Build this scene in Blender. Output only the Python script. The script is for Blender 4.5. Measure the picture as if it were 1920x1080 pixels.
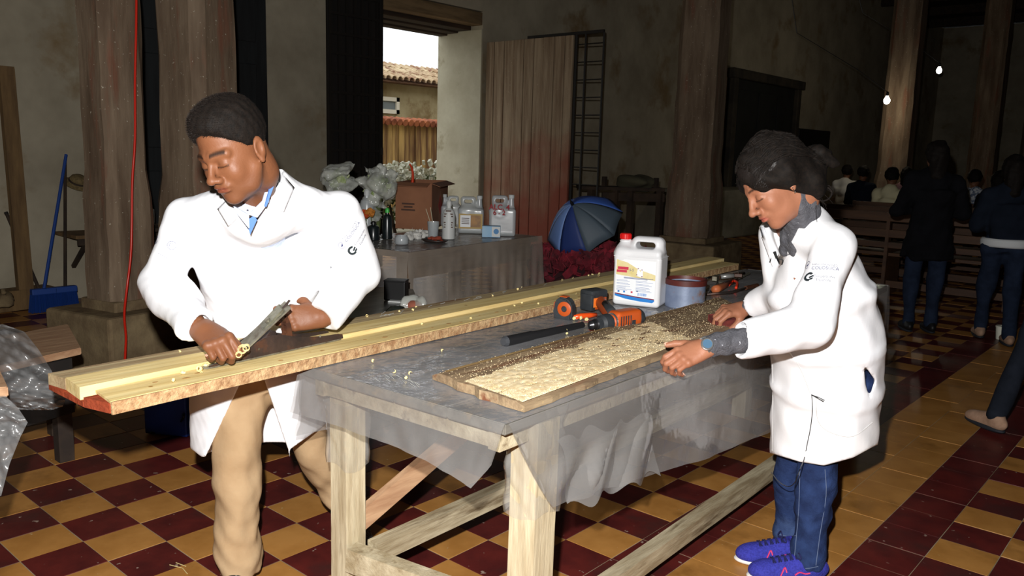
import bpy, bmesh, math, random
import numpy as np
from mathutils import Vector, Matrix
from mathutils.bvhtree import BVHTree
from mathutils import noise as mnoise
random.seed(7)
scn = bpy.context.scene
for o in list(bpy.data.objects): bpy.data.objects.remove(o)
COL = scn.collection
PI = math.pi

# ------------------------------------------------------------------ camera
CAM = Vector((2.8712, -0.8638, 1.3828))
CR = Vector((0.75170138, 0.65888964, 0.02845134))      # right
CU = Vector((-0.12851889, 0.10403582, 0.98623498))     # up
CF = Vector((-0.64686005, 0.74501073, -0.16288364))    # forward
CB = -CF
FP = 1543.66
cam = bpy.data.cameras.new('camera'); camo = bpy.data.objects.new('camera', cam); COL.objects.link(camo)
cam.sensor_width = 36; cam.lens = 36 * FP / 1920; cam.clip_start = .05; cam.clip_end = 300
camo.matrix_world = Matrix(((CR.x, CU.x, CB.x, CAM.x), (CR.y, CU.y, CB.y, CAM.y), (CR.z, CU.z, CB.z, CAM.z), (0, 0, 0, 1)))
scn.camera = camo

# ------------------------------------------------------------------ world, lights, exposure
wd = bpy.data.worlds.new('sky'); scn.world = wd; wd.use_nodes = True
wd.node_tree.nodes['Background'].inputs[0].default_value = (0.93, 0.97, 1.0, 1)
wd.node_tree.nodes['Background'].inputs[1].default_value = 1.7
vs = scn.view_settings; vs.view_transform = 'Standard'; vs.look = 'None'; vs.gamma = 1; vs.exposure = 0.0
vs.use_curve_mapping = False
def light(name, kind, loc, energy, color=(1, 1, 1), size=.05, rot=None):
    l = bpy.data.lights.new(name, kind); l.energy = energy; l.color = color
    if kind == 'AREA': l.size = size
    elif kind == 'SPOT': l.shadow_soft_size = size; l.spot_size = 1.6; l.spot_blend = .5
    elif kind == 'POINT': l.shadow_soft_size = size
    o = bpy.data.objects.new(name, l); COL.objects.link(o); o.location = loc
    if rot is not None: o.rotation_euler = rot
    return o
# the photographer's flash gun, mounted just above and left of the lens
fl = light('camera_flash', 'SPOT', CAM - CR * .06 + CU * .17 + CF * .02, 520, (1, .985, .96), .018)
fl.rotation_euler = (CF + CU * .0).to_track_quat('-Z', 'Y').to_euler(); fl.data.spot_size = 2.3; fl.data.spot_blend = .3

# ------------------------------------------------------------------ pixel rays and planes (1920 x 1080)
def ray(px, py): return CR * ((px - 960) / FP) + CU * ((540 - py) / FP) + CF
def DP(px, py, d): return CAM + ray(px, py) * d
def G(px, py, z=0.):
    v = ray(px, py); return CAM + v * ((z - CAM.z) / v.z)
def onX(px, py, X):
    v = ray(px, py); return CAM + v * ((X - CAM.x) / v.x)
def onY(px, py, Y):
    v = ray(px, py); return CAM + v * ((Y - CAM.y) / v.y)
def PX(p):
    q = Vector(p) - CAM; z = q.dot(CF); return 960 + FP * q.dot(CR) / z, 540 - FP * q.dot(CU) / z, z
def V(*a): return Vector(a)

# ------------------------------------------------------------------ materials
MATS = {}
def mat(name, c, c2=None, scale=8., rough=.6, metal=0., bump=0., stretch=(1, 1, 1), spec=.5, bscale=None, detail=4., lo=.35, hi=.65,
        c3=None, s3=2., t3=.6, emit=None, attr=False, world=False, speck=None, sheen=0., tr=0., alpha=None, coat=0.):
    if name in MATS: return MATS[name]
    m = bpy.data.materials.new(name); MATS[name] = m; m.use_nodes = True
    nt = m.node_tree; N = nt.nodes; L = nt.links; b = N['Principled BSDF']
    b.inputs['Roughness'].default_value = rough; b.inputs['Metallic'].default_value = metal
    b.inputs['Specular IOR Level'].default_value = spec
    if coat: b.inputs['Coat Weight'].default_value = coat; b.inputs['Coat Roughness'].default_value = .15
    if sheen: b.inputs['Sheen Weight'].default_value = sheen
    if tr: b.inputs['Transmission Weight'].default_value = tr
    if emit: b.inputs['Emission Color'].default_value = (*emit[0], 1); b.inputs['Emission Strength'].default_value = emit[1]
    tc = N.new('ShaderNodeTexCoord'); mp = N.new('ShaderNodeMapping'); src = N.new('ShaderNodeNewGeometry').outputs['Position'] if world else tc.outputs['Object']; L.new(src, mp.inputs[0]); mp.inputs['Scale'].default_value = stretch
    out = None
    def noise(sc, det=4.):
        n = N.new('ShaderNodeTexNoise'); n.inputs['Scale'].default_value = sc; n.inputs['Detail'].default_value = det; n.inputs['Roughness'].default_value = .62
        L.new(mp.outputs[0], n.inputs['Vector']); return n
    def ramp(src, a, bb, ca, cb):
        r = N.new('ShaderNodeValToRGB'); r.color_ramp.elements[0].position = a; r.color_ramp.elements[1].position = bb
        r.color_ramp.elements[0].color = (*ca, 1); r.color_ramp.elements[1].color = (*cb, 1); L.new(src, r.inputs[0]); return r
    def mix(fac, a, bcol, mode='MIX'):
        x = N.new('ShaderNodeMix'); x.data_type = 'RGBA'; x.blend_type = mode
        if isinstance(fac, float): x.inputs[0].default_value = fac
        else: L.new(fac, x.inputs[0])
        for s, i in ((a, 6), (bcol, 7)):
            if isinstance(s, tuple): x.inputs[i].default_value = (*s, 1)
            else: L.new(s, x.inputs[i])
        return x.outputs[2]
    if attr:
        at = N.new('ShaderNodeAttribute'); at.attribute_name = 'Col'; out = at.outputs['Color']
        if c2 is not None: n = noise(scale, detail); out = mix(ramp(n.outputs[0], lo, hi, (0, 0, 0), (1, 1, 1)).outputs[0], out, mix(1., out, c2, 'MULTIPLY'))
    elif c2 is not None:
        n = noise(scale, detail); out = ramp(n.outputs[0], lo, hi, c, c2).outputs[0]
    if c3 is not None:
        n3 = noise(s3, 6.); base = out if out is not None else c
        out = mix(ramp(n3.outputs[0], t3 - .06, t3 + .06, (0, 0, 0), (1, 1, 1)).outputs[0], base, c3)
    if speck is not None:      # small spots: (colour, scale, threshold)
        v = N.new('ShaderNodeTexNoise'); v.inputs['Scale'].default_value = speck[1]; v.inputs['Detail'].default_value = 2
        L.new(src, v.inputs['Vector'])
        base = out if out is not None else c
        out = mix(ramp(v.outputs[0], speck[2], speck[2] + .03, (0, 0, 0), (1, 1, 1)).outputs[0], base, speck[0])
    if out is None: b.inputs['Base Color'].default_value = (*c, 1)
    else: L.new(out, b.inputs['Base Color'])
    if bump:
        nb = noise(bscale or scale, 6.); bp = N.new('ShaderNodeBump'); bp.inputs['Strength'].default_value = bump; bp.inputs['Distance'].default_value = .01
        L.new(nb.outputs[0], bp.inputs['Height']); L.new(bp.outputs[0], b.inputs['Normal'])
    if alpha is not None: b.inputs['Alpha'].default_value = alpha
    return m
def s2l(r, g, b): return tuple(((v / 255) / 12.92 if v / 255 <= .04045 else ((v / 255 + .055) / 1.055) ** 2.4) for v in (r, g, b))

def film_mat(name, milk=.3, tint=(.95, .96, .97), rough=.18, dcol=(.75, .76, .76), nscale=5., bump=.35, amp=.2):
    m = bpy.data.materials.new(name); MATS[name] = m; m.use_nodes = True
    nt = m.node_tree; N = nt.nodes; L = nt.links; N.remove(N['Principled BSDF'])
    t = N.new('ShaderNodeBsdfTransparent'); t.inputs[0].default_value = (*tint, 1)
    d = N.new('ShaderNodeBsdfDiffuse'); d.inputs[0].default_value = (*dcol, 1)
    g = N.new('ShaderNodeBsdfGlossy'); g.inputs['Roughness'].default_value = rough; g.inputs[0].default_value = (1, 1, 1, 1)
    tc = N.new('ShaderNodeTexCoord'); n = N.new('ShaderNodeTexNoise'); n.inputs['Scale'].default_value = nscale; n.inputs['Detail'].default_value = 5
    L.new(tc.outputs['Object'], n.inputs['Vector'])
    r = N.new('ShaderNodeMapRange'); r.inputs[1].default_value = .3; r.inputs[2].default_value = .7; r.inputs[3].default_value = max(0, milk - amp); r.inputs[4].default_value = min(1, milk + amp)
    L.new(n.outputs[0], r.inputs[0])
    m1 = N.new('ShaderNodeMixShader'); L.new(r.outputs[0], m1.inputs[0]); L.new(t.outputs[0], m1.inputs[1]); L.new(d.outputs[0], m1.inputs[2])
    lw_n = N.new('ShaderNodeLayerWeight'); lw_n.inputs[0].default_value = .5
    pw = N.new('ShaderNodeMath'); pw.operation = 'POWER'; L.new(lw_n.outputs['Facing'], pw.inputs[0]); pw.inputs[1].default_value = 4
    fr = N.new('ShaderNodeMath'); fr.operation = 'MULTIPLY_ADD'; L.new(pw.outputs[0], fr.inputs[0]); fr.inputs[1].default_value = .45; fr.inputs[2].default_value = .05
    m2 = N.new('ShaderNodeMixShader'); L.new(fr.outputs[0], m2.inputs[0]); L.new(m1.outputs[0], m2.inputs[1]); L.new(g.outputs[0], m2.inputs[2])
    bp = N.new('ShaderNodeBump'); bp.inputs['Strength'].default_value = bump; bp.inputs['Distance'].default_value = .02
    n2 = N.new('ShaderNodeTexNoise'); n2.inputs['Scale'].default_value = nscale * 3; n2.inputs['Detail'].default_value = 3; L.new(tc.outputs['Object'], n2.inputs['Vector'])
    L.new(n2.outputs[0], bp.inputs['Height']); L.new(bp.outputs[0], g.inputs['Normal'])
    L.new(m2.outputs[0], N['Material Output'].inputs[0]); return m

# ------------------------------------------------------------------ object helpers
def link(name, me, m, parent=None, smooth=False):
    o = bpy.data.objects.new(name, me); COL.objects.link(o)
    if m is not None and not me.materials: me.materials.append(m)
    if parent is not None:
        o.parent = parent
        o.matrix_parent_inverse = Matrix.Identity(4)
        o.matrix_basis = wm(parent).inverted()
    if smooth: me.shade_smooth()
    return o
def wm(o):
    m = o.matrix_basis.copy()
    while o.parent: o = o.parent; m = o.matrix_basis @ m
    return m
def thing(name, label, cat, loc=(0, 0, 0), group=None, rz=0.):
    o = bpy.data.objects.new(name, None); COL.objects.link(o); o.empty_display_size = .05
    o.location = loc; o.rotation_euler = (0, 0, rz); o.matrix_basis = Matrix.Translation(Vector(loc)) @ Matrix.Rotation(rz, 4, 'Z')
    o['label'] = label; o['category'] = cat
    if group: o['group'] = group
    return o
def tag(o, label, cat, group=None, kind=None):
    o['label'] = label; o['category'] = cat
    if group: o['group'] = group
    if kind: o['kind'] = kind
    return o
def struct(o): o['kind'] = 'structure'; return o
class MB:
    """collects shapes (world coordinates) into one mesh object"""
    def __init__(s): s.b = bmesh.new()
    def box(s, c, h, R=None, bev=0., jit=0.):
        c = Vector(c); R = R or Matrix.Identity(3)
        r = bmesh.ops.create_cube(s.b, size=2.)
        for v in r['verts']:
            p = Vector((v.co.x * h[0], v.co.y * h[1], v.co.z * h[2]))
            if jit: p += Vector((random.uniform(-jit, jit), random.uniform(-jit, jit), random.uniform(-jit, jit)))
            v.co = R @ p + c
        if bev:
            es = list({e for v in r['verts'] for e in v.link_edges})
            bmesh.ops.bevel(s.b, geom=es, offset=bev, segments=2, affect='EDGES', profile=.5)
        return s
    def beam(s, a, b, w, t, up=(0, 0, 1), bev=0., seg=1, jit=0.):
        a = Vector(a); b = Vector(b); d = (b - a).normalized(); side = d.cross(Vector(up)).normalized(); u2 = side.cross(d)
        rings = []
        for i in range(seg + 1):
            p = a.lerp(b, i / seg); ring = []
            for x, y in ((-1, -1), (1, -1), (1, 1), (-1, 1)):
                ring.append(s.b.verts.new(p + side * (x * w / 2 + random.uniform(-jit, jit)) + u2 * (y * t / 2 + random.uniform(-jit, jit))))
            rings.append(ring)
        fs = []
        for i in range(seg):
            for k in range(4):
                fs.append(s.b.faces.new((rings[i][k], rings[i][(k + 1) % 4], rings[i + 1][(k + 1) % 4], rings[i + 1][k])))
        fs.append(s.b.faces.new(rings[0][::-1])); fs.append(s.b.faces.new(rings[-1]))
        if bev:
            es = [e for e in {e for f in fs for e in f.edges} if len(e.link_faces) == 2 and e.calc_face_angle(0) > .7]
            bmesh.ops.bevel(s.b, geom=es, offset=bev, segments=1, affect='EDGES')
        return s
    def tube(s, pts, rad, n=8, cap=True):
        pts = [Vector(p) for p in pts]; m = len(pts)
        rad = rad if isinstance(rad, (list, tuple)) else [rad] * m
        prev = None; rings = []
        for i, p in enumerate(pts):
            d = (pts[min(i + 1, m - 1)] - pts[max(i - 1, 0)]).normalized()
            if prev is None: x = d.orthogonal().normalized()
            else: x = (prev - d * prev.dot(d)).normalized()
            prev = x; y = d.cross(x)
            rings.append([s.b.verts.new(p + (x * math.cos(2 * PI * k / n) + y * math.sin(2 * PI * k / n)) * rad[i]) for k in range(n)])
        for i in range(m - 1):
            for k in range(n): s.b.faces.new((rings[i][k], rings[i][(k + 1) % n], rings[i + 1][(k + 1) % n], rings[i + 1][k]))
        if cap: s.b.faces.new(rings[0][::-1]); s.b.faces.new(rings[-1])
        return s
    def lathe(s, c, prof, n=24, axis=(0, 0, 1), sx=1., sy=1.):
        c = Vector(c); q = Vector((0, 0, 1)).rotation_difference(Vector(axis)); rings = []
        for r, z in prof:
            rings.append([s.b.verts.new(c + q @ Vector((r * sx * math.cos(2 * PI * k / n), r * sy * math.sin(2 * PI * k / n), z))) for k in range(n)])
        for i in range(len(prof) - 1):
            for k in range(n): s.b.faces.new((rings[i][k], rings[i][(k + 1) % n], rings[i + 1][(k + 1) % n], rings[i + 1][k]))
        s.b.faces.new(rings[0][::-1]); s.b.faces.new(rings[-1]); return s
    def prism(s, poly, ax, d, bev=0.):
        """poly: list of world points, extruded by vector d"""
        d = Vector(d); a = [s.b.verts.new(Vector(p)) for p in poly]; bb = [s.b.verts.new(Vector(p) + d) for p in poly]; n = len(poly)
        fs = [s.b.faces.new(a[::-1]), s.b.faces.new(bb)]
        for k in range(n): fs.append(s.b.faces.new((a[k], a[(k + 1) % n], bb[(k + 1) % n], bb[k])))
        if bev: bmesh.ops.bevel(s.b, geom=list({e for f in fs for e in f.edges if len(e.link_faces) == 2}), offset=bev, segments=2, affect='EDGES')
        return s
    def grid(s, fn, nu, nv, thick=0.):
        vs_ = [[s.b.verts.new(Vector(fn(i / nu, j / nv))) for j in range(nv + 1)] for i in range(nu + 1)]
        for i in range(nu):
            for j in range(nv): s.b.faces.new((vs_[i][j], vs_[i + 1][j], vs_[i + 1][j + 1], vs_[i][j + 1]))
        return s
    def build(s, name, m, parent=None, smooth=False, ang=None):
        bmesh.ops.recalc_face_normals(s.b, faces=s.b.faces)
        me = bpy.data.meshes.new(name); s.b.to_mesh(me); s.b.free()
        o = link(name, me, m, parent)
        if smooth:
            if ang: me.shade_smooth(); me.set_sharp_from_angle(angle=ang)
            else: me.shade_smooth()
        return o
def solid(o, t):
    md = o.modifiers.new('s', 'SOLIDIFY'); md.thickness = t; md.offset = 0; return o
def rotz(a): return Matrix.Rotation(a, 3, 'Z')
def nz(x, y=0., z=0.):
    return math.sin(x * 1.7 + 2.1 * math.sin(y * 1.3 + z)) * .5 + math.sin(y * 2.9 + 1.3 * math.sin(x * 2.3 + 1.7)) * .3 + math.sin((x + y + z) * 4.1 + 1.) * .2
def copytree(o, parent=None, M=None):
    c = o.copy(); COL.objects.link(c)
    if parent is not None: c.parent = parent
    for ch in o.children: copytree(ch, c)
    return c

# ------------------------------------------------------------------ signed-distance modelling (bodies, clothes, soft things)
def A(v): return np.array(v, dtype=np.float32)
def smin(a, b, k):
    if k <= 0: return np.minimum(a, b)
    h = np.clip(.5 + .5 * (b - a) / k, 0, 1); return b * (1 - h) + a * h - k * h * (1 - h)
def smax(a, b, k): return -smin(-a, -b, k)
def rc(a, b, ra, rb=None):
    a = A(a); b = A(b); rb = ra if rb is None else rb; ba = b - a; L2 = float(ba @ ba) + 1e-12
    def f(P):
        h = np.clip((P - a) @ ba / L2, 0, 1); return np.linalg.norm(P - a - h[:, None] * ba, axis=1) - (ra + (rb - ra) * h)
    return f
def el(c, r, R=None):
    c = A(c); r = A(r); R = None if R is None else A(R)     # columns of R = axes
    def f(P):
        q = P - c
        if R is not None: q = q @ R
        k0 = np.linalg.norm(q / r, axis=1); k1 = np.linalg.norm(q / (r * r), axis=1) + 1e-9; return k0 * (k0 - 1) / k1
    return f
def bxf(c, h, R=None, rr=.01):
    c = A(c); h = A(h) - rr; R = None if R is None else A(R)
    def f(P):
        q = P - c
        if R is not None: q = q @ R
        q = np.abs(q) - h; return np.linalg.norm(np.maximum(q, 0), axis=1) + np.minimum(q.max(axis=1), 0) - rr
    return f
def frus(p0, p1, Ld, a0, b0, a1, b1):
    """elliptic frustum between p0 and p1; Ld = direction of the a half-axis"""
    p0 = A(p0); p1 = A(p1); ax = p1 - p0; H = float(np.linalg.norm(ax)); ax = ax / H; l = A(Ld); l = l - ax * (l @ ax); l = l / np.linalg.norm(l); bdir = np.cross(ax, l)
    def f(P):
        q = P - p0; t = q @ ax; h = np.clip(t / H, 0, 1); a = a0 + (a1 - a0) * h; b = b0 + (b1 - b0) * h
        x = q @ l; y = q @ bdir; k = np.sqrt((x / a) ** 2 + (y / b) ** 2); dr = (k - 1) * np.minimum(a, b); dz = np.abs(t - H / 2) - H / 2
        return np.where((dr > 0) & (dz > 0), np.sqrt(dr ** 2 + dz ** 2), np.maximum(dr, dz))
    return f
def plane(p, n):
    p = A(p); n = A(n); n = n / np.linalg.norm(n)
    return lambda P: (P - p) @ n
def npx(P):
    q = P - A(CAM); z = q @ A(CF); z = np.maximum(z, .1)
    return 960 + FP * (q @ A(CR)) / z, 540 - FP * (q @ A(CU)) / z, z
def outline(poly, dmin=0., dmax=99.):
    """solid wedge with the given outline (convex, clockwise in the image)"""
    n = len(poly)
    def f(P):
        x, y, z = npx(P); d = None
        for i in range(n):
            (x0, y0), (x1, y1) = poly[i], poly[(i + 1) % n]; L_ = math.hypot(x1 - x0, y1 - y0)
            e = ((x - x0) * (y1 - y0) - (y - y0) * (x1 - x0)) / L_ * z / FP
            d = e if d is None else np.maximum(d, e)
        return np.maximum(np.maximum(d, z - dmax), dmin - z)
    return f
def ops(lst):
    """lst: (fn, k) union, (fn, k, 's') subtract, (fn, k, 'i') intersect"""
    def f(P):
        d = None
        for it in lst:
            g = it[0](P)
            if d is None: d = g
            elif len(it) == 2: d = smin(d, g, it[1])
            elif it[2] == 's': d = smax(d, -g, it[1])
            else: d = smax(d, g, it[1])
        return d
    return f
def folds(f, amp, waves, seed=1):
    rs = np.random.RandomState(seed); W = [(rs.normal(size=3) * s, rs.uniform(0, 6.28), a) for s, a, n in waves for _ in range(n)]
    def g(P):
        d = f(P); n = 0
        for w, ph, a in W: n = n + a * np.sin(P @ w.astype(np.float32) + ph)
        return d - amp * n
    return g
def nets(f, lo, hi, h):
    lo = np.array(lo, float); hi = np.array(hi, float); s = 4
    n = (np.ceil((hi - lo) / (h * s)).astype(int) + 1)
    ax = [lo[i] + np.arange(n[i]) * h * s for i in range(3)]
    Pc = np.stack(np.meshgrid(*ax, indexing='ij'), -1).reshape(-1, 3).astype(np.float32)
    Dc = f(Pc).reshape(n)
    nf = (n - 1) * s + 1
    act = np.abs(Dc) < h * s * 1.9
    m = np.zeros(nf - 1, bool)
    a8 = np.zeros(n - 1, bool)
    for i in (0, 1):
        for j in (0, 1):
            for k in (0, 1): a8 |= act[i:n[0] - 1 + i, j:n[1] - 1 + j, k:n[2] - 1 + k]
    m = np.repeat(np.repeat(np.repeat(a8, s, 0), s, 1), s, 2)
    pm = np.zeros(nf, bool)
    for i in (0, 1):
        for j in (0, 1):
            for k in (0, 1): pm[i:nf[0] - 1 + i, j:nf[1] - 1 + j, k:nf[2] - 1 + k] |= m
    ii = [np.minimum(np.arange(nf[q]) // s, n[q] - 1) for q in range(3)]
    D = Dc[np.ix_(*ii)].astype(np.float32).copy()
    idx = np.argwhere(pm)
    P = (lo + idx * h).astype(np.float32)
    vals = np.concatenate([f(P[q:q + 400000]) for q in range(0, len(P), 400000)]) if len(P) else np.zeros(0)
    D[pm] = vals
    nx, ny, nz_ = D.shape
    ins = D < 0
    cnt = np.zeros((nx - 1, ny - 1, nz_ - 1), np.int8)
    for i in (0, 1):
        for j in (0, 1):
            for k in (0, 1): cnt += ins[i:nx - 1 + i, j:ny - 1 + j, k:nz_ - 1 + k]
    cells = np.argwhere((cnt > 0) & (cnt < 8) & m)
    if not len(cells): return np.zeros((0, 3)), []
    vid = -np.ones(cnt.shape, int); vid[tuple(cells.T)] = np.arange(len(cells))
    acc = np.zeros((len(cells), 3)); num = np.zeros(len(cells))
    C8 = [(i, j, k) for i in (0, 1) for j in (0, 1) for k in (0, 1)]
    val = {c: D[cells[:, 0] + c[0], cells[:, 1] + c[1], cells[:, 2] + c[2]] for c in C8}
    for c in C8:
        for a in range(3):
            if c[a] == 0:
                c2 = list(c); c2[a] = 1; c2 = tuple(c2); d0, d1 = val[c], val[c2]; x = (d0 < 0) != (d1 < 0)
                t = np.where(x, d0 / np.where(x, d0 - d1, 1), 0); p = np.array(c, float)[None].repeat(len(cells), 0); p[:, a] += t
                acc[x] += p[x]; num[x] += 1
    vts = lo + (cells + acc / num[:, None]) * h
    quads = []
    for a in range(3):
        b, c = (a + 1) % 3, (a + 2) % 3
        sl0 = [slice(None)] * 3; sl1 = [slice(None)] * 3; sl0[a] = slice(0, -1); sl1[a] = slice(1, None)
        x = ins[tuple(sl0)] != ins[tuple(sl1)]; e = np.argwhere(x)
        e = e[(e[:, b] > 0) & (e[:, c] > 0) & (e[:, b] < D.shape[b] - 1) & (e[:, c] < D.shape[c] - 1)]
        if not len(e): continue
        fl_ = ins[tuple(e.T)]
        def cid(db, dc):
            q = e.copy(); q[:, b] -= db; q[:, c] -= dc; return vid[tuple(q.T)]
        q = np.stack([cid(1, 1), cid(0, 1), cid(0, 0), cid(1, 0)], 1); q[~fl_] = q[~fl_][:, ::-1]
        quads.append(q[(q >= 0).all(1)])
    return vts, np.concatenate(quads)
def sdf_mesh(name, f, lo, hi, h, m, parent=None, color=None, relax=1, extra=None):
    v, q = nets(f, lo, hi, h)
    if extra:
        for (f2, lo2, hi2, h2) in extra:
            v2, q2 = nets(f2, lo2, hi2, h2); q = np.concatenate([q, q2 + len(v)]); v = np.concatenate([v, v2])
    for _ in range(relax):      # light Laplacian relaxation
        acc = np.zeros_like(v); num = np.zeros(len(v))
        for i in range(4):
            j = (i + 1) % 4; np.add.at(acc, q[:, i], v[q[:, j]]); np.add.at(num, q[:, i], 1)
            np.add.at(acc, q[:, j], v[q[:, i]]); np.add.at(num, q[:, j], 1)
        ok = num > 0; v[ok] = v[ok] * .5 + .5 * acc[ok] / num[ok][:, None]
    me = bpy.data.meshes.new(name); me.from_pydata(v.tolist(), [], q.tolist()); me.update()
    if color is not None:
        cc = color(v.astype(np.float32)); ca = me.color_attributes.new('Col', 'FLOAT_COLOR', 'POINT')
        buf = np.ones((len(v), 4), np.float32); buf[:, :3] = cc; ca.data.foreach_set('color', buf.ravel())
    o = link(name, me, m, parent, smooth=True)
    return o
def bounds(pts, pad):
    a = np.array([list(p) for p in pts]); return a.min(0) - pad, a.max(0) + pad

# ================================================================== THE SETTING
T = .2
wallm = mat('plaster', s2l(186, 176, 154), s2l(156, 146, 126), 1.2, .92, bump=.5, bscale=9, c3=s2l(142, 122, 92), s3=1.1, t3=.62, spec=.15)
WX = -4.7
grout = struct(MB().box((2, 12, -.012), (8.2, 16.6, .01)).build('floor', mat('grout', s2l(176, 164, 138), s2l(118, 104, 80), 3., .85, spec=.2)))
tm_y = mat('tile_ochre', s2l(190, 136, 72), s2l(168, 116, 56), 5, .36, world=True, bump=.04, bscale=30, c3=s2l(140, 96, 46), s3=2.2, t3=.62, spec=.3, speck=(s2l(205, 182, 140), 45., .74))
tm_r = mat('tile_maroon', s2l(100, 36, 32), s2l(74, 26, 26), 6, .38, world=True, bump=.05, bscale=30, c3=s2l(70, 36, 34), s3=2.4, t3=.6, spec=.3, speck=(s2l(156, 134, 122), 30., .70))
def tile_mesh(m, seed):
    b = MB(); rr = random.Random(seed); b.box((0, 0, -.005), (T / 2 - .0011, T / 2 - .0011, .005), bev=.0012)
    bmesh.ops.recalc_face_normals(b.b, faces=b.b.faces); me = bpy.data.meshes.new('tile'); b.b.to_mesh(me); b.b.free(); me.materials.append(m); return me
tmesh = {(c, s): tile_mesh((tm_y, tm_r)[c], s) for c in (0, 1) for s in (0, 1)}
def tcol(i, j):
    if i == 7 or i == 10: return 1
    if i in (8, 9): return 0
    if i < 7: return 1 if (i + j) % 2 == 0 else 0
    if i < 24: return 1 if (i + j) % 2 == 1 else 0
    return 0
alltiles = []
for i in range(-31, 50):
    for j in range(-21, 140):
        c = V((i + .5) * T, (j + .5) * T, 0); q = PX(c)
        vis = q[2] > .4 and -60 < q[0] < 1980 and 300 < q[1] < 1160
        alltiles.append((not vis, (c - CAM).length, i, j))
alltiles.sort()
near = alltiles[:300]; rest = alltiles[300:]
for _, _, i, j in near:
    o = bpy.data.objects.new('tile', tmesh[(tcol(i, j), (i * 3 + j) % 2)]); COL.objects.link(o); o.parent = grout
    o.location = ((i + .5) * T, (j + .5) * T, -.0008 * ((i * 7 + j * 13) % 3))
vv = []; ff = []; mi = []
for _, _, i, j in rest:
    if j > 118: continue
    n = len(vv); g = .0011; x0, x1, y0, y1 = i * T + g, (i + 1) * T - g, j * T + g, (j + 1) * T - g
    zz = -.0008 * ((i * 7 + j * 13) % 3)
    vv += [(x0, y0, zz), (x1, y0, zz), (x1, y1, zz), (x0, y1, zz), (x0, y0, -.01), (x1, y0, -.01), (x1, y1, -.01), (x0, y1, -.01)]
    ff += [(n, n + 1, n + 2, n + 3), (n, n + 4, n + 5, n + 1), (n + 1, n + 5, n + 6, n + 2), (n + 2, n + 6, n + 7, n + 3), (n + 3, n + 7, n + 4, n)]; mi += [tcol(i, j)] * 5
me = bpy.data.meshes.new('distant_tiles'); me.from_pydata(vv, [], ff); me.materials.append(tm_y); me.materials.append(tm_r); me.polygons.foreach_set('material_index', mi)
o = link('distant_tile', me, None, grout); o['kind'] = 'stuff'

# wall with the street door: built as pieces round the opening
Y0, Y1, OZ = 5.34, 7.14, 2.93     # opening
XO = -5.5
wl = MB()
wl.box(((WX + XO) / 2, (-4.2 + Y0) / 2, 2.8), ((WX - XO) / 2, (Y0 + 4.2) / 2, 2.8))
wl.box(((WX + XO) / 2, (Y1 + 28.2) / 2, 2.8), ((WX - XO) / 2, (28.2 - Y1) / 2, 2.8))
wl.box(((WX + XO) / 2, (Y0 + Y1) / 2, (5.6 + OZ + .22) / 2), ((WX - XO) / 2, (Y1 - Y0) / 2, (5.6 - OZ - .22) / 2))
struct(wl.build('wall_left', wallm))
rev = mat('limewash', s2l(196, 190, 166), s2l(178, 170, 146), 2.5, .85, bump=.25, bscale=14, spec=.2, c3=s2l(150, 138, 110), s3=3, t3=.68)
struct(MB().box(((WX + XO) / 2 - .0, Y1 - .012, OZ / 2), ((WX - XO) / 2 + .004, .014, OZ / 2), bev=.004).build('trim_1', rev))
struct(MB().box(((WX + XO) / 2, Y0 + .012, OZ / 2), ((WX - XO) / 2 + .004, .014, OZ / 2), bev=.004).build('trim_2', rev))
dkw = mat('beam_wood', s2l(66, 48, 34), s2l(36, 26, 20), 4, .8, stretch=(3, .4, 3), bump=.5)
ltw = mat('pale_beam_wood', s2l(142, 118, 84), s2l(104, 84, 58), 4, .8, stretch=(3, .4, 3), bump=.5)
lint = thing('lintel', 'timber lintel beams over the open street doorway', 'lintel', (WX, (Y0 + Y1) / 2, OZ))
for k, (x0, x1, m_, z0, z1) in enumerate(((WX - .0, WX - .2, ltw, OZ + .05, OZ + .21), (WX - .2, WX - .42, dkw, OZ - .0, OZ + .2), (WX - .42, WX - .62, dkw, OZ - .02, OZ + .2), (WX - .62, XO, dkw, OZ - .04, OZ + .2))):
    MB().box(((x0 + x1) / 2, (Y0 + Y1) / 2, (z0 + z1) / 2), (abs(x1 - x0) / 2 - .006, (Y1 - Y0) / 2 - .004, (z1 - z0) / 2), bev=.01).build('beam', m_, lint)
struct(MB().box((2, -4.3, 2.8), (7.8, .1, 2.8)).build('wall_front', wallm))
struct(MB().box((9.9, 12, 2.8), (.1, 16.3, 2.8)).build('wall_right', wallm))
struct(MB().box((2, 28.3, 2.8), (7.8, .1, 2.8)).build('wall_far', wallm))
cm = mat('dark_ceiling', s2l(58, 46, 36), s2l(34, 28, 22), 2, .9, stretch=(.3, 4, 1))
ceil = struct(MB().box((2.1, 12, 5.72), (7.8, 16.4, .1)).build('ceiling', cm))
for k in range(15): MB().box((2.1, -3 + k * 2.1, 5.5), (7.6, .07, .11)).build('rafter', dkw, ceil)

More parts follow.
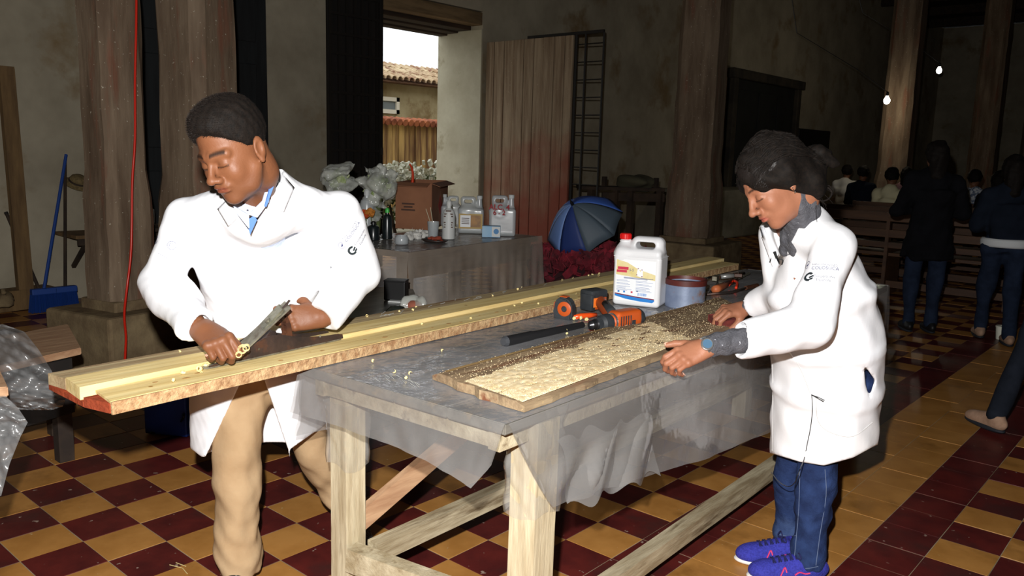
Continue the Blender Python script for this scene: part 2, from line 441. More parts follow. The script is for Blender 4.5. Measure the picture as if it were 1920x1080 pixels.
# stone or timber columns on plinths
colm = mat('worn_painted_timber', s2l(134, 116, 96), s2l(96, 78, 62), 3.2, .8, stretch=(2.4, 2.4, .35), bump=.7, bscale=7, c3=s2l(122, 84, 66), s3=3.6, t3=.62, spec=.25, speck=(s2l(176, 166, 148), 60., .70))
plm = mat('plinth_stone', s2l(140, 122, 92), s2l(106, 88, 66), 5, .9, bump=.8, bscale=12, spec=.2)
def column(x, y, w, label, ph=.42, pw=None, yaw=0., lean=(0, 0), rnd=1, top=5.62):
    rnd = random.Random(rnd); t = thing('column', label, 'column', (x, y, 0), 'nave columns'); pw = pw or w * 1.7
    R = rotz(yaw)
    MB().box((x, y, ph / 2), (pw / 2, pw / 2, ph / 2), R, bev=.02, jit=.006).build('plinth', plm, t)
    MB().box((x, y, ph + .025), (w * .62, w * .62, .035), R, bev=.012).build('base_block', plm, t)
    b = MB(); n = 26; rings = []
    for i in range(n + 1):
        z = ph + .05 + (top - ph - .05) * (i / n) ** 1.3; s = w / 2 * (1.06 - .1 * i / n); c = s * .34; ring = []
        if z < ph + .75: s *= 1.1
        for px, py in ((-s, -s + c), (-s + c, -s), (s - c, -s), (s, -s + c), (s, s - c), (s - c, s), (-s + c, s), (-s, s - c)):
            v = R @ Vector((px + rnd.uniform(-.006, .006), py + rnd.uniform(-.006, .006), 0)); ring.append(b.b.verts.new((x + v.x + lean[0] * z, y + v.y + lean[1] * z, z)))
        rings.append(ring)
    for i in range(n):
        for k in range(8): b.b.faces.new((rings[i][k], rings[i][(k + 1) % 8], rings[i + 1][(k + 1) % 8], rings[i + 1][k]))
    b.b.faces.new(rings[-1])
    b.build('shaft', colm, t)
    MB().box((x, y, top - .06), (w * .75, w * .75, .06), R, bev=.01).build('capital', colm, t)
    return t
q_ = DP(232, 600, 4.98); c1 = column(q_.x, q_.y, .265, 'weathered timber column on a stone plinth with the red cable running down it', ph=.4, pw=.60, yaw=.2)
cc = G(370, 690); 
q_ = DP(386, 600, 5.45); c2 = column(q_.x, q_.y, .375, 'broad weathered timber column just behind the man\'s head', ph=.35, pw=.6, yaw=.3, rnd=4)
c3 = column(-1.85, 7.75, .46, 'brown column beyond the white jug, left of the woman', ph=.42, pw=.9, yaw=.1, rnd=5)
c4 = column(-1.6, 14.2, .46, 'column with a bare lit bulb hanging against it', ph=.42, pw=.9, rnd=6)
c5 = column(-1.4, 19.6, .5, 'far dim column behind the woman in the long black coat', ph=.42, pw=.9, rnd=7)
c6 = column(-1.3, 24.6, .5, 'farthest column at the right edge of the photo', ph=.42, pw=.9, rnd=8)

# red power cable down the first column
pts = []
for px, py in ((256, -40), (255, 60), (253, 150), (253, 260), (248, 340), (247, 420), (245, 480), (238, 540), (233, 590), (236, 630), (235, 660), (233, 700)):
    d = 4.62 + max(0, (py - 560)) * -.0016
    pts.append(DP(px, py, d))
def smooth_pts(pts, n=4):
    out = []
    for i in range(len(pts) - 1):
        p0 = pts[max(i - 1, 0)]; p1 = pts[i]; p2 = pts[i + 1]; p3 = pts[min(i + 2, len(pts) - 1)]
        for k in range(n):
            t = k / n; out.append(.5 * ((2 * p1) + (p2 - p0) * t + (2 * p0 - 5 * p1 + 4 * p2 - p3) * t * t + (3 * p1 - p0 - 3 * p2 + p3) * t ** 3))
    out.append(pts[-1]); return out
redm = mat('red_cable', s2l(205, 40, 22), rough=.35)
tag(MB().tube(smooth_pts(pts), .007, 6).build('power_cable', redm, smooth=True), 'red electric cable hanging down the left column', 'cable')

# ------------------------------------------------------------------ doors, grilles
oldw = mat('old_door_wood', s2l(168, 148, 122), s2l(128, 106, 84), 3, .85, stretch=(6, 6, .4), bump=.5, bscale=6, spec=.2, speck=(s2l(186, 166, 140), 50., .70))
iron = mat('dark_iron', s2l(38, 34, 30), rough=.7, metal=.3)
def redden(m):      # red paint that survives on the lower, outer half of the leaf
    nt = m.node_tree; N = nt.nodes; L = nt.links; b = N['Principled BSDF']; src = b.inputs['Base Color'].links[0].from_socket
    tc = N.new('ShaderNodeTexCoord'); sp = N.new('ShaderNodeSeparateXYZ'); L.new(tc.outputs['Object'], sp.inputs[0])
    n = N.new('ShaderNodeTexNoise'); n.inputs['Scale'].default_value = 3; n.inputs['Detail'].default_value = 8; L.new(tc.outputs['Object'], n.inputs['Vector'])
    m1 = N.new('ShaderNodeMath'); m1.operation = 'MULTIPLY_ADD'; L.new(sp.outputs[2], m1.inputs[0]); m1.inputs[1].default_value = -.9; m1.inputs[2].default_value = 1.75
    m2 = N.new('ShaderNodeMath'); m2.operation = 'MULTIPLY_ADD'; L.new(sp.outputs[0], m2.inputs[0]); m2.inputs[1].default_value = .42; L.new(m1.outputs[0], m2.inputs[2])
    m3 = N.new('ShaderNodeMath'); m3.operation = 'ADD'; L.new(m2.outputs[0], m3.inputs[0]); m3.inputs[1].default_value = 4.0 * .42 - .35
    m4 = N.new('ShaderNodeMath'); m4.operation = 'MULTIPLY_ADD'; L.new(n.outputs[0], m4.inputs[0]); m4.inputs[1].default_value = 1.6; m4.inputs[2].default_value = -.8
    m5 = N.new('ShaderNodeMath'); m5.operation = 'ADD'; m5.use_clamp = True; L.new(m3.outputs[0], m5.inputs[0]); L.new(m4.outputs[0], m5.inputs[1])
    x = N.new('ShaderNodeMix'); x.data_type = 'RGBA'; L.new(m5.outputs[0], x.inputs[0]); L.new(src, x.inputs[6]); x.inputs[7].default_value = (*s2l(140, 78, 62), 1); L.new(x.outputs[2], b.inputs['Base Color'])
redden(oldw)
dr = thing('door_leaf', 'weathered reddish plank door leaf standing open beside the doorway', 'door', (WX, Y1 + .05, 0))
x = WX + .03; k = 0
ws = [.14, .17, .15, .18, .16, .15, .17, .16, .12]
for w in ws:
    MB().box((x + w / 2, Y1 + .06 + (k % 3) * .004, 1.4), (w / 2 - .004, .022, 1.37), bev=.004).build('plank', oldw, dr); x += w; k += 1
for z in (.35, 1.4, 2.5): MB().box(((WX + .03 + x) / 2, Y1 + .105, z), ((x - WX) / 2 - .05, .02, .06), bev=.004).build('rail', oldw, dr)
gx0, gx1 = x + .02, x + .42
gr = thing('iron_grille', 'narrow dark iron grille standing beyond the open plank door', 'grille', (gx0, Y1 + .08, 0))
for gx in (gx0, (gx0 + gx1) / 2 - .06, gx1): MB().tube([(gx, Y1 + .08, .03), (gx, Y1 + .08, 2.78)], .012 if gx != gx0 else .02, 6).build('bar', iron, gr)
MB().box(((WX + .7 + gx1) / 2, Y1 + .08, 2.79), ((gx1 - WX - .7) / 2, .015, .018)).build('top_rail', iron, gr)
for i in range(13): MB().tube([(gx0, Y1 + .08, .2 + i * .205), (gx1, Y1 + .08, .2 + i * .205)], .008, 5).build('rung', iron, gr)
# closed dark gate on the near side
gl = thing('lattice_gate', 'near black lattice gate folded back left of the doorway', 'gate', (WX + .1, Y0 - .3, 0))
MB().box((WX + .07, 4.98, 1.75), (.02, .33, 1.72), bev=.003).build('backing_panel', mat('black_wood', s2l(36, 30, 26), s2l(20, 17, 15), 4, .8, stretch=(4, 4, .5)), gl)
for i in range(7): MB().box((WX + .115, 4.67 + i * .104, 1.75), (.011, .014, 1.72)).build('upright', iron, gl)
for i in range(17): MB().box((WX + .138, 4.98, .12 + i * .205), (.01, .33, .014)).build('crossbar', iron, gl)
MB().box((WX + .15, 5.32, 1.7), (.02, .022, 1.68), bev=.003).build('edge_post', iron, gl)
for z in (.75, 1.35, 2.0): MB().tube([(WX + .17, 5.32, z - .04), (WX + .17, 5.32, z + .04)], .018, 8).build('hinge', iron, gl)
# dark closed doorway behind the two columns
d1 = struct(MB().box((WX + .03, 3.2, 1.7), (.04, .72, 1.7), bev=.01).build('door_1', mat('blackish_green_wood', s2l(30, 34, 36), s2l(18, 20, 22), 3, .7, stretch=(4, 4, .4))))
for i in range(2):
    for z in (.7, 1.75, 2.8): MB().box((WX + .075, 2.85 + i * .68, z), (.012, .26, .42), bev=.008).build('door_panel', mat('blackish_green_wood', (0, 0, 0)), d1)
# dim doorway / altar niche at the far part of the wall
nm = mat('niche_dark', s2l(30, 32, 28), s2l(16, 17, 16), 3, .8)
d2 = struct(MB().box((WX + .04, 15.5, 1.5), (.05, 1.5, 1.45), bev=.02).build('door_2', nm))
for yy in (14.0, 17.0): MB().box((WX + .12, yy, 1.5), (.06, .09, 1.5), bev=.02).build('door_frame', mat('niche_frame', s2l(70, 62, 50), s2l(40, 36, 30), 3, .8), d2)
MB().box((WX + .13, 15.5, 2.98), (.08, 1.7, .09), bev=.02).build('door_head', mat('niche_frame', (0, 0, 0)), d2)
for yy in (14.6, 15.5, 16.4): MB().box((WX + .1, yy, 1.5), (.02, .36, 1.2), bev=.01).build('door_panel', nm, d2)
# whitewashed low block at the wall beyond column 3
struct(MB().box((-4.2, 12.9, .42), (.5, 1.3, .42), bev=.03).build('trim_3', mat('dim_whitewash', s2l(150, 146, 128), s2l(110, 106, 90), 2, .9)))
tv = thing('television', 'black flat screen hanging on the dim far wall', 'television', (WX + .1, 18, 1.4))
MB().box((WX + .12, 18.05, 1.78), (.04, .95, .3), bev=.01).build('casing', mat('black_plastic', s2l(14, 14, 15), rough=.4), tv)
MB().box((WX + .165, 18.05, 1.78), (.004, .9, .27)).build('screen', mat('screen_black', s2l(8, 8, 10), rough=.2), tv)
MB().box((WX + .045, 18.05, 1.78), (.04, .12, .1)).build('wall_bracket', iron, tv)

# ------------------------------------------------------------------ outside the door
gm = mat('street_ground', s2l(150, 142, 120), s2l(120, 112, 92), 1, .95)
struct(MB().box((-26, 14, -.06), (20.4, 40, .05)).build('ground', gm))
hs = thing('house', 'rough plastered house with clay roof tiles seen through the doorway', 'house', (-13, 15, 0))
hw = mat('house_plaster', s2l(168, 154, 118), s2l(140, 124, 88), 1.2, .95, bump=.4, bscale=4, c3=s2l(120, 98, 62), s3=1.5, t3=.58)
HX = -13.5
MB().box((HX - 2, 14, 1.5), (2, 9, 1.5)).build('wall', hw, hs)
a = onX(705, 115, HX + .3); b2 = onX(828, 160, HX + .3)
ez = (onX(766, 152, HX + .4)).z
rt = mat('clay_roof_tile', s2l(206, 186, 150), s2l(150, 116, 84), 2.2, .9, bump=.3, c3=s2l(112, 60, 40), s3=3, t3=.6)
HZ = ez
rn = random.Random(3)
for k in range(64):      # barrel tiles in rows
    y = 10.0 + k * .19
    for rr in range(3):
        b = MB(); n = 6
        x0 = HX + .45 - rr * .42; z0 = HZ + rr * .16 + rn.uniform(-.008, .008); x1 = x0 - .46; z1 = z0 + .17
        for s in range(n):
            a0 = PI * s / n; a1 = PI * (s + 1) / n
            r0, r1 = .085, .07
            q = [(x0, y + r0 * math.cos(a0), z0 + r0 * math.sin(a0)), (x0, y + r0 * math.cos(a1), z0 + r0 * math.sin(a1)), (x1, y + r1 * math.cos(a1), z1 + r1 * math.sin(a1)), (x1, y + r1 * math.cos(a0), z1 + r1 * math.sin(a0))]
            vs_ = [b.b.verts.new(v) for v in q]; b.b.faces.new(vs_)
        bmesh.ops.remove_doubles(b.b, verts=b.b.verts, dist=.001)
        o = b.build('roof_tile', rt, hs); solid(o, .015)
MB().prism([(HX + .4, 9.9, HZ - .06), (HX - 1.2, 9.9, HZ + .58), (HX - 4, 9.9, HZ + .6), (HX - 4, 9.9, HZ - .1)], None, (0, 12.4, 0)).build('roof_deck', mat('eaves_wood', s2l(120, 84, 56), s2l(90, 60, 40), 4, .9), hs)  # plain brown wood tone varied by noise
w0 = onX(709, 184, HX + .03); w1 = onX(744, 210, HX + .03)
wf = MB()
cy, cz = (w0.y + w1.y) / 2, (w0.z + w1.z) / 2; hy = abs(w1.y - w0.y) / 2; hz = abs(w0.z - w1.z) / 2
for s in (-1, 1): wf.box((HX + .03, cy + s * hy, cz), (.05, .05, hz + .05)); wf.box((HX + .03, cy, cz + s * hz), (.05, hy + .05, .05))
wfo = wf.build('window', mat('window_white', s2l(214, 206, 186), rough=.6), hs)
MB().box((HX + .01, cy, cz), (.02, hy, hz)).build('pane', mat('window_glass_dim', s2l(110, 118, 120), rough=.15), wfo)
# boundary wall with old vertical boards and a coping of clay tiles
fw = thing('boundary_wall', 'streaked ochre yard wall with red tile coping below the house', 'wall', (-10.5, 12, 0))
FX = -10.8; fz = onX(766, 226, FX).z
fwm = mat('streaked_ochre', s2l(186, 152, 92), s2l(106, 74, 46), 1.6, .95, stretch=(3, 3, .25), lo=.4, hi=.6)
rn = random.Random(9)
for k in range(50):
    MB().box((FX + rn.uniform(-.02, .02), 8.2 + k * .16, fz / 2), (.04, .074, fz / 2 + rn.uniform(-.02, .01)), bev=.006).build('board', fwm, fw)
for k in range(50): MB().lathe((FX - .14, 8.2 + k * .16, fz + .02), [(.06, 0), (.075, .32)], 7, axis=(1, 0, -.25)).build('coping_tile', mat('clay_coping', s2l(176, 104, 62), s2l(120, 62, 40), 4, .9), fw)
# bush of pale blossom on the street just outside
bl = MB(); rn = random.Random(12)
q0 = onX(765, 330, -7.2)
for k in range(900):
    u = rn.gauss(0, .8); c = V(-7.4 + rn.gauss(0, .18), q0.y + max(-1.4, min(1.4, u)), q0.z - .02 + rn.gauss(-.1, .12) + .1 * nz(u * 3)); r = rn.uniform(.025, .05)
    bl.box(c, (r, r * .5, r), Matrix.Rotation(rn.uniform(0, 3), 3, 'X') @ rotz(rn.uniform(0, 3)))
bush = thing('flowering_bush', 'bush covered in white blossom just outside the doorway', 'bush', (-7.4, q0.y, 0))
bl.build('blossom', mat('white_blossom', s2l(216, 214, 200), s2l(120, 120, 90), 14, .8), bush)['kind'] = 'stuff'
lf = MB()
for k in range(900):
    c = V(-7.5 + rn.gauss(0, .2), q0.y + rn.uniform(-1.5, 1.5), rn.uniform(.1, q0.z)); r = rn.uniform(.03, .07)
    lf.box(c, (r, .004, r * .5), Matrix.Rotation(rn.uniform(0, 3), 3, 'X') @ rotz(rn.uniform(0, 3)))
lf.build('foliage', mat('bush_leaf', s2l(96, 106, 58), s2l(62, 74, 38), 9, .8), bush)['kind'] = 'stuff'
for k in range(5): MB().tube([(-7.5, q0.y - 1 + k * .5, -.02), (-7.5 + rn.uniform(-.1, .1), q0.y - 1 + k * .5 + rn.uniform(-.2, .2), q0.z - .1)], [.03, .01], 6).build('stem', dkw, bush)

# ------------------------------------------------------------------ bare bulbs
bulbm = mat('lit_bulb', (1, 1, 1), emit=((1, .93, .78), 30))
def bulb(px, py, d, label, e):
    p = DP(px, py, d); t = thing('light_bulb', label, 'lamp', p, 'bare bulbs')
    MB().lathe(p - V(0, 0, .05), [(.005, -.03), (.035, -.015), (.05, .02), (.045, .05), (.022, .09), (.02, .1)], 14).build('glass_bulb', bulbm, t, True)
    MB().lathe(p + V(0, 0, .05), [(.022, 0), (.025, .05), (.01, .07)], 10).build('socket', mat('black_plastic', (0, 0, 0)), t)
    MB().tube([p + V(0, 0, .11), p + V(-.4, -.3, .45), p + V(-1.2, -.9, 1.0), p + V(-1.6, -1.2, 5.6 - p.z)], .006, 5).build('flex', mat('black_plastic', (0, 0, 0)), t)
    light('bulb_light', 'POINT', p - V(0, 0, .12), e, (1, .86, .62), .05)
bulb(1663, 186, 13.2, 'bare glowing bulb against the column, lower of the two', 8)
bulb(1761, 130, 15.5, 'bare glowing bulb hanging free, upper of the two', 6)

# ================================================================== MAIN TABLE
ZT = .78
TA = V(1.706, .471, ZT); TB = V(.975, .437, ZT)       # front right / front left corners of the top
ey = (G(1240, 690, ZT) - TA); ey.z = 0; ey.normalize()   # direction of the long side
TL = 2.95
TC = TA + ey * TL; TD = TB + ey * TL
grey_w = mat('bare_grey_timber', s2l(190, 178, 150), s2l(150, 134, 104), 3.5, .85, stretch=(5, 5, 5), bump=.4, bscale=12, spec=.2, c3=s2l(122, 104, 78), s3=5, t3=.64)
grey_wy = mat('bare_grey_timber_long', s2l(186, 174, 146), s2l(140, 124, 96), 5, .85, stretch=(6, .7, 6), bump=.5, bscale=7, spec=.2, c3=s2l(112, 96, 72), s3=4, t3=.62)
grey_wz = mat('bare_grey_timber_tall', s2l(204, 192, 162), s2l(164, 148, 118), 5, .85, stretch=(6, 6, .7), bump=.4, bscale=7, spec=.2, c3=s2l(128, 110, 82), s3=4, t3=.66)
tb = thing('work_table', 'long rough timber work table wrapped in clear plastic film', 'table', (1.34, 1.9, 0))
topm = mat('table_top_boards', s2l(112, 108, 100), s2l(84, 80, 74), 5, .7, stretch=(5, .5, 5), bump=.3, c3=s2l(140, 120, 92), s3=3, t3=.62)
nb = 4
for k in range(nb):
    a = TB.lerp(TA, k / nb); b = TB.lerp(TA, (k + 1) / nb); e = .0015
    dx = (b - a).normalized() * e
    MB().prism([a + dx, b - dx, b - dx + ey * TL, a + dx + ey * TL], None, (0, 0, -.028), bev=.003).build('top_board', topm, tb)
# apron under the edge
ex = (TA - TB).normalized()
for a, b, nme in ((TB + ex * .05 + ey * .05, TA - ex * .07 + ey * .05, 'end_rail'), (TA - ex * .05 + ey * .02, TC - ex * .05 - ey * .02, 'side_rail'), (TB + ex * .05 + ey * .02, TD + ex * .05 - ey * .02, 'side_rail')):
    MB().beam(a - V(0, 0, .055), b - V(0, 0, .055), .035, .05, bev=.004).build(nme, grey_w, tb)
LEGS = {}
for nme, p, w in (('fr', TA - ex * .045 + ey * .17, .082), ('fl', TB + ex * .085 + ey * .09, .07), ('br', TC - ex * .07 - ey * .15, .08), ('bl', TD + ex * .09 - ey * .15, .075)):
    off = V(-.012, .012, 0) if nme == 'fr' else V(0, 0, 0)
    q = V(p.x, p.y, 0) + off; LEGS[nme] = q
    MB().beam(q, V(p.x, p.y, ZT - .031), w, w, up=(0, 1, 0), bev=.006, seg=5, jit=.0012).build('leg', grey_wz, tb)
def leg_at(n, z, dx=0., dy=0.): return LEGS[n] + V(dx, dy, z)
MB().beam(leg_at('fl', .225, .04, -.02), leg_at('fr', .2, -.04, -.02), .05, .07, bev=.004, seg=4, jit=.001).build('stretcher', grey_w, tb)
MB().beam(leg_at('fl', .235, .075, .03), leg_at('bl', .235, .075, -.05), .045, .06, bev=.004, seg=6, jit=.001).build('stretcher', grey_wy, tb)
MB().beam(leg_at('fr', .115, -.02, .045), leg_at('br', .125, -.02, -.05), .05, .062, bev=.006, seg=8, jit=.0015).build('stretcher', grey_wy, tb)
MB().beam(leg_at('bl', .23, .04), leg_at('br', .2, -.04), .05, .06).build('stretcher', grey_w, tb)
brm = mat('pinkish_brace_wood', s2l(196, 158, 122), s2l(164, 124, 92), 5, .8, stretch=(6, .7, 6), bump=.3)
MB().beam(leg_at('fl', .30, .0, .037), leg_at('fl', .70, .02, 1.0), .025, .062, bev=.003).build('brace', brm, tb)

# ------------------------------------------------------------------ clear plastic film
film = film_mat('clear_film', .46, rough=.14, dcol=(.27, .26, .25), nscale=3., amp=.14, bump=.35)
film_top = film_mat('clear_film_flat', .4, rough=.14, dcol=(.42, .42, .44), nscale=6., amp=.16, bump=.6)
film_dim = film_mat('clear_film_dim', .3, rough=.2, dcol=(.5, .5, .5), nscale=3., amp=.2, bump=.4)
film_leg = film_mat('clear_film_wrap', .12, rough=.12, dcol=(.8, .78, .72), nscale=6., amp=.08, bump=.5)
sheet = thing('plastic_sheet', 'clear plastic film covering the work table and hanging over its edges', 'plastic sheet', TA)
rn = random.Random(5)
def ripple(u, v, s=1.): return nz(u * 9 * s, v * 5 * s, 1.3) + .5 * nz(u * 23 * s + 2, v * 9 * s)
def topf(u, v):
    p = TB.lerp(TA, -.004 + u * 1.008) + ey * (v * TL - .004); p.z += .0025 + .0022 * max(0, ripple(u, v * 4)) ; return p
MB().grid(topf, 40, 120).build('top_film', film_top, sheet, True)
def front(u, v):
    drop = [(0, .13), (.12, .125), (.25, .125), (.5, .125), (.75, .14), (.9, .165), (.97, .10), (1, .045)]
    for i in range(len(drop) - 1):
        if drop[i][0] <= u <= drop[i + 1][0]: break
    t = (u - drop[i][0]) / (drop[i + 1][0] - drop[i][0]); D = drop[i][1] * (1 - t) + drop[i + 1][1] * t
    p = TB.lerp(TA, u * 1.006 - .003) - ey * (.006 + .035 * v * (1 - .3 * u) + .005 * v * ripple(u * 1.2, v * .3)); p.z = ZT + .003 - D * v
    return p
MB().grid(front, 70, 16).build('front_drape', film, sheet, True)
def side(u, v):
    drop = [(0, .045), (.02, .13), (.045, .235), (.1, .25), (.2, .29), (.33, .34), (.5, .38), (.75, .40), (1, .4)]
    for i in range(len(drop) - 1):
        if drop[i][0] <= u <= drop[i + 1][0]: break
    t = (u - drop[i][0]) / (drop[i + 1][0] - drop[i][0]); D = drop[i][1] * (1 - t) + drop[i + 1][1] * t
    out = .008 + .03 * v + .005 * v * ripple(u * 2, v * .5)
    cr = max(0, 1 - abs(u - .10) / .09) * max(0, 1 - abs(v - .8) / .35)      # crumple near the corner
    out += .022 * cr * math.sin(u * 120 + v * 9)
    p = TA + ey * (u * TL) + ex * out; p.z = ZT + .003 - D * v - .01 * cr * math.sin(u * 90)
    return p
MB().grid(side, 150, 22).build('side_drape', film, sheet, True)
def back(u, v):
    p = TD.lerp(TC, u) + ey * (.008 + .02 * v * (1 + ripple(u, v))); p.z = ZT + .003 - .3 * v; return p
MB().grid(back, 20, 8).build('rear_drape', film, sheet, True)
def left_(u, v):
    p = TB + ey * (u * TL) - ex * (.008 + .02 * v * (1 + .6 * ripple(u * 3, v))); p.z = ZT + .003 - .22 * v; return p
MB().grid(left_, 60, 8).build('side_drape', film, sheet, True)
def wrap(nme, z0, z1, w, seed, amp):
    b = MB(); c = LEGS[nme]; rr = random.Random(seed)
    def f(u, v):
        a = u * 2 * PI; z = z1 + (z0 - z1) * v + .012 * math.sin(a * 2 + seed) * v
        s = max(abs(math.cos(a)), abs(math.sin(a))); r = (w / 2 + .006) / s * .96 + amp * (.5 + .5 * nz(a * 2.0 + seed, z * 26)) * (1 - .55 * v)
        return V(c.x + r * math.cos(a), c.y + r * math.sin(a), z)
    b.grid(f, 48, 30).build('leg_wrap', film_leg, sheet, True)
wrap('fr', .50, .775, .088, 2, .017); wrap('fl', .49, .68, .074, 5, .012)
# crumpled flap beside the front leg
def flap(u, v):
    p = LEGS['fr'] + V(.055 + .05 * v, .02 + u * .42, 0) + V(.012, 0, 0) * math.sin(u * 14 + v * 5); p.z = .69 - .16 * v - .03 * u + .012 * math.sin(u * 22 + v * 7) ; return p
MB().grid(flap, 40, 14).build('side_fold', film, sheet, True)

# ------------------------------------------------------------------ planks on the table
yel = mat('fresh_yellow_wood', s2l(226, 206, 150), s2l(208, 182, 122), 4, .92, stretch=(9, .5, 9), bump=.25, bscale=4, spec=.06, c3=s2l(196, 166, 112), s3=5, t3=.66, speck=(s2l(150, 108, 52), 19., .735))
greyw = mat('greyish_plank_wood', s2l(178, 160, 124), s2l(146, 124, 94), 4, .95, stretch=(9, .5, 9), bump=.35, bscale=5, spec=.05, c3=s2l(120, 90, 70), s3=3, t3=.6)
redw = mat('red_stained_edge', s2l(156, 72, 46), s2l(120, 54, 36), 9, .9, stretch=(2, 1, 2), bump=.5, bscale=25, spec=.05, c3=s2l(186, 140, 100), s3=9, t3=.66)
barkw = mat('rough_sawn_edge', s2l(200, 168, 126), s2l(150, 112, 78), 45, .9, bump=.9, bscale=60, spec=.15)
PZ = ZT + .006
def strip(p0, p1, w0, w1, z0, z1, y0shift=0.):
    """long board from the near end pair to the far end pair: p0/p1 = (left,right) xy"""
pn = [G(90, 703, .822), G(122, 713, .822), G(150, 732, .822), G(183, 738, .81), G(205, 756, .81)]
dirp = (G(1400, 492, .82) - G(205, 755, .82)); dirp.z = 0; dirp.normalize()
def board(parent, xl, xr, z0, z1, L, m, name, s0=0., lead=0., bev=.003, wob=.0):
    """section between near-end points xl and xr, running along dirp"""
    b = MB(); n = 24; rings = []; rr = random.Random(hash(name) % 97 + int(z1 * 1000))
    for i in range(n + 1):
        t = s0 + (L - s0) * i / n; w1_ = rr.uniform(-wob, wob); w2_ = rr.uniform(-wob, wob)
        a = V(xl.x, xl.y, 0) + dirp * (t + lead * (1 if i == 0 else 0)); c = V(xr.x, xr.y, 0) + dirp * t
        sd = (c - a).normalized()
        rings.append([b.b.verts.new(v) for v in ((a + sd * w1_ + V(0, 0, z0)), (c + sd * w2_ + V(0, 0, z0)), (c + sd * w2_ + V(0, 0, z1)), (a + sd * w1_ + V(0, 0, z1)))])
    for i in range(n):
        for k in range(4): b.b.faces.new((rings[i][k], rings[i][(k + 1) % 4], rings[i + 1][(k + 1) % 4], rings[i + 1][k]))
    b.b.faces.new(rings[0][::-1]); b.b.faces.new(rings[-1])
    es = [e for e in b.b.edges if len(e.link_faces) == 2 and e.calc_face_angle(0) > .9]
    if bev: bmesh.ops.bevel(b.b, geom=es, offset=bev, segments=1, affect='EDGES')
    return b.build(name, m, parent)
LP = 3.55
pa = thing('rabbeted_plank', 'left of the two long yellow planks, greyish top, overhanging the table end', 'plank', (pn[0] + pn[1]) / 2)
board(pa, pn[0], pn[2] + V(.012, 0, 0), PZ, PZ + .012, LP, redw, 'base_layer')
board(pa, pn[0], pn[1], PZ + .0125, PZ + .040, LP - .02, greyw, 'top_strip', wob=.001)
board(pa, pn[1] + V(.004, 0, 0), pn[2] - V(.002, 0, 0), PZ + .0125, PZ + .043, LP - .03, yel, 'planed_strip', wob=.001)
pb = thing('planed_plank', 'right of the two long yellow planks, under the hand plane, dotted with worm marks', 'plank', (pn[3] + pn[4]) / 2)
board(pb, pn[2] + V(.017, 0, 0), pn[4] - V(.0, 0, 0), PZ, PZ + .0235, LP - .1, redw, 'tongue')
board(pb, pn[3] - V(.012, 0, 0), pn[4] + V(.006, 0, 0), PZ + .024, PZ + .030, LP - .1, yel, 'planed_strip', wob=.0015)
board(pb, pn[4] + V(.0065, 0, 0), pn[4] + V(.013, 0, 0), PZ, PZ + .0285, LP - .12, barkw, 'rough_edge', bev=0, wob=.0015)
# wide board in front of the woman
wb = thing('wide_board', 'wide old board strewn with sawdust in front of the woman', 'board', G(985, 762, .8))
wbm = mat('old_wide_board', s2l(158, 136, 106), s2l(116, 96, 76), 3.5, .95, stretch=(7, .8, 7), bump=.5, bscale=8, spec=.05, c3=s2l(110, 70, 50), s3=2.6, t3=.6, speck=(s2l(176, 152, 112), 60., .70))
o0, o1, o2, o3 = G(812, 700, .80), G(985, 762, .80), G(1420, 596, .80), G(1345, 558, .80)
dB = (o2 - o1).normalized()
b = MB(); n = 40; rows = []
rr = random.Random(4)
dl = (o3 - o0); dl.z = 0; dr_ = (o2 - o1); dr_.z = 0
for i in range(n + 1):
    t = i / n; l = o0 + dl * t; r_ = o1 + dr_ * t; row = []
    for j in range(13):
        s = j / 12; p = l.lerp(r_, s); e = min(s, 1 - s)
        z = ZT + .028 - (.012 * max(0, 1 - s / .12) ** 2) - .010 * max(0, 1 - (1 - s) / .1) ** 2 + .0012 * nz(t * 30, s * 9)
        if j == 0: p += (l - r_).normalized() * rr.uniform(-.003, .003)
        if j == 12: p += (r_ - l).normalized() * rr.uniform(-.004, .004)
        if i == 0: p -= dl.normalized() * (.008 * nz(s * 14) + .012 * math.sin(s * 3.1))
        row.append(b.b.verts.new((p.x, p.y, z)))
    rows.append(row)
for i in range(n):
    for j in range(12): b.b.faces.new((rows[i][j], rows[i][j + 1], rows[i + 1][j + 1], rows[i + 1][j]))
ext = bmesh.ops.extrude_face_region(b.b, geom=list(b.b.faces))
for v in [g for g in ext['geom'] if isinstance(g, bmesh.types.BMVert)]: v.co.z = ZT + .0045
b.build('plank_body', wbm, wb)
# pale worn strip along its left edge
def ps(u, v):
    l = o0 + dl * (u * .97 + .01); r_ = o1 + dr_ * (u * .97 + .01); p = l.lerp(r_, .02 + .1 * v + .006 * nz(u * 20)); p.z = ZT + .0292 - .012 * max(0, 1 - (.02 + .1 * v) / .12) ** 2 + .0012; return p
MB().grid(ps, 60, 3).build('worn_strip', mat('worn_yellow_strip', s2l(176, 144, 90), s2l(140, 106, 62), 5, .8, stretch=(7, .6, 7)), wb)
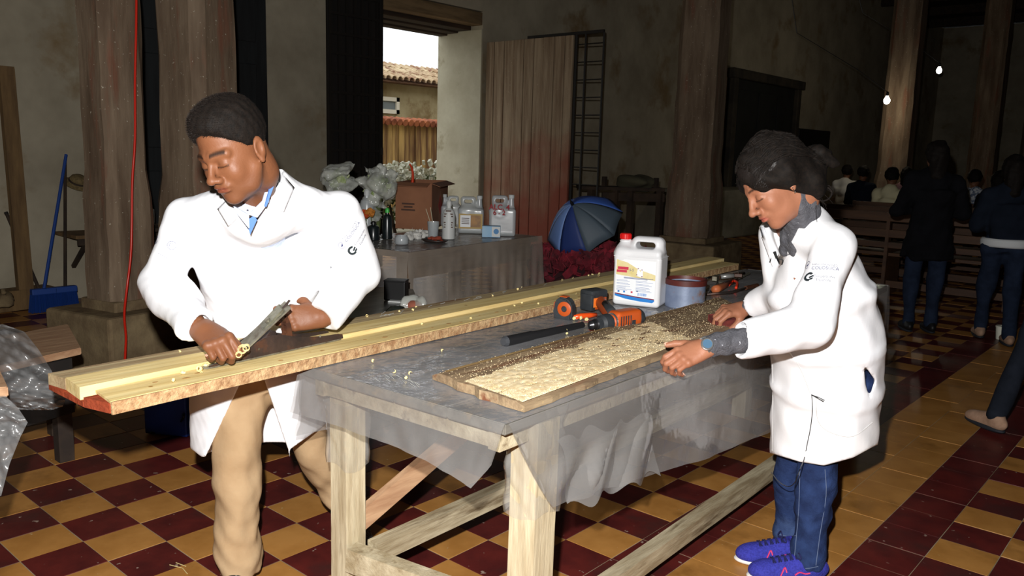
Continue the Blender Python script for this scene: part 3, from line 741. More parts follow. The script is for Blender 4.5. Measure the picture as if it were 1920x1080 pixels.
# loose sawdust heaped on the near end
sd = []; sf = []
rr = random.Random(8)
def spill(n, fn, sz=(.0007, .0018)):
    for _ in range(n):
        p = fn(); r = rr.uniform(*sz); k = len(sd); a = rr.uniform(0, 6.3)
        for q in range(3): sd.append((p.x + r * math.cos(a + q * 2.1), p.y + r * math.sin(a + q * 2.1), p.z))
        sd.append((p.x, p.y, p.z + r * rr.uniform(.6, 1.3))); sf.extend([(k, k + 1, k + 3), (k + 1, k + 2, k + 3), (k + 2, k, k + 3)])
def f1():
    t = abs(rr.gauss(0, .26)); s = min(.97, max(.22, rr.gauss(.75, .2))); t = min(t, .95)
    p = (o0 + dl * t).lerp(o1 + dr_ * t, s); p.z = ZT + .0285; return p
spill(9000, f1)
def f2():
    t = rr.random(); s = rr.uniform(.05, .97); p = (o0 + dl * t).lerp(o1 + dr_ * t, s); p.z = ZT + .0285; return p
spill(2500, f2)
me = bpy.data.meshes.new('sawdust'); me.from_pydata(sd, [], sf)
tag(link('sawdust', me, mat('sawdust_yellow', s2l(240, 222, 184), s2l(212, 186, 140), 60, 1., spec=.0)), 'fine yellow sawdust lying on the near end of the wide board', 'sawdust', kind='stuff')
# a thin smear of dust under it (bumpy sheet)
def dust(u, v):
    t = -.0 + u * .62; s = .36 + v * .60 - .12 * u * (1 - v); p = (o0 + dl * t).lerp(o1 + dr_ * t, s)
    e = min(u * 8 + .3, 1, (1 - u) * 2.2, v * 5, (1 - v) * 9); p.z = ZT + .0283 + .0030 * e * (.8 * mnoise.noise(V(u * 30, v * 14, 0)) + .4 * mnoise.noise(V(u * 90, v * 40, 3)) + .62 - .55 * u); return p
o = MB().grid(dust, 120, 60).build('sawdust_layer', mat('sawdust_yellow', (0, 0, 0)), None, True); tag(o, 'thin crust of sawdust spread over the wide board', 'sawdust', kind='stuff')
# rough far board beyond
# wood shavings
shm = mat('wood_shaving', s2l(232, 212, 150), rough=.6)
def curl(p, r, turns, w, name, label, group=None, d=None, parent=None):
    d = d or V(rr.uniform(-1, 1), rr.uniform(-1, 1), .2).normalized(); x = d.orthogonal().normalized(); y = d.cross(x); b = MB(); n = int(turns * 14)
    def f(u, v):
        a = u * turns * 2 * PI; R_ = r * (1 - .45 * u); return p + V(0, 0, r) + x * R_ * math.cos(a) + y * R_ * math.sin(a) + d * ((v - .5) * w + u * w * .35)
    o = b.grid(f, n, 1).build(name, shm, parent, True); solid(o, .0006)
    if parent is None: tag(o, label, 'shaving', group)
    return o
sp = []
for k in range(34):
    t = rr.uniform(.15, 2.6); s = rr.random(); q = pn[0].lerp(pn[1], rr.uniform(.1, .9)) if s < .45 else pn[3].lerp(pn[4], rr.uniform(0, .9))
    p = V(q.x, q.y, 0) + dirp * t; p.z = (PZ + .0405) if s < .45 else (PZ + .0305)
    if .25 < t < .85 and s >= .45: continue
    curl(p, rr.uniform(.003, .006), rr.uniform(.5, 1.2), rr.uniform(.004, .009), 'wood_shaving', 'small pale curl of wood planed off, lying on the long planks', 'shavings on the planks')
curl(G(375, 696, .815), .007, 2, .012, 'wood_shaving', 'pale curl of shaving sticking out of the nose of the hand plane')
curl(G(385, 690, .815), .006, 1.6, .010, 'wood_shaving', 'small pale curl beside the nose of the hand plane')
for px, py in ((700, 680), (740, 700), (760, 712), (770, 704), (1062, 628), (1060, 622), (830, 660)):
    curl(G(px, py, ZT + .004), rr.uniform(.004, .008), .6, .006, 'wood_shaving', 'thin splinter of wood on the plastic film of the table top', 'shavings on the film')
for px, py in ((318, 1060), (330, 1056), (342, 1066)):
    p = G(px, py, 0); tag(MB().beam(p + V(0, 0, .002), p + V(.05, -.01 + rr.uniform(-.03, .03), .004), .002, .0015).build('wood_splinter', shm), 'thin splinter of wood lying on the floor tiles at the front', 'shaving', 'splinters on the floor')
# white slivers standing in for highlight streaks on the film's wrinkles
for k in range(12):
    px = rr.uniform(690, 790); py = 702 + (px - 690) * .12 + rr.uniform(-7, 7); p = G(px, py, ZT + .005); a = rr.uniform(-.4, .4)
    tag(MB().tube([p, p + V(.02, -.012 + a * .01, .003), p + V(.045, -.02 + a * .02, .001)], .0006, 4).build('film_glint', mat('white_glint_splinter', (.45, .45, .42))), 'white sliver standing in for a highlight on the near part of the film', 'glint', 'film highlights')
for k in range(16):
    t = rr.uniform(.9, 2.0); p = V(pn[0].x, pn[0].y, 0).lerp(V(pn[1].x, pn[1].y, 0), rr.uniform(.2, .8)) + dirp * t; p.z = PZ + .042
    tag(MB().beam(p, p + V(rr.uniform(-.03, .0), rr.uniform(.02, .05), .001), .002, .001).build('wood_splinter', mat('white_glint_splinter', (.85, .85, .82))), 'whitish splinter on the grey top of the left long plank', 'shaving', 'whitish splinters')

# small brown worm and nail marks along the planed right-hand plank
rm = random.Random(52); mk = mat('brown_wood_mark', s2l(150, 112, 60), s2l(176, 136, 78), 60, .9)
for k in range(30):
    t = .10 + k * .085 + rm.uniform(-.03, .03)
    if .30 < t < .74: 
        if k % 2: continue
    q = pn[3].lerp(pn[4], rm.uniform(.25, .85)); p = V(q.x, q.y, 0) + dirp * t; p.z = PZ + .0301; a0 = rm.uniform(0, 6); r = rm.uniform(.005, .010)
    b = MB(); poly = [p + dirp * (r * 1.2 * rm.uniform(.6, 1.1) * math.cos(j * .785 + a0)) + V(dirp.y, -dirp.x, 0) * (r * .7 * rm.uniform(.6, 1.1) * math.sin(j * .785 + a0)) for j in range(8)]
    b.prism(poly, None, (0, 0, .0005)); b.build('worm_mark', mk, pb)

# ================================================================== PEOPLE
def W3(r, u, b): return CR * r + CU * u + CB * b
def Rm(f, up):
    f = Vector(f).normalized(); up = Vector(up); up = (up - f * up.dot(f)).normalized(); l = up.cross(f)
    return np.array([[f.x, l.x, up.x], [f.y, l.y, up.y], [f.z, l.z, up.z]], dtype=np.float32)
I3 = None
def ryx(deg):   # rotation in the x-z plane of the head frame
    a = math.radians(deg); return np.array([[math.cos(a), 0, math.sin(a)], [0, 1, 0], [-math.sin(a), 0, math.cos(a)]], dtype=np.float32)
def head_local(fem=False):
    L = [(el((-.012, 0, .045), (.093, .074, .083)), 0),
         (el((.022, 0, -.03), (.066, .059 if fem else .064, .085)), .03),
         (el((.028, 0, -.078), (.052, .046 if fem else .053, .034)), .025),
         (el((.066, 0, -.103), (.019, .021, .016)), .022),
         (rc((-.045, 0, -.03), (-.05, 0, -.08), .05, .048), .03)]
    for s in (-1, 1):
        L += [(el((.058, s * .036, -.033), (.022, .022, .024)), .022),
              (rc((.081, s * .010, .020), (.066, s * .046, .018), .0085, .007), .012)]
    for s in (-1, 1): L += [(el((.099, s * .031, -.004), (.017, .019, .012)), .012, 's')]
    for s in (-1, 1):
        L += [(el((.0715, s * .031, -.005), (.0150, .0168, .0125)), .006), (rc((.086, s * .019, -.0125), (.076, s * .045, -.010), .0026, .002), .004)]
    L += [(rc((.086, 0, .008), (.108, 0, -.032), .0068, .0095), .014), (el((.110, 0, -.037), (.0125, .0135, .0105)), .008)]
    for s in (-1, 1): L += [(el((.098, s * .0150, -.041), (.0115, .0085, .0085)), .006)]
    mw = .021 if fem else .027; mx = 0 if fem else -.004
    L += [(el((.083, 0, -.06), (.013, .028, .014)), .012), (el((.093 + mx, 0, -.0625), (.0085, mw, .0050)), .004), (el((.091 + mx, 0, -.0735), (.0088, mw - .003, .0056)), .004)]
    L += [(el((.100 + mx, 0, -.0675), (.009, mw + .003, .0014)), .003, 's')]
    if not fem:
        for s in (-1, 1): L += [(rc((.083, s * .010, .018), (.069, s * .044, .016), .0090, .0065), .014), (rc((.01, s * .058, -.045), (.03, s * .046, -.082), .018, .016), .02)]
    for s in (-1, 1): L += [(el((.108, s * .007, -.047), (.005, .003, .004)), .002, 's')]
    for s in (-1, 1):
        a = np.array([[.97, 0, .22], [-.2 * s, .0, .97 * s], [-.22, 0, .97]], dtype=np.float32)
        L += [(el((-.010, s * .079, -.006), (.019, .0085, .032), ryx(-12)), .004), (el((-.004, s * .087, -.004), (.0105, .007, .019), ryx(-12)), .003, 's'), (el((-.002, s * .081, -.034), (.008, .006, .009)), .004)]
    return ops(L)
def placed(f, C, R, s):
    C = A(C)
    return lambda P: f(((P - C) @ R) / s) * s
def head_color(C, R, s, skin, lip, dark, stub=None, bw_=.0052):
    C = A(C)
    def g(P):
        q = ((P - C) @ R) / s; x, y, z = q[:, 0], np.abs(q[:, 1]), q[:, 2]
        col = np.tile(np.array(skin, np.float32), (len(P), 1))
        def put(mask, c): col[:] = col * (1 - mask[:, None]) + np.array(c, np.float32) * mask[:, None]
        m = np.clip(1 - (np.abs(z + .068 + .0) / .0095) ** 4, 0, 1) * np.clip(1 - (y / .023) ** 4, 0, 1) * (x > .075); put(m * .75, lip)
        br = np.clip(1 - (np.abs(z - .0245 + (y - .03) ** 2 * 6) / bw_) ** 2, 0, 1) * (y > .011) * (y < .05) * (x > .05); put(br * .92, dark)
        ey = np.clip(1 - (np.abs(z + .0118 + (y - .031) ** 2 * -4) / .0024) ** 2, 0, 1) * (y > .014) * (y < .047) * (x > .05); put(ey * .9, dark)
        sh = np.clip(1 - ((y - .031) ** 2 / .017 ** 2 + (z + .002) ** 2 / .012 ** 2), 0, 1) * (x > .05); put(sh * .25, [v * .6 for v in skin])
        if stub is not None:
            st = np.clip((-.045 - z) / .03, 0, 1) * (x > -.02) * (x < .12) * (z > -.13); put(st * .18, stub)
        return col
    return g
def hand_sdf(W, D, N, side, fing, thumb, s=1., wr=.026):
    """W wrist, D towards the knuckles, N back of the hand; side +1 right, -1 left; fing = 4 x (mcp, pip, dip) degrees, index first"""
    W = Vector(W); D = Vector(D).normalized(); N = Vector(N); N = (N - D * N.dot(D)).normalized(); T_ = (N.cross(D) * side).normalized()
    parts = []
    off = (.0285, .0095, -.0095, -.027); rad = (.0098, .0102, .0096, .0085); seg = ((.041, .024, .020), (.045, .028, .021), (.041, .026, .020), (.032, .020, .018)); kl = (.083, .087, .083, .076)
    palm = [(rc(W - D * .03, W + D * .012, wr * s * .96, wr * s * .98), 0)]
    tips = []
    for i in range(4):
        k = W + D * (kl[i] * s) + T_ * (off[i] * s) - N * (.002 * s * (1 if i in (0, 3) else 0))
        palm.append((rc(W + T_ * (off[i] * .55 * s), k - N * .002 * s, .016 * s, .0115 * s), .014 * s))
    palm.append((el(W + D * .045 * s - N * .006 * s, (.042 * s, .030 * s, .013 * s), np.array([[D.x, T_.x, N.x], [D.y, T_.y, N.y], [D.z, T_.z, N.z]])), .012 * s))
    palm.append((rc(W + D * .012 * s + T_ * .016 * s - N * .006 * s, W + D * .042 * s + T_ * .030 * s - N * .010 * s, .016 * s, .013 * s), .012 * s))
    fs = []
    for i in range(4):
        k = W + D * (kl[i] * s) + T_ * (off[i] * s); d = D.copy(); a = 0; c = [(el(k + N * .001, (.0115 * s,) * 3), 0)]; p = k
        sp = (off[i] / .03) * .02
        for j in range(3):
            a += math.radians(fing[i][j]); d = (D * math.cos(a) - N * math.sin(a) + T_ * sp).normalized(); q = p + d * (seg[i][j] * s)
            r0 = rad[i] * s * (1, .93, .86)[j]; r1 = rad[i] * s * (.93, .86, .74)[j]
            c.append((rc(p, q, r0, r1), .0015)); p = q
        tips.append((p, d, N))
        fs.append(ops(c))
    t0 = W + D * .02 * s + T_ * .022 * s - N * .008 * s; tc = [(rc(W + D * .015 * s + T_ * .012 * s - N * .006 * s, t0, .015 * s, .014 * s), 0)]; p = t0
    for j, (td, ln) in enumerate(zip(thumb, (.038, .030, .024))):
        d = (D * td[0] + T_ * td[1] + N * td[2]).normalized(); q = p + d * (ln * s); tc.append((rc(p, q, (.0135, .0115, .0108)[j] * s, (.0115, .0105, .0085)[j] * s), .004)); p = q
    tips.append((p, d, N)); th = ops(tc); pl = ops(palm)
    def f(P):
        d = smin(pl(P), th(P), .008 * s)
        for g in fs: d = smin(d, g(P), .0045 * s)
        return d
    pts = [W - D * .04] + [t[0] for t in tips] + [W + D * .1 + T_ * .04, W + D * .1 - T_ * .04, W + T_ * .05, W - T_ * .05]
    return f, bounds(pts, .028), tips, T_
def capped(f, p, n): return lambda P: np.maximum(f(P), plane(p, n)(P))

skinm = mat('skin', (1, 1, 1), (.86, .8, .78), 9., .5, attr=True, bump=.12, bscale=90, spec=.32, lo=.3, hi=.75)
hairm = mat('black_hair', s2l(15, 12, 10), s2l(26, 20, 16), 90, .75, bump=.1, bscale=260, spec=.15)
coatm = mat('white_coat_cloth', s2l(238, 238, 240), s2l(232, 233, 238), 3, .9, bump=.25, bscale=7, spec=.1)
nail = mat('finger_nail', s2l(214, 168, 146), rough=.3)

def fuzz(obj, n, length, width, m, parent, name, comb=None, seed=1, jit=.6, filt=None):
    me = obj.data; rr = random.Random(seed); vs_ = me.vertices; N_ = len(vs_); V_, F_ = [], []
    for _ in range(n):
        v = vs_[rr.randrange(N_)]
        if filt and not filt(v.co): continue
        nn = v.normal; d = nn + Vector((rr.uniform(-jit, jit), rr.uniform(-jit, jit), rr.uniform(-jit, jit)))
        if comb is not None: d = d * .6 + comb(v.co, nn)
        d.normalize(); s_ = d.orthogonal().normalized(); s_.rotate(Matrix.Rotation(rr.uniform(0, 6), 3, d)); L_ = length * rr.uniform(.5, 1.2); k = len(V_)
        p = v.co - nn * .002
        V_ += [p - s_ * width, p + s_ * width, p + d * L_]; F_.append((k, k + 1, k + 2))
    m2 = bpy.data.meshes.new(name); m2.from_pydata(V_, [], F_); o = link(name, m2, m, parent); o['kind'] = 'stuff'; return o

def text_decal(txt, size, px, py, ang, target, parent, m, name, bold=0., d=None, extr=.0022, spacing=1.):
    """flat lettering laid on the cloth: each vertex is carried onto the surface"""
    cu = bpy.data.curves.new('t', 'FONT'); cu.body = txt; cu.size = size; cu.align_x = 'CENTER'; cu.align_y = 'CENTER'; cu.offset = bold; cu.resolution_u = 3; cu.space_character = spacing
    to = bpy.data.objects.new('t', cu); COL.objects.link(to); dg = bpy.context.evaluated_depsgraph_get(); me = bpy.data.meshes.new_from_object(to.evaluated_get(dg)); bpy.data.objects.remove(to)
    return surf_decal(me, px, py, ang, target, parent, m, name, extr)
def surf_decal(me, px, py, ang, target, parent, m, name, off=.0012):
    bvh = BVHTree.FromPolygons([v.co for v in target.data.vertices], [list(p.vertices) for p in target.data.polygons])
    r0 = ray(px, py).normalized(); hit = bvh.ray_cast(CAM, r0)
    if hit[0] is None: print('decal miss', name, px, py); return None
    p = hit[0]; n = hit[1];
    if n.dot(r0) > 0: n = -n
    n = (n * .5 - r0 * .5).normalized()
    x = CR * math.cos(ang) + CU * math.sin(ang); x = (x - n * x.dot(n)).normalized(); y = n.cross(x)
    mesh = bpy.data.meshes.new(name); co = []
    for v in me.vertices:
        q = p + x * v.co.x + y * v.co.y; h = bvh.ray_cast(q + n * .08, -n, .25)
        co.append((h[0] + n * (off + .001)) if h[0] is not None else q + n * off)
    mesh.from_pydata(co, [], [list(pp.vertices) for pp in me.polygons]); return link(name, mesh, m, parent)
def shape_mesh(polys):
    b = bmesh.new()
    for poly in polys:
        b.faces.new([b.verts.new((x, y, 0)) for x, y in poly])
    me = bpy.data.meshes.new('s'); b.to_mesh(me); b.free(); return me
def arc_poly(r0, r1, a0, a1, n=14, cx=0, cy=0):
    out = []
    for i in range(n):
        t0 = math.radians(a0 + (a1 - a0) * i / n); t1 = math.radians(a0 + (a1 - a0) * (i + 1) / n)
        out.append([(cx + r0 * math.cos(t0), cy + r0 * math.sin(t0)), (cx + r1 * math.cos(t0), cy + r1 * math.sin(t0)), (cx + r1 * math.cos(t1), cy + r1 * math.sin(t1)), (cx + r0 * math.cos(t1), cy + r0 * math.sin(t1))])
    return out
def emblems(px, py, ang, target, parent, sc, pxpm):
    """leaf ring + two lines of small lettering, then the bold open ring with its arm"""
    dk = mat('emblem_charcoal', s2l(22, 34, 38), rough=.8); gy = mat('print_grey_blue', s2l(64, 70, 110), rough=.8); lg = mat('print_pale_grey', s2l(88, 92, 110), rough=.8)
    ca, sa = math.cos(ang), math.sin(ang)
    def at(x, y): return px + (x * ca - y * sa) * pxpm, py - (x * sa + y * ca) * pxpm
    q = at(-.030 * sc, .018 * sc); polys = arc_poly(.0085 * sc, .0095 * sc, 20, 300) + [[(-.006 * sc, -.002 * sc), (.001 * sc, -.004 * sc), (.007 * sc, .004 * sc), (0, .001 * sc)]]
    surf_decal(shape_mesh(polys), *q, ang, target, parent, gy, 'leaf_emblem')
    q = at(.010 * sc, .0245 * sc); text_decal('MANCOMUNIDAD', .0068 * sc, *q, ang, target, parent, lg, 'printed_lettering')
    q = at(.012 * sc, .0165 * sc); text_decal('COLOSUCA', .0115 * sc, *q, ang, target, parent, gy, 'printed_lettering')
    q = at(-.024 * sc, -.010 * sc)
    polys = arc_poly(.0065 * sc, .0125 * sc, 35, 285) + [[(.000 * sc, -.001 * sc), (.011 * sc, .003 * sc), (.013 * sc, -.001 * sc), (.002 * sc, -.005 * sc)], [(.003 * sc, -.0055 * sc), (.012 * sc, -.0035 * sc), (.010 * sc, -.0085 * sc), (.001 * sc, -.0105 * sc)]]
    surf_decal(shape_mesh(polys), *q, ang, target, parent, dk, 'ring_emblem')
    q = at(.012 * sc, -.004 * sc); text_decal('Cooperación', .009 * sc, *q, ang, target, parent, lg, 'printed_lettering')
    q = at(.012 * sc, -.013 * sc); text_decal('Española', .009 * sc, *q, ang, target, parent, lg, 'printed_lettering')

def shoe(name, heel, toe, m_up, m_sole, parent, w=.048, ankle=None, laces=None, stripe=None, h=.075):
    heel = Vector(heel); toe = Vector(toe); d = (toe - heel); L_ = d.length; d.normalize(); l = V(0, 0, 1).cross(d); z0 = V(0, 0, heel.z)
    R = np.array([[d.x, l.x, 0], [d.y, l.y, 0], [0, 0, 1]], dtype=np.float32)
    def P(x, y, z): return heel + d * (x * L_) + l * y + V(0, 0, z)
    up = ops([(el(P(.22, 0, .05), (.30 * L_, w * .85, .045), R), 0), (el(P(.6, 0, .035), (.34 * L_, w, .038), R), .03), (el(P(.8, 0, .03), (.2 * L_, w * .92, .028), R), .02),
              (rc(P(.18, 0, .06), P(.16, 0, h + .02), w * .78, w * .72), .02), (rc(P(.3, 0, .07), P(.55, 0, .055), w * .5, w * .5), .02), (plane(P(0, 0, .016), (0, 0, -1)), .002, 'i'), (rc(P(.16, 0, h), P(.15, 0, h + .06), w * .6), .004, 's'), (plane(P(0, 0, h + .016), (0, 0, 1)), .004, 'i')])
    lo, hi = bounds([heel - d * .04, toe + d * .04, heel + V(0, 0, .12), heel + l * w, heel - l * w, toe + l * w, toe - l * w], .02)
    o = sdf_mesh(name, up, lo, hi, .004, m_up, parent, relax=2)
    so = ops([(el(P(.25, 0, .012), (.29 * L_, w * .88, .016), R), 0), (el(P(.66, 0, .012), (.36 * L_, w * 1.04, .017), R), .04), (plane(P(0, 0, .001), (0, 0, -1)), .002, 'i'), (plane(P(0, 0, .024), (0, 0, 1)), .002, 'i')])
    sdf_mesh('sole', so, lo, hi, .0035, m_sole, o, relax=1)
    if laces:
        bvh = BVHTree.FromPolygons([v.co for v in o.data.vertices], [list(p.vertices) for p in o.data.polygons])
        def top(x, y):
            hh = bvh.ray_cast(P(x, y, .2), V(0, 0, -1)); return (hh[0] if hh[0] is not None else P(x, y, .06)) + V(0, 0, .002)
        b = MB()
        for k in range(5):
            x = .36 + k * .075; b.tube([top(x, -.02), top(x + .02, 0), top(x + .03, .02)], .0028, 6); b.tube([top(x, .02), top(x + .02, 0) + V(0, 0, .002), top(x + .03, -.02)], .0028, 6)
        for s in (-1, 1):
            c = top(.36, 0); b.tube(smooth_pts([c, c + l * s * .02 + V(0, 0, .014), c + l * s * .04 + V(0, 0, .004), c + l * s * .02 + d * .01, c + V(0, 0, .003)], 3), .0022, 6)
        b.build('lace', laces, o)
    if stripe:
        bvh = BVHTree.FromPolygons([v.co for v in o.data.vertices], [list(p.vertices) for p in o.data.polygons])
        def sd(x, z, s=1):
            hh = bvh.ray_cast(P(x, .15 * s, z), -l * s); return (hh[0] + l * s * .001) if hh[0] is not None else P(x, w * s, z)
        for s in (-1, 1):
            for cur in (((.62, .03), (.585, .05), (.55, .062), (.53, .048)), ((.42, .04), (.36, .05), (.28, .046), (.22, .05))):
                MB().tube(smooth_pts([sd(x, z, s) for x, z in cur], 3), .0026, 5).build('side_stripe', stripe, o)
    return o

# ------------------------------------------------------------------ the man with the hand plane
H0 = .0085
man = thing('person', 'man with short black hair in a white lab coat and khaki trousers planing a plank', 'person', (G(470, 1085, 0)))
f_m = W3(-.40, -.52, .75); u_m = W3(-.27, .86, .42); RM = Rm(f_m, u_m); CM = DP(439, 283, 2.03); SM = .95
hd = placed(head_local(), CM, RM, SM)
NBm = DP(484, 390, 2.21); CHm = DP(484, 470, 2.36); WAm = DP(488, 600, 2.54); PEm = DP(490, 690, 2.62)
Rsh = DP(342, 412, 2.30); Lsh = DP(634, 402, 2.40); Rel = DP(303, 532, 2.33); Rwr = DP(374, 614, 2.12); Lel = DP(676, 508, 2.50); Lwr = DP(606, 594, 2.37)
Lm = (Lsh - Rsh).normalized()
legsR = [DP(452, 690, 2.58), DP(444, 860, 2.56), DP(448, 1078, 2.58)]; legsL = [DP(550, 700, 2.66), DP(598, 850, 2.80), DP(668, 972, 2.95)]
man_body_sdf = ops([(frus(WAm, CHm, Lm, .12, .085, .14, .09), 0), (frus(PEm, WAm, Lm, .14, .1, .12, .085), .04), (rc(CHm - W3(0, 0, .02), NBm, .06, .045), .03), (rc(NBm - W3(0, 0, .03), Rsh, .03, .03), .02), (rc(NBm - W3(0, 0, .03), Lsh, .03, .03), .02),
                    (rc(Rsh, Rel, .042, .036), .02), (rc(Rel, Rwr, .036, .025), .02), (rc(Lsh, Lel, .042, .036), .02), (rc(Lel, Lwr, .036, .025), .02),
                    (rc(legsR[0], legsR[1], .07, .05), .03), (rc(legsR[1], legsR[2], .05, .035), .02), (rc(legsL[0], legsL[1], .07, .05), .03), (rc(legsL[1], legsL[2], .05, .035), .02)])
sk_m = s2l(122, 78, 52)
neck_top = Vector(A(CM) + RM @ A((-.035, 0, -.075)) * SM)
hn = ops([(hd, 0), (rc(neck_top, NBm + W3(-.005, .02, .0), .048, .054), .03), (rc(NBm, NBm - W3(0, .06, .02), .05, .05), .02)])
D1, N1 = W3(.66, -.30, .58), W3(.10, .72, .66)
hR = hand_sdf(Rwr + W3(.008, -.006, .0), D1, N1, 1, ((46, 66, 34), (54, 72, 36), (60, 74, 36), (64, 76, 36)), ((.75, .55, -.45), (.9, .1, -.6), (.8, -.1, -.7)), 1.02)
D2, N2 = W3(-.85, -.03, .42), W3(.42, .18, .88)
hL = hand_sdf(Lwr + W3(-.006, 0, 0), D2, N2, -1, ((14, 96, 50), (16, 98, 50), (20, 100, 50), (26, 100, 50)), ((.5, .75, -.4), (.75, .4, -.6), (.9, .1, -.5)), 1.0)
hc = head_color(CM, RM, SM, sk_m, s2l(128, 66, 50), s2l(24, 16, 12), s2l(60, 44, 36), .0068)
lo, hi = bounds([CM], .16)
body = sdf_mesh('body', man_body_sdf, *bounds([NBm, Rsh, Lsh, Rel, Lel, Rwr, Lwr, legsR[2], legsL[2]], .12), .014, skinm, man, color=lambda P: hc(P), relax=1,
                extra=[(lambda P: hn(P), lo - .0, hi + .0, .0034), (hR[0], hR[1][0], hR[1][1], .0026), (hL[0], hL[1][0], hL[1][1], .0026)])
# finger nails
for hh in (hR, hL):
    for (tp, td, tn) in hh[2]:
        pn_ = (tn - td * tn.dot(td)); a_ = td; nn_ = (N1 if hh is hR else N2); side_ = nn_ - a_ * nn_.dot(a_)
        if side_.length < .05: continue
        side_.normalize(); c_ = tp + side_ * .0062 + a_ * .001; x_ = a_.cross(side_)
        R3 = Matrix(((x_.x, a_.x, side_.x), (x_.y, a_.y, side_.y), (x_.z, a_.z, side_.z)))
        MB().box(c_, (.0045, .0055, .0011), R3, bev=.001).build('nail', nail, body)
# hair
hair_f = ops([(el((-.014, 0, .052), (.103, .0815, .089)), 0), (el((.0, 0, .092), (.080, .068, .044)), .03), (plane((.066, 0, .062), (.72, 0, -.70)), .006, 'i'), (plane((-.05, 0, -.052), (-.15, 0, -1)), .012, 'i')])
hair_g = folds(placed(hair_f, CM, RM, SM), .0005, [(150, 1, 5)], 3)
hair = sdf_mesh('hair', hair_g, *bounds([CM], .16), .004, hairm, man)
cmb = W3(-.5, -.25, .45)
fuzz(hair, 34000, .0075, .0005, mat('hair_strand', s2l(30, 23, 19), rough=.6, spec=.25), hair, 'hair_strands', comb=lambda c, n: cmb * 1.0, jit=.35)
# shirt
shm_w = mat('shirt_white_blue', s2l(206, 214, 230), s2l(180, 192, 216), 60, .85); blm = mat('shirt_placket_blue', s2l(86, 124, 190), rough=.85)
NK = NBm + W3(-.035, -.015, .03)
shirt_f = ops([(frus(CHm - W3(0, 0, .03), NBm - W3(0, .04, .02), Lm, .07, .04, .06, .055), 0), (rc(NBm - W3(0, .03, .01), NK + W3(.02, .02, -.01), .062, .058), .03), (rc(NBm - W3(0, .06, 0), NK + W3(.01, .12, .01), .052, .052), .003, 's')])
shirt = sdf_mesh('shirt', shirt_f, *bounds([CHm, NBm], .2), .007, shm_w, man)
# trousers
khaki = mat('khaki_cotton', s2l(184, 158, 124), s2l(168, 140, 106), 5, .9, bump=.4, bscale=9, spec=.1)
tr_f = folds(ops([(frus(PEm - W3(0, .02, 0), WAm, Lm, .16, .11, .14, .10), 0), (rc(legsR[0], legsR[1], .088, .071), .05), (rc(legsR[1], legsR[2], .071, .066), .02), (rc(legsL[0], legsL[1], .09, .072), .05), (rc(legsL[1], legsL[2], .072, .06), .02),
                  (plane(legsR[2] - V(0, 0, .0), (0, 0, -1)), .004, 'i')]), .0022, [(22, 1, 5), (60, .4, 6)], 5)
tr_cut = lambda P: np.where((P[:, 2] < .3) & (np.linalg.norm(P[:, :2] - A(legsL[2])[:2], axis=1) < .2), np.maximum(tr_f(P), .085 - P[:, 2]), tr_f(P))
tr_base = tr_cut
tr_cut = lambda P: tr_base(P) - .0035 * np.clip((.42 - P[:, 2]) / .3, 0, 1) * np.sin(P[:, 2] * 85 + 3 * np.sin(P[:, 0] * 28) + 2 * np.sin(P[:, 1] * 35)) - .0025 * np.sin(P[:, 2] * 30 + P[:, 0] * 40 + 2)
trousers = sdf_mesh('trousers', tr_cut, *bounds([WAm, PEm, legsR[2], legsL[2], legsL[1]], .14), .008, khaki, man)
# coat
def sleeve_cut(d, wr, direction): return d
cR = (Rwr - Rel).normalized(); cL = (Lwr - Lel).normalized()
coat_parts = ops([(frus(WAm, DP(486, 440, 2.33), Lm, .175, .125, .185, .128), 0), (frus(PEm, WAm, Lm, .195, .15, .175, .125), .05), (frus(DP(484, 880, 2.66), PEm, Lm, .215, .175, .195, .15), .05),
                  (rc(NBm - W3(.0, .0, .02), Rsh + W3(.01, .006, 0), .080, .052), .05), (rc(NBm - W3(.0, -.004, .02), Lsh + W3(-.01, .008, 0), .082, .052), .05), (rc(NBm - W3(0, .03, 0), NBm + W3(.002, .062, -.035), .068, .064), .05), (rc(NBm + W3(.0, .03, -.01), NBm + W3(.0, .12, -.03), .058, .058), .003, 's')])
slv = ops([(rc(Rsh, Rel, .060, .060), 0), (rc(Rel, Rwr - cR * .0, .060, .046), .02)]); slv2 = ops([(rc(Lsh, Lel, .061, .062), 0), (rc(Lel, Lwr, .063, .044), .02)])
waves = [(11, 1, 4), (26, .35, 5), (60, .10, 5)]
s1 = folds(ops([(slv, 0), (plane(Rwr - cR * .012, cR), .004, 'i'), (rc(Rwr - cR * .03, Rwr + cR * .05, .032, .038), .003, 's')]), .0045, waves, 2)
s2 = folds(ops([(slv2, 0), (plane(Lwr - cL * .005, cL), .004, 'i'), (rc(Lwr - cL * .03, Lwr + cL * .05, .032, .038), .003, 's')]), .0045, waves, 4)
tor = folds(coat_parts, .0035, waves, 8)
hollow = ops([(frus(PEm + W3(0, .0, 0), DP(484, 960, 2.69), Lm, .168, .122, .198, .157), 0)])
vneck = outline([(438, 330), (508, 270), (514, 300), (500, 378), (470, 437), (438, 378)], 1.9, 2.2)
split = outline([(478, 660), (540, 842), (560, 980), (378, 980), (384, 860)], 1.8, 2.66)
hemR = outline([(543, 843), (640, 775), (640, 1000), (543, 1000)], 1.5, 3.2); hemL = outline([(330, 820), (381, 859), (381, 1000), (330, 1000)], 1.5, 3.2)
bhem = plane(DP(480, 835, 2.7), (0, 0, -1))
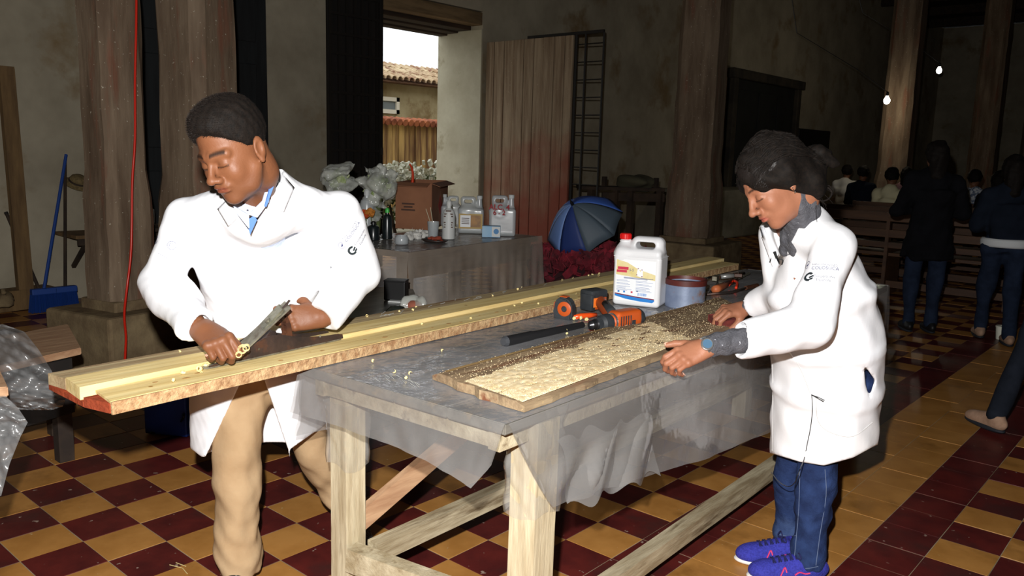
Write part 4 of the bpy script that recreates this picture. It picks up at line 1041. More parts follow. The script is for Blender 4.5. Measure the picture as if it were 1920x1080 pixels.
def coat_all(P):
    d = tor(P); d = smax(d, -hollow(P), .004); d = smin(d, s1(P), .018); d = smin(d, s2(P), .018)
    d = np.maximum(d, -vneck(P)); d = smax(d, -split(P), .003); d = np.maximum(d, -hemR(P)); d = np.maximum(d, -hemL(P)); d = np.maximum(d, bhem(P) - .03); px_, py_, pz_ = npx(P); d = np.maximum(d, (py_ - 857) * pz_ / FP)
    return d
coat = sdf_mesh('lab_coat', coat_all, *bounds([Rsh, Lsh, Rel, Lel, NBm + W3(0, .06, 0), DP(484, 880, 2.6), DP(484, 640, 2.3), DP(484, 640, 2.8)], .14), .007, coatm, man, relax=1)
# lapels
def lapel(pts_outer, pts_inner, nme, target):
    bvh = BVHTree.FromPolygons([v.co for v in target.data.vertices], [list(p.vertices) for p in target.data.polygons])
    def hit(px, py, off):
        h = bvh.ray_cast(CAM, ray(px, py).normalized()); r = h[0] if h[0] is not None else None
        return None if r is None else r - ray(px, py).normalized() * off
    rows = []
    last = None
    for (ox, oy), (ix, iy) in zip(pts_outer, pts_inner):
        row = []
        for k in range(7):
            t = k / 6; h = hit(ox + (ix - ox) * t, oy + (iy - oy) * t, .002 + .012 * math.sin(t * PI * .6))
            if h is None: h = last or DP(ox, oy, 2.15)
            last = h; row.append(h)
        rows.append(row)
    n = len(rows) - 1
    o = MB().grid(lambda u, v: rows[round(u * n)][round(v * 6)], n, 6).build(nme, coatm, target, True); solid(o, .003); return o
# the coat's flat collar wings, lying on its surface either side of the opening
def wing(pts, target, name='collar_wing'):
    bv_ = BVHTree.FromPolygons([v.co for v in target.data.vertices], [list(p.vertices) for p in target.data.polygons]); n_ = 8
    def f(u, v):
        a, b_, c_, d_ = pts; x = (a[0] * (1 - u) + b_[0] * u) * (1 - v) + (d_[0] * (1 - u) + c_[0] * u) * v; y = (a[1] * (1 - u) + b_[1] * u) * (1 - v) + (d_[1] * (1 - u) + c_[1] * u) * v
        r_ = ray(x, y).normalized(); h = bv_.ray_cast(CAM, r_); q = h[0] if h[0] is not None else DP(x, y, 2.15)
        return q - r_ * (.004 + .005 * v)
    o = MB().grid(f, n_, n_).build(name, coatm, target, True); solid(o, .0025); return o
wing([(522, 318), (552, 352), (532, 398), (505, 385)], coat)
wing([(428, 372), (408, 392), (428, 425), (446, 408)], coat)
# shirt collar leaves and placket
def pf(name, quad, m, parent, th=.003):
    b = MB(); b.b.faces.new([b.b.verts.new(DP(*q)) for q in quad]); bmesh.ops.subdivide_edges(b.b, edges=b.b.edges, cuts=2, use_grid_fill=True); o = b.build(name, m, parent); solid(o, th); return o
pf('collar_leaf', [(438, 386, 2.085), (466, 402, 2.055), (467, 428, 2.06), (446, 402, 2.075)], shm_w, shirt)
pf('collar_leaf', [(466, 402, 2.055), (492, 376, 2.08), (506, 330, 2.11), (514, 300, 2.14), (519, 322, 2.14), (503, 380, 2.09), (482, 408, 2.065)], shm_w, shirt)
pf('placket', [(462, 414, 2.065), (476, 404, 2.065), (482, 412, 2.07), (469, 440, 2.085)], blm, shirt)
pf('collar_trim', [(513, 296, 2.128), (519, 306, 2.128), (512, 352, 2.098), (499, 388, 2.072), (496, 386, 2.07), (508, 340, 2.095)], blm, shirt)
emblems(666, 450, math.radians(52), coat, coat, 1.12, 690)
# round stamps on the other sleeve
lgm = mat('print_grey_blue', (0, 0, 0))
for px, py in ((294, 450), (322, 460)):
    surf_decal(shape_mesh(arc_poly(.011, .0122, 0, 320) + arc_poly(.0055, .0066, 30, 200) + arc_poly(.0076, .0084, 120, 340)), px, py, .3, coat, coat, lgm, 'round_stamp')
surf_decal(shape_mesh([[(-.016 + k * .006, -.0005), (-.012 + k * .006, -.0005), (-.012 + k * .006, .0005), (-.016 + k * .006, .0005)] for k in range(6)]), 306, 480, -.5, coat, coat, lgm, 'printed_line')
# shoes
dsh = mat('dark_shoe', s2l(40, 38, 40), s2l(120, 116, 110), 120, .6, lo=.55, hi=.6); dso = mat('shoe_sole_dark', s2l(30, 34, 42), rough=.7)
fd = (W3(.05, 0, 1)); fd.z = 0; fd.normalize()
hR_ = V(legsR[2].x, legsR[2].y, 0) - fd * .06; shoe('shoe', hR_, hR_ + fd * .27, dsh, dso, man)
hL_ = V(legsL[2].x, legsL[2].y, 0) - fd * .05; shoe('shoe', hL_, hL_ + (fd + V(.15, .1, 0)).normalized() * .27, dsh, dso, man)

# ------------------------------------------------------------------ the woman at the board
wom = thing('person', 'woman with dark tied hair in a white lab coat sanding the wide board', 'person', (G(1500, 1075, 0)))
f_w = W3(-.80, -.58, .10); u_w = W3(-.58, .80, .04); RW = Rm(f_w, u_w); CW = DP(1452, 343, 2.47); SW = 1.0
NBw = DP(1508, 415, 2.55); CHw = DP(1530, 490, 2.62); WAw = DP(1552, 610, 2.7); PEw = DP(1550, 700, 2.74)
nSh = DP(1566, 462, 2.44); fSh = DP(1455, 440, 2.76); nEl = DP(1532, 604, 2.36); nWr = DP(1326, 651, 2.33); fEl = DP(1472, 548, 2.74); fWr = DP(1400, 577, 2.90)
nEl = DP(1520, 608, 2.38)
Lw = (nSh - fSh).normalized(); Fw = W3(-1, 0, 0)
nLeg = [DP(1535, 720, 2.75), DP(1531, 915, 2.76), DP(1509, 1090, 2.745)]; fLeg = [DP(1510, 720, 2.84), DP(1482, 900, 2.92), DP(1477, 1020, 2.96)]
wb_sdf = ops([(frus(WAw, CHw, Fw, .10, .12, .11, .14), 0), (frus(PEw, WAw, Fw, .11, .13, .10, .12), .04), (rc(CHw, NBw, .09, .05), .05), (rc(NBw, nSh, .045, .04), .04), (rc(NBw, fSh, .045, .04), .04),
              (rc(nSh, nEl, .04, .034), .02), (rc(nEl, nWr, .034, .023), .02), (rc(fSh, fEl, .04, .034), .02), (rc(fEl, fWr, .034, .023), .02),
              (rc(nLeg[0], nLeg[1], .06, .045), .03), (rc(nLeg[1], nLeg[2], .045, .03), .02), (rc(fLeg[0], fLeg[1], .06, .045), .03), (rc(fLeg[1], fLeg[2], .045, .03), .02)])
sk_w = s2l(158, 106, 80)
hdw = placed(head_local(True), CW, RW, SW)
ntw = Vector(A(CW) + RW @ A((-.035, 0, -.075)) * SW)
hnw = ops([(hdw, 0), (rc(ntw, NBw, .046, .05), .03)])
Dn, Nn = W3(-.86, -.32, .10), W3(-.12, .62, .76)
hN = hand_sdf(nWr, Dn, Nn, -1, ((18, 52, 30), (24, 58, 34), (28, 60, 34), (30, 58, 34)), ((.72, .62, -.12), (.86, .45, -.05), (.95, .25, -.05)), .95, .024)
Df, Nf = W3(-.92, -.12, .22), W3(-.08, .86, .45)
hF = hand_sdf(fWr + W3(-.004, 0, 0), Df, Nf, 1, ((38, 48, 30), (34, 42, 26), (36, 46, 26), (42, 50, 28)), ((.7, .5, -.6), (.8, .1, -.75), (.85, -.1, -.6)), .95, .024)
hcw = head_color(CW, RW, SW, sk_w, s2l(178, 92, 84), s2l(40, 26, 20))
lo, hi = bounds([CW], .15)
bodyw = sdf_mesh('body', wb_sdf, *bounds([NBw, nSh, fSh, nEl, fEl, nWr, fWr, nLeg[2], fLeg[2]], .12), .014, skinm, wom, color=lambda P: hcw(P), relax=1,
                 extra=[(hnw, lo, hi, .0034), (hN[0], hN[1][0], hN[1][1], .0026), (hF[0], hF[1][0], hF[1][1], .0026)])
for hh, NN in ((hN, Nn), (hF, Nf)):
    for (tp, td, tn) in hh[2]:
        side_ = NN - td * NN.dot(td)
        if side_.length < .05: continue
        side_.normalize(); c_ = tp + side_ * .0058 + td * .001; x_ = td.cross(side_)
        MB().box(c_, (.0042, .0055, .001), Matrix(((x_.x, td.x, side_.x), (x_.y, td.y, side_.y), (x_.z, td.z, side_.z))), bev=.001).build('nail', nail, bodyw)
# hair: swept back mass, low tail and stray locks
def lw(x, y, z): return Vector(A(CW) + RW @ A((x, y, z)) * SW)
hw_f = ops([(el((-.018, 0, .048), (.104, .088, .090)), 0), (el((-.055, 0, .02), (.078, .086, .088)), .03), (rc((.03, .02, .098), (-.05, -.01, .102), .034, .04), .03), (rc((-.06, .0, .0), (-.115, 0, -.02), .055, .042), .03),
            (rc((.055, .055, .04), (-.01, .078, .012), .018, .022), .02), (rc((.055, -.055, .04), (-.01, -.078, .012), .018, .022), .02), (el((.114, 0, -.012), (.05, .058, .062)), .012, 's'), (el((.06, 0, -.09), (.09, .11, .075)), .012, 's'), (el((-.022, .066, .002), (.050, .026, .040)), .02), (el((-.022, -.066, .002), (.050, .026, .040)), .02), (el((-.078, 0, -.06), (.058, .072, .062)), .03), (el((-.045, .055, -.035), (.035, .022, .04)), .02)])
hw_g = folds(placed(hw_f, CW, RW, SW), .0022, [(40, 1, 5), (90, .2, 6)], 6)
tail_f = folds(ops([(rc(lw(-.105, .0, -.015), lw(-.155, .01, -.01), .036, .030), 0), (rc(lw(-.155, .01, -.01), lw(-.175, .02, -.05), .028, .018), .02)]), .003, [(90, 1, 6)], 2)
hairw = sdf_mesh('hair', lambda P: smin(hw_g(P), tail_f(P), .012), *bounds([CW, lw(-.19, .02, -.03)], .14), .0045, hairm, wom)
rr = random.Random(21); bvh = BVHTree.FromPolygons([v.co for v in hairw.data.vertices], [list(p.vertices) for p in hairw.data.polygons])
sV, sF = [], []
bun = lw(-.14, .005, -.01)
for k in range(3800):
    a = rr.uniform(-2.4, 2.4); p = lw(.075 * math.cos(rr.uniform(0, 1.4)), .075 * math.sin(a) * rr.uniform(.3, 1.1), .06 + .055 * math.cos(a) * rr.random())
    path = []
    n = 9; w = rr.uniform(.0003, .0006); off = rr.uniform(.0005, .0035); wv = rr.uniform(-.012, .012); ph = rr.uniform(0, 6)
    up = lw(0, 0, 1) - lw(0, 0, 0)
    for i in range(n):
        t = i / (n - 1); q = p.lerp(bun, t) + up * (.03 * math.sin(t * PI)) + (lw(0, 1, 0) - lw(0, 0, 0)) * wv * math.sin(t * 7 + ph)
        h = bvh.find_nearest(q)
        if h[0] is None: continue
        path.append((h[0] + h[1] * off, h[1]))
    for i, (q, nn) in enumerate(path):
        d = (path[min(i + 1, len(path) - 1)][0] - path[max(i - 1, 0)][0]); s_ = d.cross(nn)
        if s_.length < 1e-9: s_ = nn.orthogonal()
        s_.normalize(); kk = len(sV); sV += [q - s_ * w, q + s_ * w]
        if i: sF.append((kk - 2, kk - 1, kk + 1, kk))
m2 = bpy.data.meshes.new('hair_strands'); m2.from_pydata(sV, [], sF); o = link('hair_strands', m2, mat('hair_strand_sheen', s2l(30, 25, 23), rough=.5, spec=.3), hairw); o['kind'] = 'stuff'
MB_ = MB()
def px_curve(pts, d, r): return [DP(x, y, d) for x, y in pts]
for pts, r0 in ((((1521, 345), (1536, 352), (1552, 352), (1560, 362), (1552, 374), (1538, 376), (1526, 366), (1519, 350)), .005), (((1519, 362), (1524, 380), (1531, 396)), .0032), (((1516, 355), (1530, 372), (1546, 378)), .003), (((1540, 350), (1555, 348), (1558, 358)), .003)):
    P_ = smooth_pts([DP(x, y, 2.46) for x, y in pts], 4); MB_.tube(P_, [r0 * (1 - .8 * i / len(P_)) for i in range(len(P_))], 6)
for k in range(26):
    x, y = 1500 + rr.uniform(-10, 25), 345 + rr.uniform(-25, 10); P_ = [DP(x, y, 2.46)]
    dx, dy = rr.uniform(1, 8), rr.uniform(0, 6)
    for i in range(6): x += dx; y += dy; dy += rr.uniform(-1, 3); dx += rr.uniform(-3, 2); P_.append(DP(x, y, 2.46 - .003 * i))
    MB_.tube(smooth_pts(P_, 2), .0007, 4)
MB_.build('stray_locks', hairm, hairw, True)['kind'] = 'stuff'
lk = MB()
for k in range(300):
    a = rr.uniform(-1.0, 1.0); u0 = rr.random()
    p = lw(.085 - .10 * u0, .085 * math.sin(a * 1.45), .045 + .09 * math.cos(a * 1.45) * (.55 + .45 * u0)); up = lw(0, 0, 1) - lw(0, 0, 0); sdn = lw(0, 1, 0) - lw(0, 0, 0); wv = rr.uniform(.004, .016) * rr.choice((-1, 1)); ph = rr.uniform(0, 6); fr = rr.uniform(5, 11); pts = []
    tgt = bun + up * rr.uniform(-.03, .03) + sdn * rr.uniform(-.02, .03)
    for i in range(13):
        t = i / 12; q = p.lerp(tgt, t) + up * (.03 * math.sin(t * PI)) + sdn * wv * math.sin(t * fr + ph)
        h = bvh.find_nearest(q)
        if h[0] is not None: pts.append(h[0] + h[1] * (.0015 + .003 * math.sin(t * fr * 1.3 + ph) ** 2))
    if len(pts) > 5: r0 = rr.uniform(.0016, .0036); lk.tube(pts, [r0 * (.35 + math.sin(PI * min(1, (i + .5) / len(pts))) * .8) for i in range(len(pts))], 6)
lk.build('wavy_locks', hairm, hairw, True)['kind'] = 'stuff'
ear = lw(.0, .086, -.036)
for k in range(3): MB().lathe(lw(.004 + .001 * k, .090, -.032 - .006 * k), [(.0008, -.002), (.003, 0), (.0008, .002)], 8).build('earring', mat('bright_stud', (.9, .9, .9), rough=.1, metal=1), bodyw)
# grey sweater
knit = mat('grey_marl_knit', s2l(96, 96, 102), s2l(74, 74, 80), 40, .95, bump=.8, bscale=160, speck=(s2l(200, 202, 210), 120., .72))
cn = (nWr - nEl).normalized(); cf = (fWr - fEl).normalized()
NKw = NBw.lerp(ntw, .98)
sw_f = ops([(frus(CHw + W3(.03, 0, -.02), NBw - W3(.01, .03, 0), Fw, .08, .09, .06, .07), 0), (rc(NBw - W3(0, .03, 0), NKw + W3(-.006, 0, 0), .060, .0590), .03), (rc(NBw - W3(.0, .03, 0), DP(1474, 468, 2.60), .05, .022), .03)])
swx = folds(sw_f, .0012, [(90, 1, 6)], 3)
sweater = sdf_mesh('sweater', swx, *bounds([CHw, NBw, ntw], .15), .0055, knit, wom)
for wr_, dr2, ra_ in ((nWr, cn, .036), (fWr, cf, .034)): sdf_mesh('sweater_cuff', folds(rc(wr_ - dr2 * .105, wr_ - dr2 * .014, ra_, ra_ - .003), .0012, [(90, 1, 6)], 3), *bounds([wr_, wr_ - dr2 * .1], .06), .005, knit, wom)
# jeans
denim = mat('dark_denim', s2l(44, 62, 104), s2l(30, 42, 76), 14, .9, bump=.4, bscale=200, c3=s2l(66, 84, 124), s3=3, t3=.62, spec=.15)
jn = folds(ops([(frus(PEw, WAw, Fw, .125, .14, .115, .13), 0), (rc(nLeg[0], nLeg[1], .078, .062), .04), (rc(nLeg[1], nLeg[2], .062, .049), .02), (rc(fLeg[0], fLeg[1], .076, .058), .04), (rc(fLeg[1], fLeg[2], .058, .046), .02), (plane(V(0, 0, .055), (0, 0, -1)), .003, 'i'), (el(DP(1612, 714, 2.72), (.05, .05, .07)), .02)]), .0022, [(30, 1, 5), (80, .5, 7)], 9)
jeans = sdf_mesh('jeans', jn, *bounds([WAw, PEw, nLeg[2], fLeg[2]], .14), .0075, denim, wom)
stm = mat('denim_seam_thread', s2l(96, 110, 140), rough=.9)
bv = BVHTree.FromPolygons([v.co for v in jeans.data.vertices], [list(p.vertices) for p in jeans.data.polygons])
for pts in (((1547, 880), (1549, 930), (1538, 1000), (1530, 1060)), ((1500, 880), (1498, 950), (1493, 1010), (1488, 1060)), ((1484, 1062), (1510, 1066), (1534, 1062)), ((1462, 1002), (1480, 1006), (1492, 1004))):
    P_ = []
    for x, y in smooth_pts([V(x, y, 0) for x, y in pts], 4) and [(v.x, v.y) for v in smooth_pts([V(x, y, 0) for x, y in pts], 4)]:
        h = bv.ray_cast(CAM, ray(x, y).normalized())
        if h[0] is not None: P_.append(h[0] - ray(x, y).normalized() * .001)
    if len(P_) > 2: MB().tube(P_, .0012, 4).build('seam', stm, jeans)
# coat
ct = ops([(frus(DP(1540, 545, 2.66), DP(1524, 430, 2.6), Fw, .155, .175, .085, .12), 0), (frus(DP(1551, 640, 2.70), DP(1540, 545, 2.66), Fw, .172, .18, .155, .175), .05), (frus(DP(1546, 720, 2.75), DP(1551, 640, 2.70), Fw, .172, .18, .172, .18), .04), (frus(DP(1542, 905, 2.82), DP(1546, 720, 2.75), Fw, .176, .19, .172, .18), .04),
          (rc(NBw - W3(-.01, .015, 0), nSh, .062, .062), .05), (rc(NBw - W3(-.01, .015, 0), fSh, .055, .055), .05)])
ctf = folds(ct, .0035, waves, 12)
sn = folds(ops([(rc(nSh, nEl, .072, .066), 0), (rc(nEl, nWr - cn * .09, .068, .057), .02), (plane(nWr - cn * .095, cn + W3(0, .25, 0)), .004, 'i'), (rc(nWr - cn * .12, nWr, .038, .046), .003, 's')]), .004, waves, 15)
sf_ = folds(ops([(rc(fSh, fEl, .066, .06), 0), (rc(fEl, fWr - cf * .03, .058, .045), .02), (plane(fWr - cf * .045, cf), .004, 'i'), (rc(fWr - cf * .07, fWr + cf * .04, .034, .037), .003, 's')]), .004, waves, 16)
hol = frus(DP(1545, 960, 2.86), DP(1548, 740, 2.76), Fw, .155, .168, .148, .155)
vn = outline([(1428, 405), (1440, 385), (1518, 362), (1512, 400), (1474, 470), (1453, 478)], 2.0, 2.66)
hemw = outline([(1400, 846), (1447, 850), (1500, 866), (1545, 873), (1600, 858), (1642, 835), (1720, 830), (1720, 1100), (1400, 1100)][::1], 1.8, 3.3)
slit = outline([(1619, 682), (1640, 712), (1630, 745), (1623, 722)], 2.3, 2.80)
def hem_f(P):
    x, y, z = npx(P); yy = np.interp(x, [1400, 1447, 1500, 1545, 1600, 1642, 1720], [846, 850, 866, 873, 858, 835, 830]); return (y - yy) * z / FP
def coatw(P):
    d = ctf(P); d = smax(d, -hol(P), .004); d = smin(d, sn(P), .010); d = smin(d, sf_(P), .02); d = np.maximum(d, hem_f(P)); d = np.maximum(d, -vn(P)); d = np.maximum(d, -slit(P)); return d
coat_w = sdf_mesh('lab_coat', coatw, *bounds([nSh, fSh, nEl, nWr, fWr, NBw, DP(1542, 890, 2.8), DP(1548, 700, 2.5), DP(1548, 700, 3.0)], .16), .0068, coatm, wom, relax=1)
lapel([(1522, 400), (1514, 420), (1498, 446), (1480, 474), (1464, 500)], [(1504, 402), (1494, 422), (1482, 444), (1470, 464), (1458, 480)], 'lapel', coat_w)
lapel([(1424, 425), (1428, 445), (1438, 472), (1448, 500)], [(1433, 428), (1440, 446), (1448, 464), (1455, 480)], 'lapel', coat_w)
emblems(1536, 514, math.radians(-8), coat_w, coat_w, 1.22, 630)
bw = BVHTree.FromPolygons([v.co for v in coat_w.data.vertices], [list(p.vertices) for p in coat_w.data.polygons])
def on_coat(x, y, off=.003):
    r_ = ray(x, y).normalized(); h = bw.ray_cast(CAM, r_); return (h[0] - r_ * off) if h[0] is not None else DP(x, y, 2.6)
# pocket welt, placket line, button
thr = mat('coat_seam_shadow', s2l(206, 206, 204), rough=.9)
for pts, r_ in ((((1530, 742), (1534, 790), (1560, 812), (1600, 818), (1636, 792)), .0013), (((1476, 655), (1500, 690), (1520, 740)), .0013), (((1448, 668), (1449, 740), (1448, 845)), .0013)):
    MB().tube([on_coat(v.x, v.y, .0005) for v in smooth_pts([V(x, y, 0) for x, y in pts], 4)], r_, 4).build('seam', thr, coat_w)
MB().lathe(on_coat(1493, 428, .001), [(.0055, -.001), (.006, .001), (.004, .002)], 12, axis=-ray(1493, 428)).build('button', mat('pearl_button', s2l(226, 222, 210), rough=.4), coat_w)
# lavalier microphone, clip and cable
blk = mat('black_plastic', (0, 0, 0))
mic = thing('lapel_microphone', 'small black clip microphone on the woman\'s lapel', 'microphone', on_coat(1455, 485))
a = on_coat(1452, 472, .012); MB().tube([a, on_coat(1456, 484, .012)], [.0055, .004], 10).build('microphone_head', blk, mic)
MB().tube([on_coat(1450, 476, .01), on_coat(1443, 492, .008)], .0022, 6).tube([on_coat(1456, 482, .01), on_coat(1462, 494, .01)], .0035, 6).tube(smooth_pts([on_coat(1460, 486, .01), on_coat(1468, 488, .008), on_coat(1466, 496, .006)], 3), .0022, 6).build('clip', blk, mic)
MB().tube([on_coat(1521, 740, .006), on_coat(1534, 746, .008), on_coat(1545, 752, .008)], [.0015, .0035, .0045], 8).build('plug', blk, mic)
pts = [on_coat(x, y, .004) for x, y in ((1522, 741), (1523, 770), (1520, 800), (1513, 835), (1508, 860))] + [DP(1500, 880, 2.58), DP(1490, 905, 2.58), DP(1477, 912, 2.6), DP(1460, 903, 2.62), DP(1446, 885, 2.64)]
MB().tube(smooth_pts(pts, 5), .0014, 6).build('cable', blk, mic)
# wrist watch
wt = thing('wrist_watch', 'silver wrist watch with a round pale blue dial on the woman\'s wrist', 'watch', nWr)
sil = mat('polished_steel', s2l(215, 215, 215), rough=.2, metal=.9)
wc = nWr + cn * .004
ax = (cn + W3(0, -.12, 0)).normalized(); x0 = ax.orthogonal().normalized(); y0 = ax.cross(x0)
for k in range(22):
    a = 2 * PI * k / 22; rd = x0 * math.cos(a) + y0 * math.sin(a); tg = ax.cross(rd)
    R3 = Matrix(((ax.x, tg.x, rd.x), (ax.y, tg.y, rd.y), (ax.z, tg.z, rd.z))); MB().box(wc + rd * .0275, (.007, .0038, .0015), R3, bev=.0008).build('band_link', sil, wt)
dn = (W3(-.1, .35, .93)); dc = DP(1323, 653, 2.29)
dc = wc + dn.normalized() * .030
MB().lathe(dc, [(.016, -.003), (.018, .0), (.018, .004), (.0145, .006)], 24, axis=dn).build('case', sil, wt, True, .6)
MB().lathe(dc, [(.0135, .0055), (.0135, .0068)], 20, axis=dn).build('dial', mat('dial_blue', s2l(70, 100, 124), rough=.25), wt)
MB().lathe(dc, [(.0160, .0045), (.0160, .0078), (.0132, .0078), (.0130, .0048)], 20, axis=dn).build('bezel', sil, wt)
# sanding block in the far hand
mr = mat('maroon_sandpaper', s2l(104, 36, 30), s2l(76, 26, 24), 60, .85)
sb = thing('sanding_block', 'maroon sandpaper block gripped by the woman\'s far hand', 'sanding block', G(1360, 612, .81))
bc = fWr + Df.normalized() * .085 - Nf.normalized() * .035
Rb = Matrix(((Df.normalized().x, Nf.normalized().cross(Df.normalized()).x, Nf.normalized().x), (Df.normalized().y, Nf.normalized().cross(Df.normalized()).y, Nf.normalized().y), (Df.normalized().z, Nf.normalized().cross(Df.normalized()).z, Nf.normalized().z)))
MB().box(bc, (.045, .03, .009), Rb, bev=.003).build('block', mr, sb)
MB().box(bc - Nf.normalized() * .011, (.047, .032, .0015), Rb, bev=.0008).build('abrasive_sheet', mat('abrasive_face', s2l(130, 60, 44), s2l(90, 40, 30), 200, .95), sb)
# sneakers
blu = mat('cobalt_mesh_sneaker', s2l(58, 62, 178), s2l(40, 42, 140), 160, .8, bump=.5, bscale=300); wso = mat('white_sneaker_sole', s2l(232, 228, 222), rough=.6); pk = mat('pink_shoe_stripe', s2l(214, 48, 104), rough=.6); lac = mat('navy_lace', s2l(28, 30, 80), rough=.8)
toe = G(1378, 1052, 0); heel = G(1508, 1058, 0); heel = toe + (heel - toe).normalized() * .245
shoe('sneaker', heel, toe, blu, wso, wom, laces=lac, stripe=pk, w=.043)
hn_ = V(nLeg[2].x, nLeg[2].y, 0) + (heel - toe).normalized() * .055; tn_ = hn_ + (toe - heel).normalized() * .245
shoe('sneaker', hn_, tn_, blu, wso, wom, laces=lac, stripe=pk, w=.043)

# ================================================================== THINGS ON THE TABLE
rustm = mat('dark_rusty_steel', s2l(74, 58, 52), s2l(50, 42, 40), 12, .5, metal=.45, bump=.3, c3=s2l(94, 62, 46), s3=14, t3=.6)
steel = mat('worn_steel', s2l(142, 138, 122), s2l(104, 100, 88), 20, .42, metal=.5, bump=.3, c3=s2l(84, 70, 54), s3=16, t3=.58)
# ---- jointer plane held on the right-hand plank
zp = PZ + .0315
n0 = G(383, 694, zp); n1 = G(646, 636, zp)
pd = (n1 - n0).normalized(); pl_ = V(0, 0, 1).cross(pd).normalized()   # left side, away from the camera
LPn = (n1 - n0).length
pt = thing('hand_plane', 'long old metal hand plane with rusty cheeks held on the yellow plank by the man', 'plane', (n0 + n1) / 2)
def pp(x, y, z): return n0 + pd * (x * LPn) + pl_ * y + V(0, 0, z)
WP = .064
MB().prism([pp(0, WP * .3, 0), pp(.02, WP * .02, 0), pp(.06, 0, 0), pp(.97, 0, 0), pp(1, WP * .2, 0), pp(1, WP * .8, 0), pp(.97, WP, 0), pp(.06, WP, 0), pp(.02, WP * .98, 0), pp(0, WP * .7, 0)], None, (0, 0, .004), bev=.0008).build('sole', steel, pt)
prof = [(.03, .004), (.03, .007), (.10, .010), (.18, .014), (.26, .024), (.33, .042), (.39, .052), (.45, .055), (.51, .052), (.57, .044), (.65, .034), (.75, .027), (.85, .022), (.95, .020), (.985, .016), (.99, .004)]
for y in (0., WP - .003):
    MB().prism([pp(x, y, z) for x, z in prof], None, pl_ * .003, bev=.0006).build('cheek', rustm, pt)
for x, y in ((.35, .0), (.80, 0)): MB().lathe(pp(x, y, .025), [(.003, 0), (.0035, .0015), (.001, .002)], 8, axis=-pl_).build('rivet', steel, pt)
# frog, blade and lever cap rising towards the tail
def slab(a, b, w0, w1, t, name, m, parent, up, bev=.001):
    a = Vector(a); b = Vector(b); d = (b - a).normalized(); u = (Vector(up) - d * Vector(up).dot(d)).normalized(); s = d.cross(u)
    return MB().prism([a + s * w0 / 2, b + s * w1 / 2, b - s * w1 / 2, a - s * w0 / 2], None, u * t, bev=bev).build(name, m, parent)
mid = WP / 2
fr0 = pp(.26, mid, .012); bt = DP(541, 572, 2.215)
upv = V(0, 0, 1) - pd * .6
slab(pp(.22, mid, .006), bt, .052, .050, .004, 'blade', steel, pt, upv)
slab(pp(.28, mid, .016), pp(.28, mid, .016).lerp(bt, .90) + upv * .006, .046, .040, .007, 'lever_cap', mat('engraved_cap_steel', s2l(128, 126, 108), s2l(94, 92, 78), 30, .38, metal=.55, bump=.5), pt, upv, .002)
# raised lattice ornament on the cap
ca = pp(.28, mid, .016); cdv = (bt - ca).normalized(); cu_ = (upv - cdv * upv.dot(cdv)).normalized(); cs = cdv.cross(cu_)
for k in range(4):
    c0 = ca + cdv * (.012 + k * .011) + cu_ * .0085
    for s in (-1, 1): MB().tube([c0 - cs * .012 * s, c0 + cs * .012 * s + cdv * .011], .0011, 5).build('ornament', steel, pt)
MB().prism([pp(.34, mid - .02, .004), pp(.48, mid - .02, .004), pp(.50, mid - .02, .06), pp(.46, mid - .02, .066)], None, pl_ * .04, bev=.002).build('frog', rustm, pt)
MB().lathe(ca.lerp(bt, .62) + cu_ * .011, [(.008, 0), (.008, .004), (.004, .006)], 12, axis=cu_).build('cap_screw', steel, pt)
MB().tube([bt - cdv * .02 + cu_ * .004, bt + cdv * .012 + cu_ * .008], [.004, .003], 8).build('lateral_lever', rustm, pt)
# knob and tote (handle)
kw = mat('dark_handle_wood', s2l(86, 52, 34), s2l(60, 36, 26), 12, .45, stretch=(1, 1, 4), spec=.4)
MB().lathe(pp(.14, mid, .005), [(.012, 0), (.010, .006), (.008, .014), (.013, .026), (.016, .036), (.012, .046), (.004, .05)], 20).build('front_knob', kw, pt, True)
hz_ = [(.60, .004), (.60, .018), (.615, .045), (.60, .075), (.575, .098), (.55, .104), (.555, .088), (.575, .07), (.578, .045), (.565, .02), (.54, .004)]
MB().prism([pp(x + .02, mid - .012, z) for x, z in hz_], None, pl_ * .024, bev=.005).build('rear_handle', kw, pt)
MB().lathe(pp(.50, mid, .035), [(.005, 0), (.012, .002), (.014, .006), (.012, .010), (.005, .012)], 16, axis=pd).build('adjusting_wheel', mat('dull_brass', s2l(170, 158, 120), rough=.35, metal=.6), pt)
# curled shaving in the mouth of the plane
for k, (px, py, r) in enumerate(((455, 655, .013), (462, 650, .010), (448, 662, .009))):
    o = curl(DP(px, py + 9, 2.08), r, 2.4, .010, 'wood_shaving', 'large pale spiral shaving curling out of the mouth of the hand plane' if k == 0 else ('second tight shaving spiral beside the plane\'s lever cap' if k == 1 else 'lowest shaving spiral next to the man\'s thumb'), d=CB * .9 + CR * .3 - CU * .1)
for k in range(7):
    p = G(375 + rr.uniform(-5, 6), 693 + rr.uniform(-6, 6), zp + .002); tag(MB().beam(p, p + V(rr.uniform(-.01, .01), rr.uniform(-.012, .0), .006), .0016, .0008).build('wood_splinter', shm), 'tiny pale splinter at the nose of the hand plane', 'shaving', 'splinters at the plane nose')

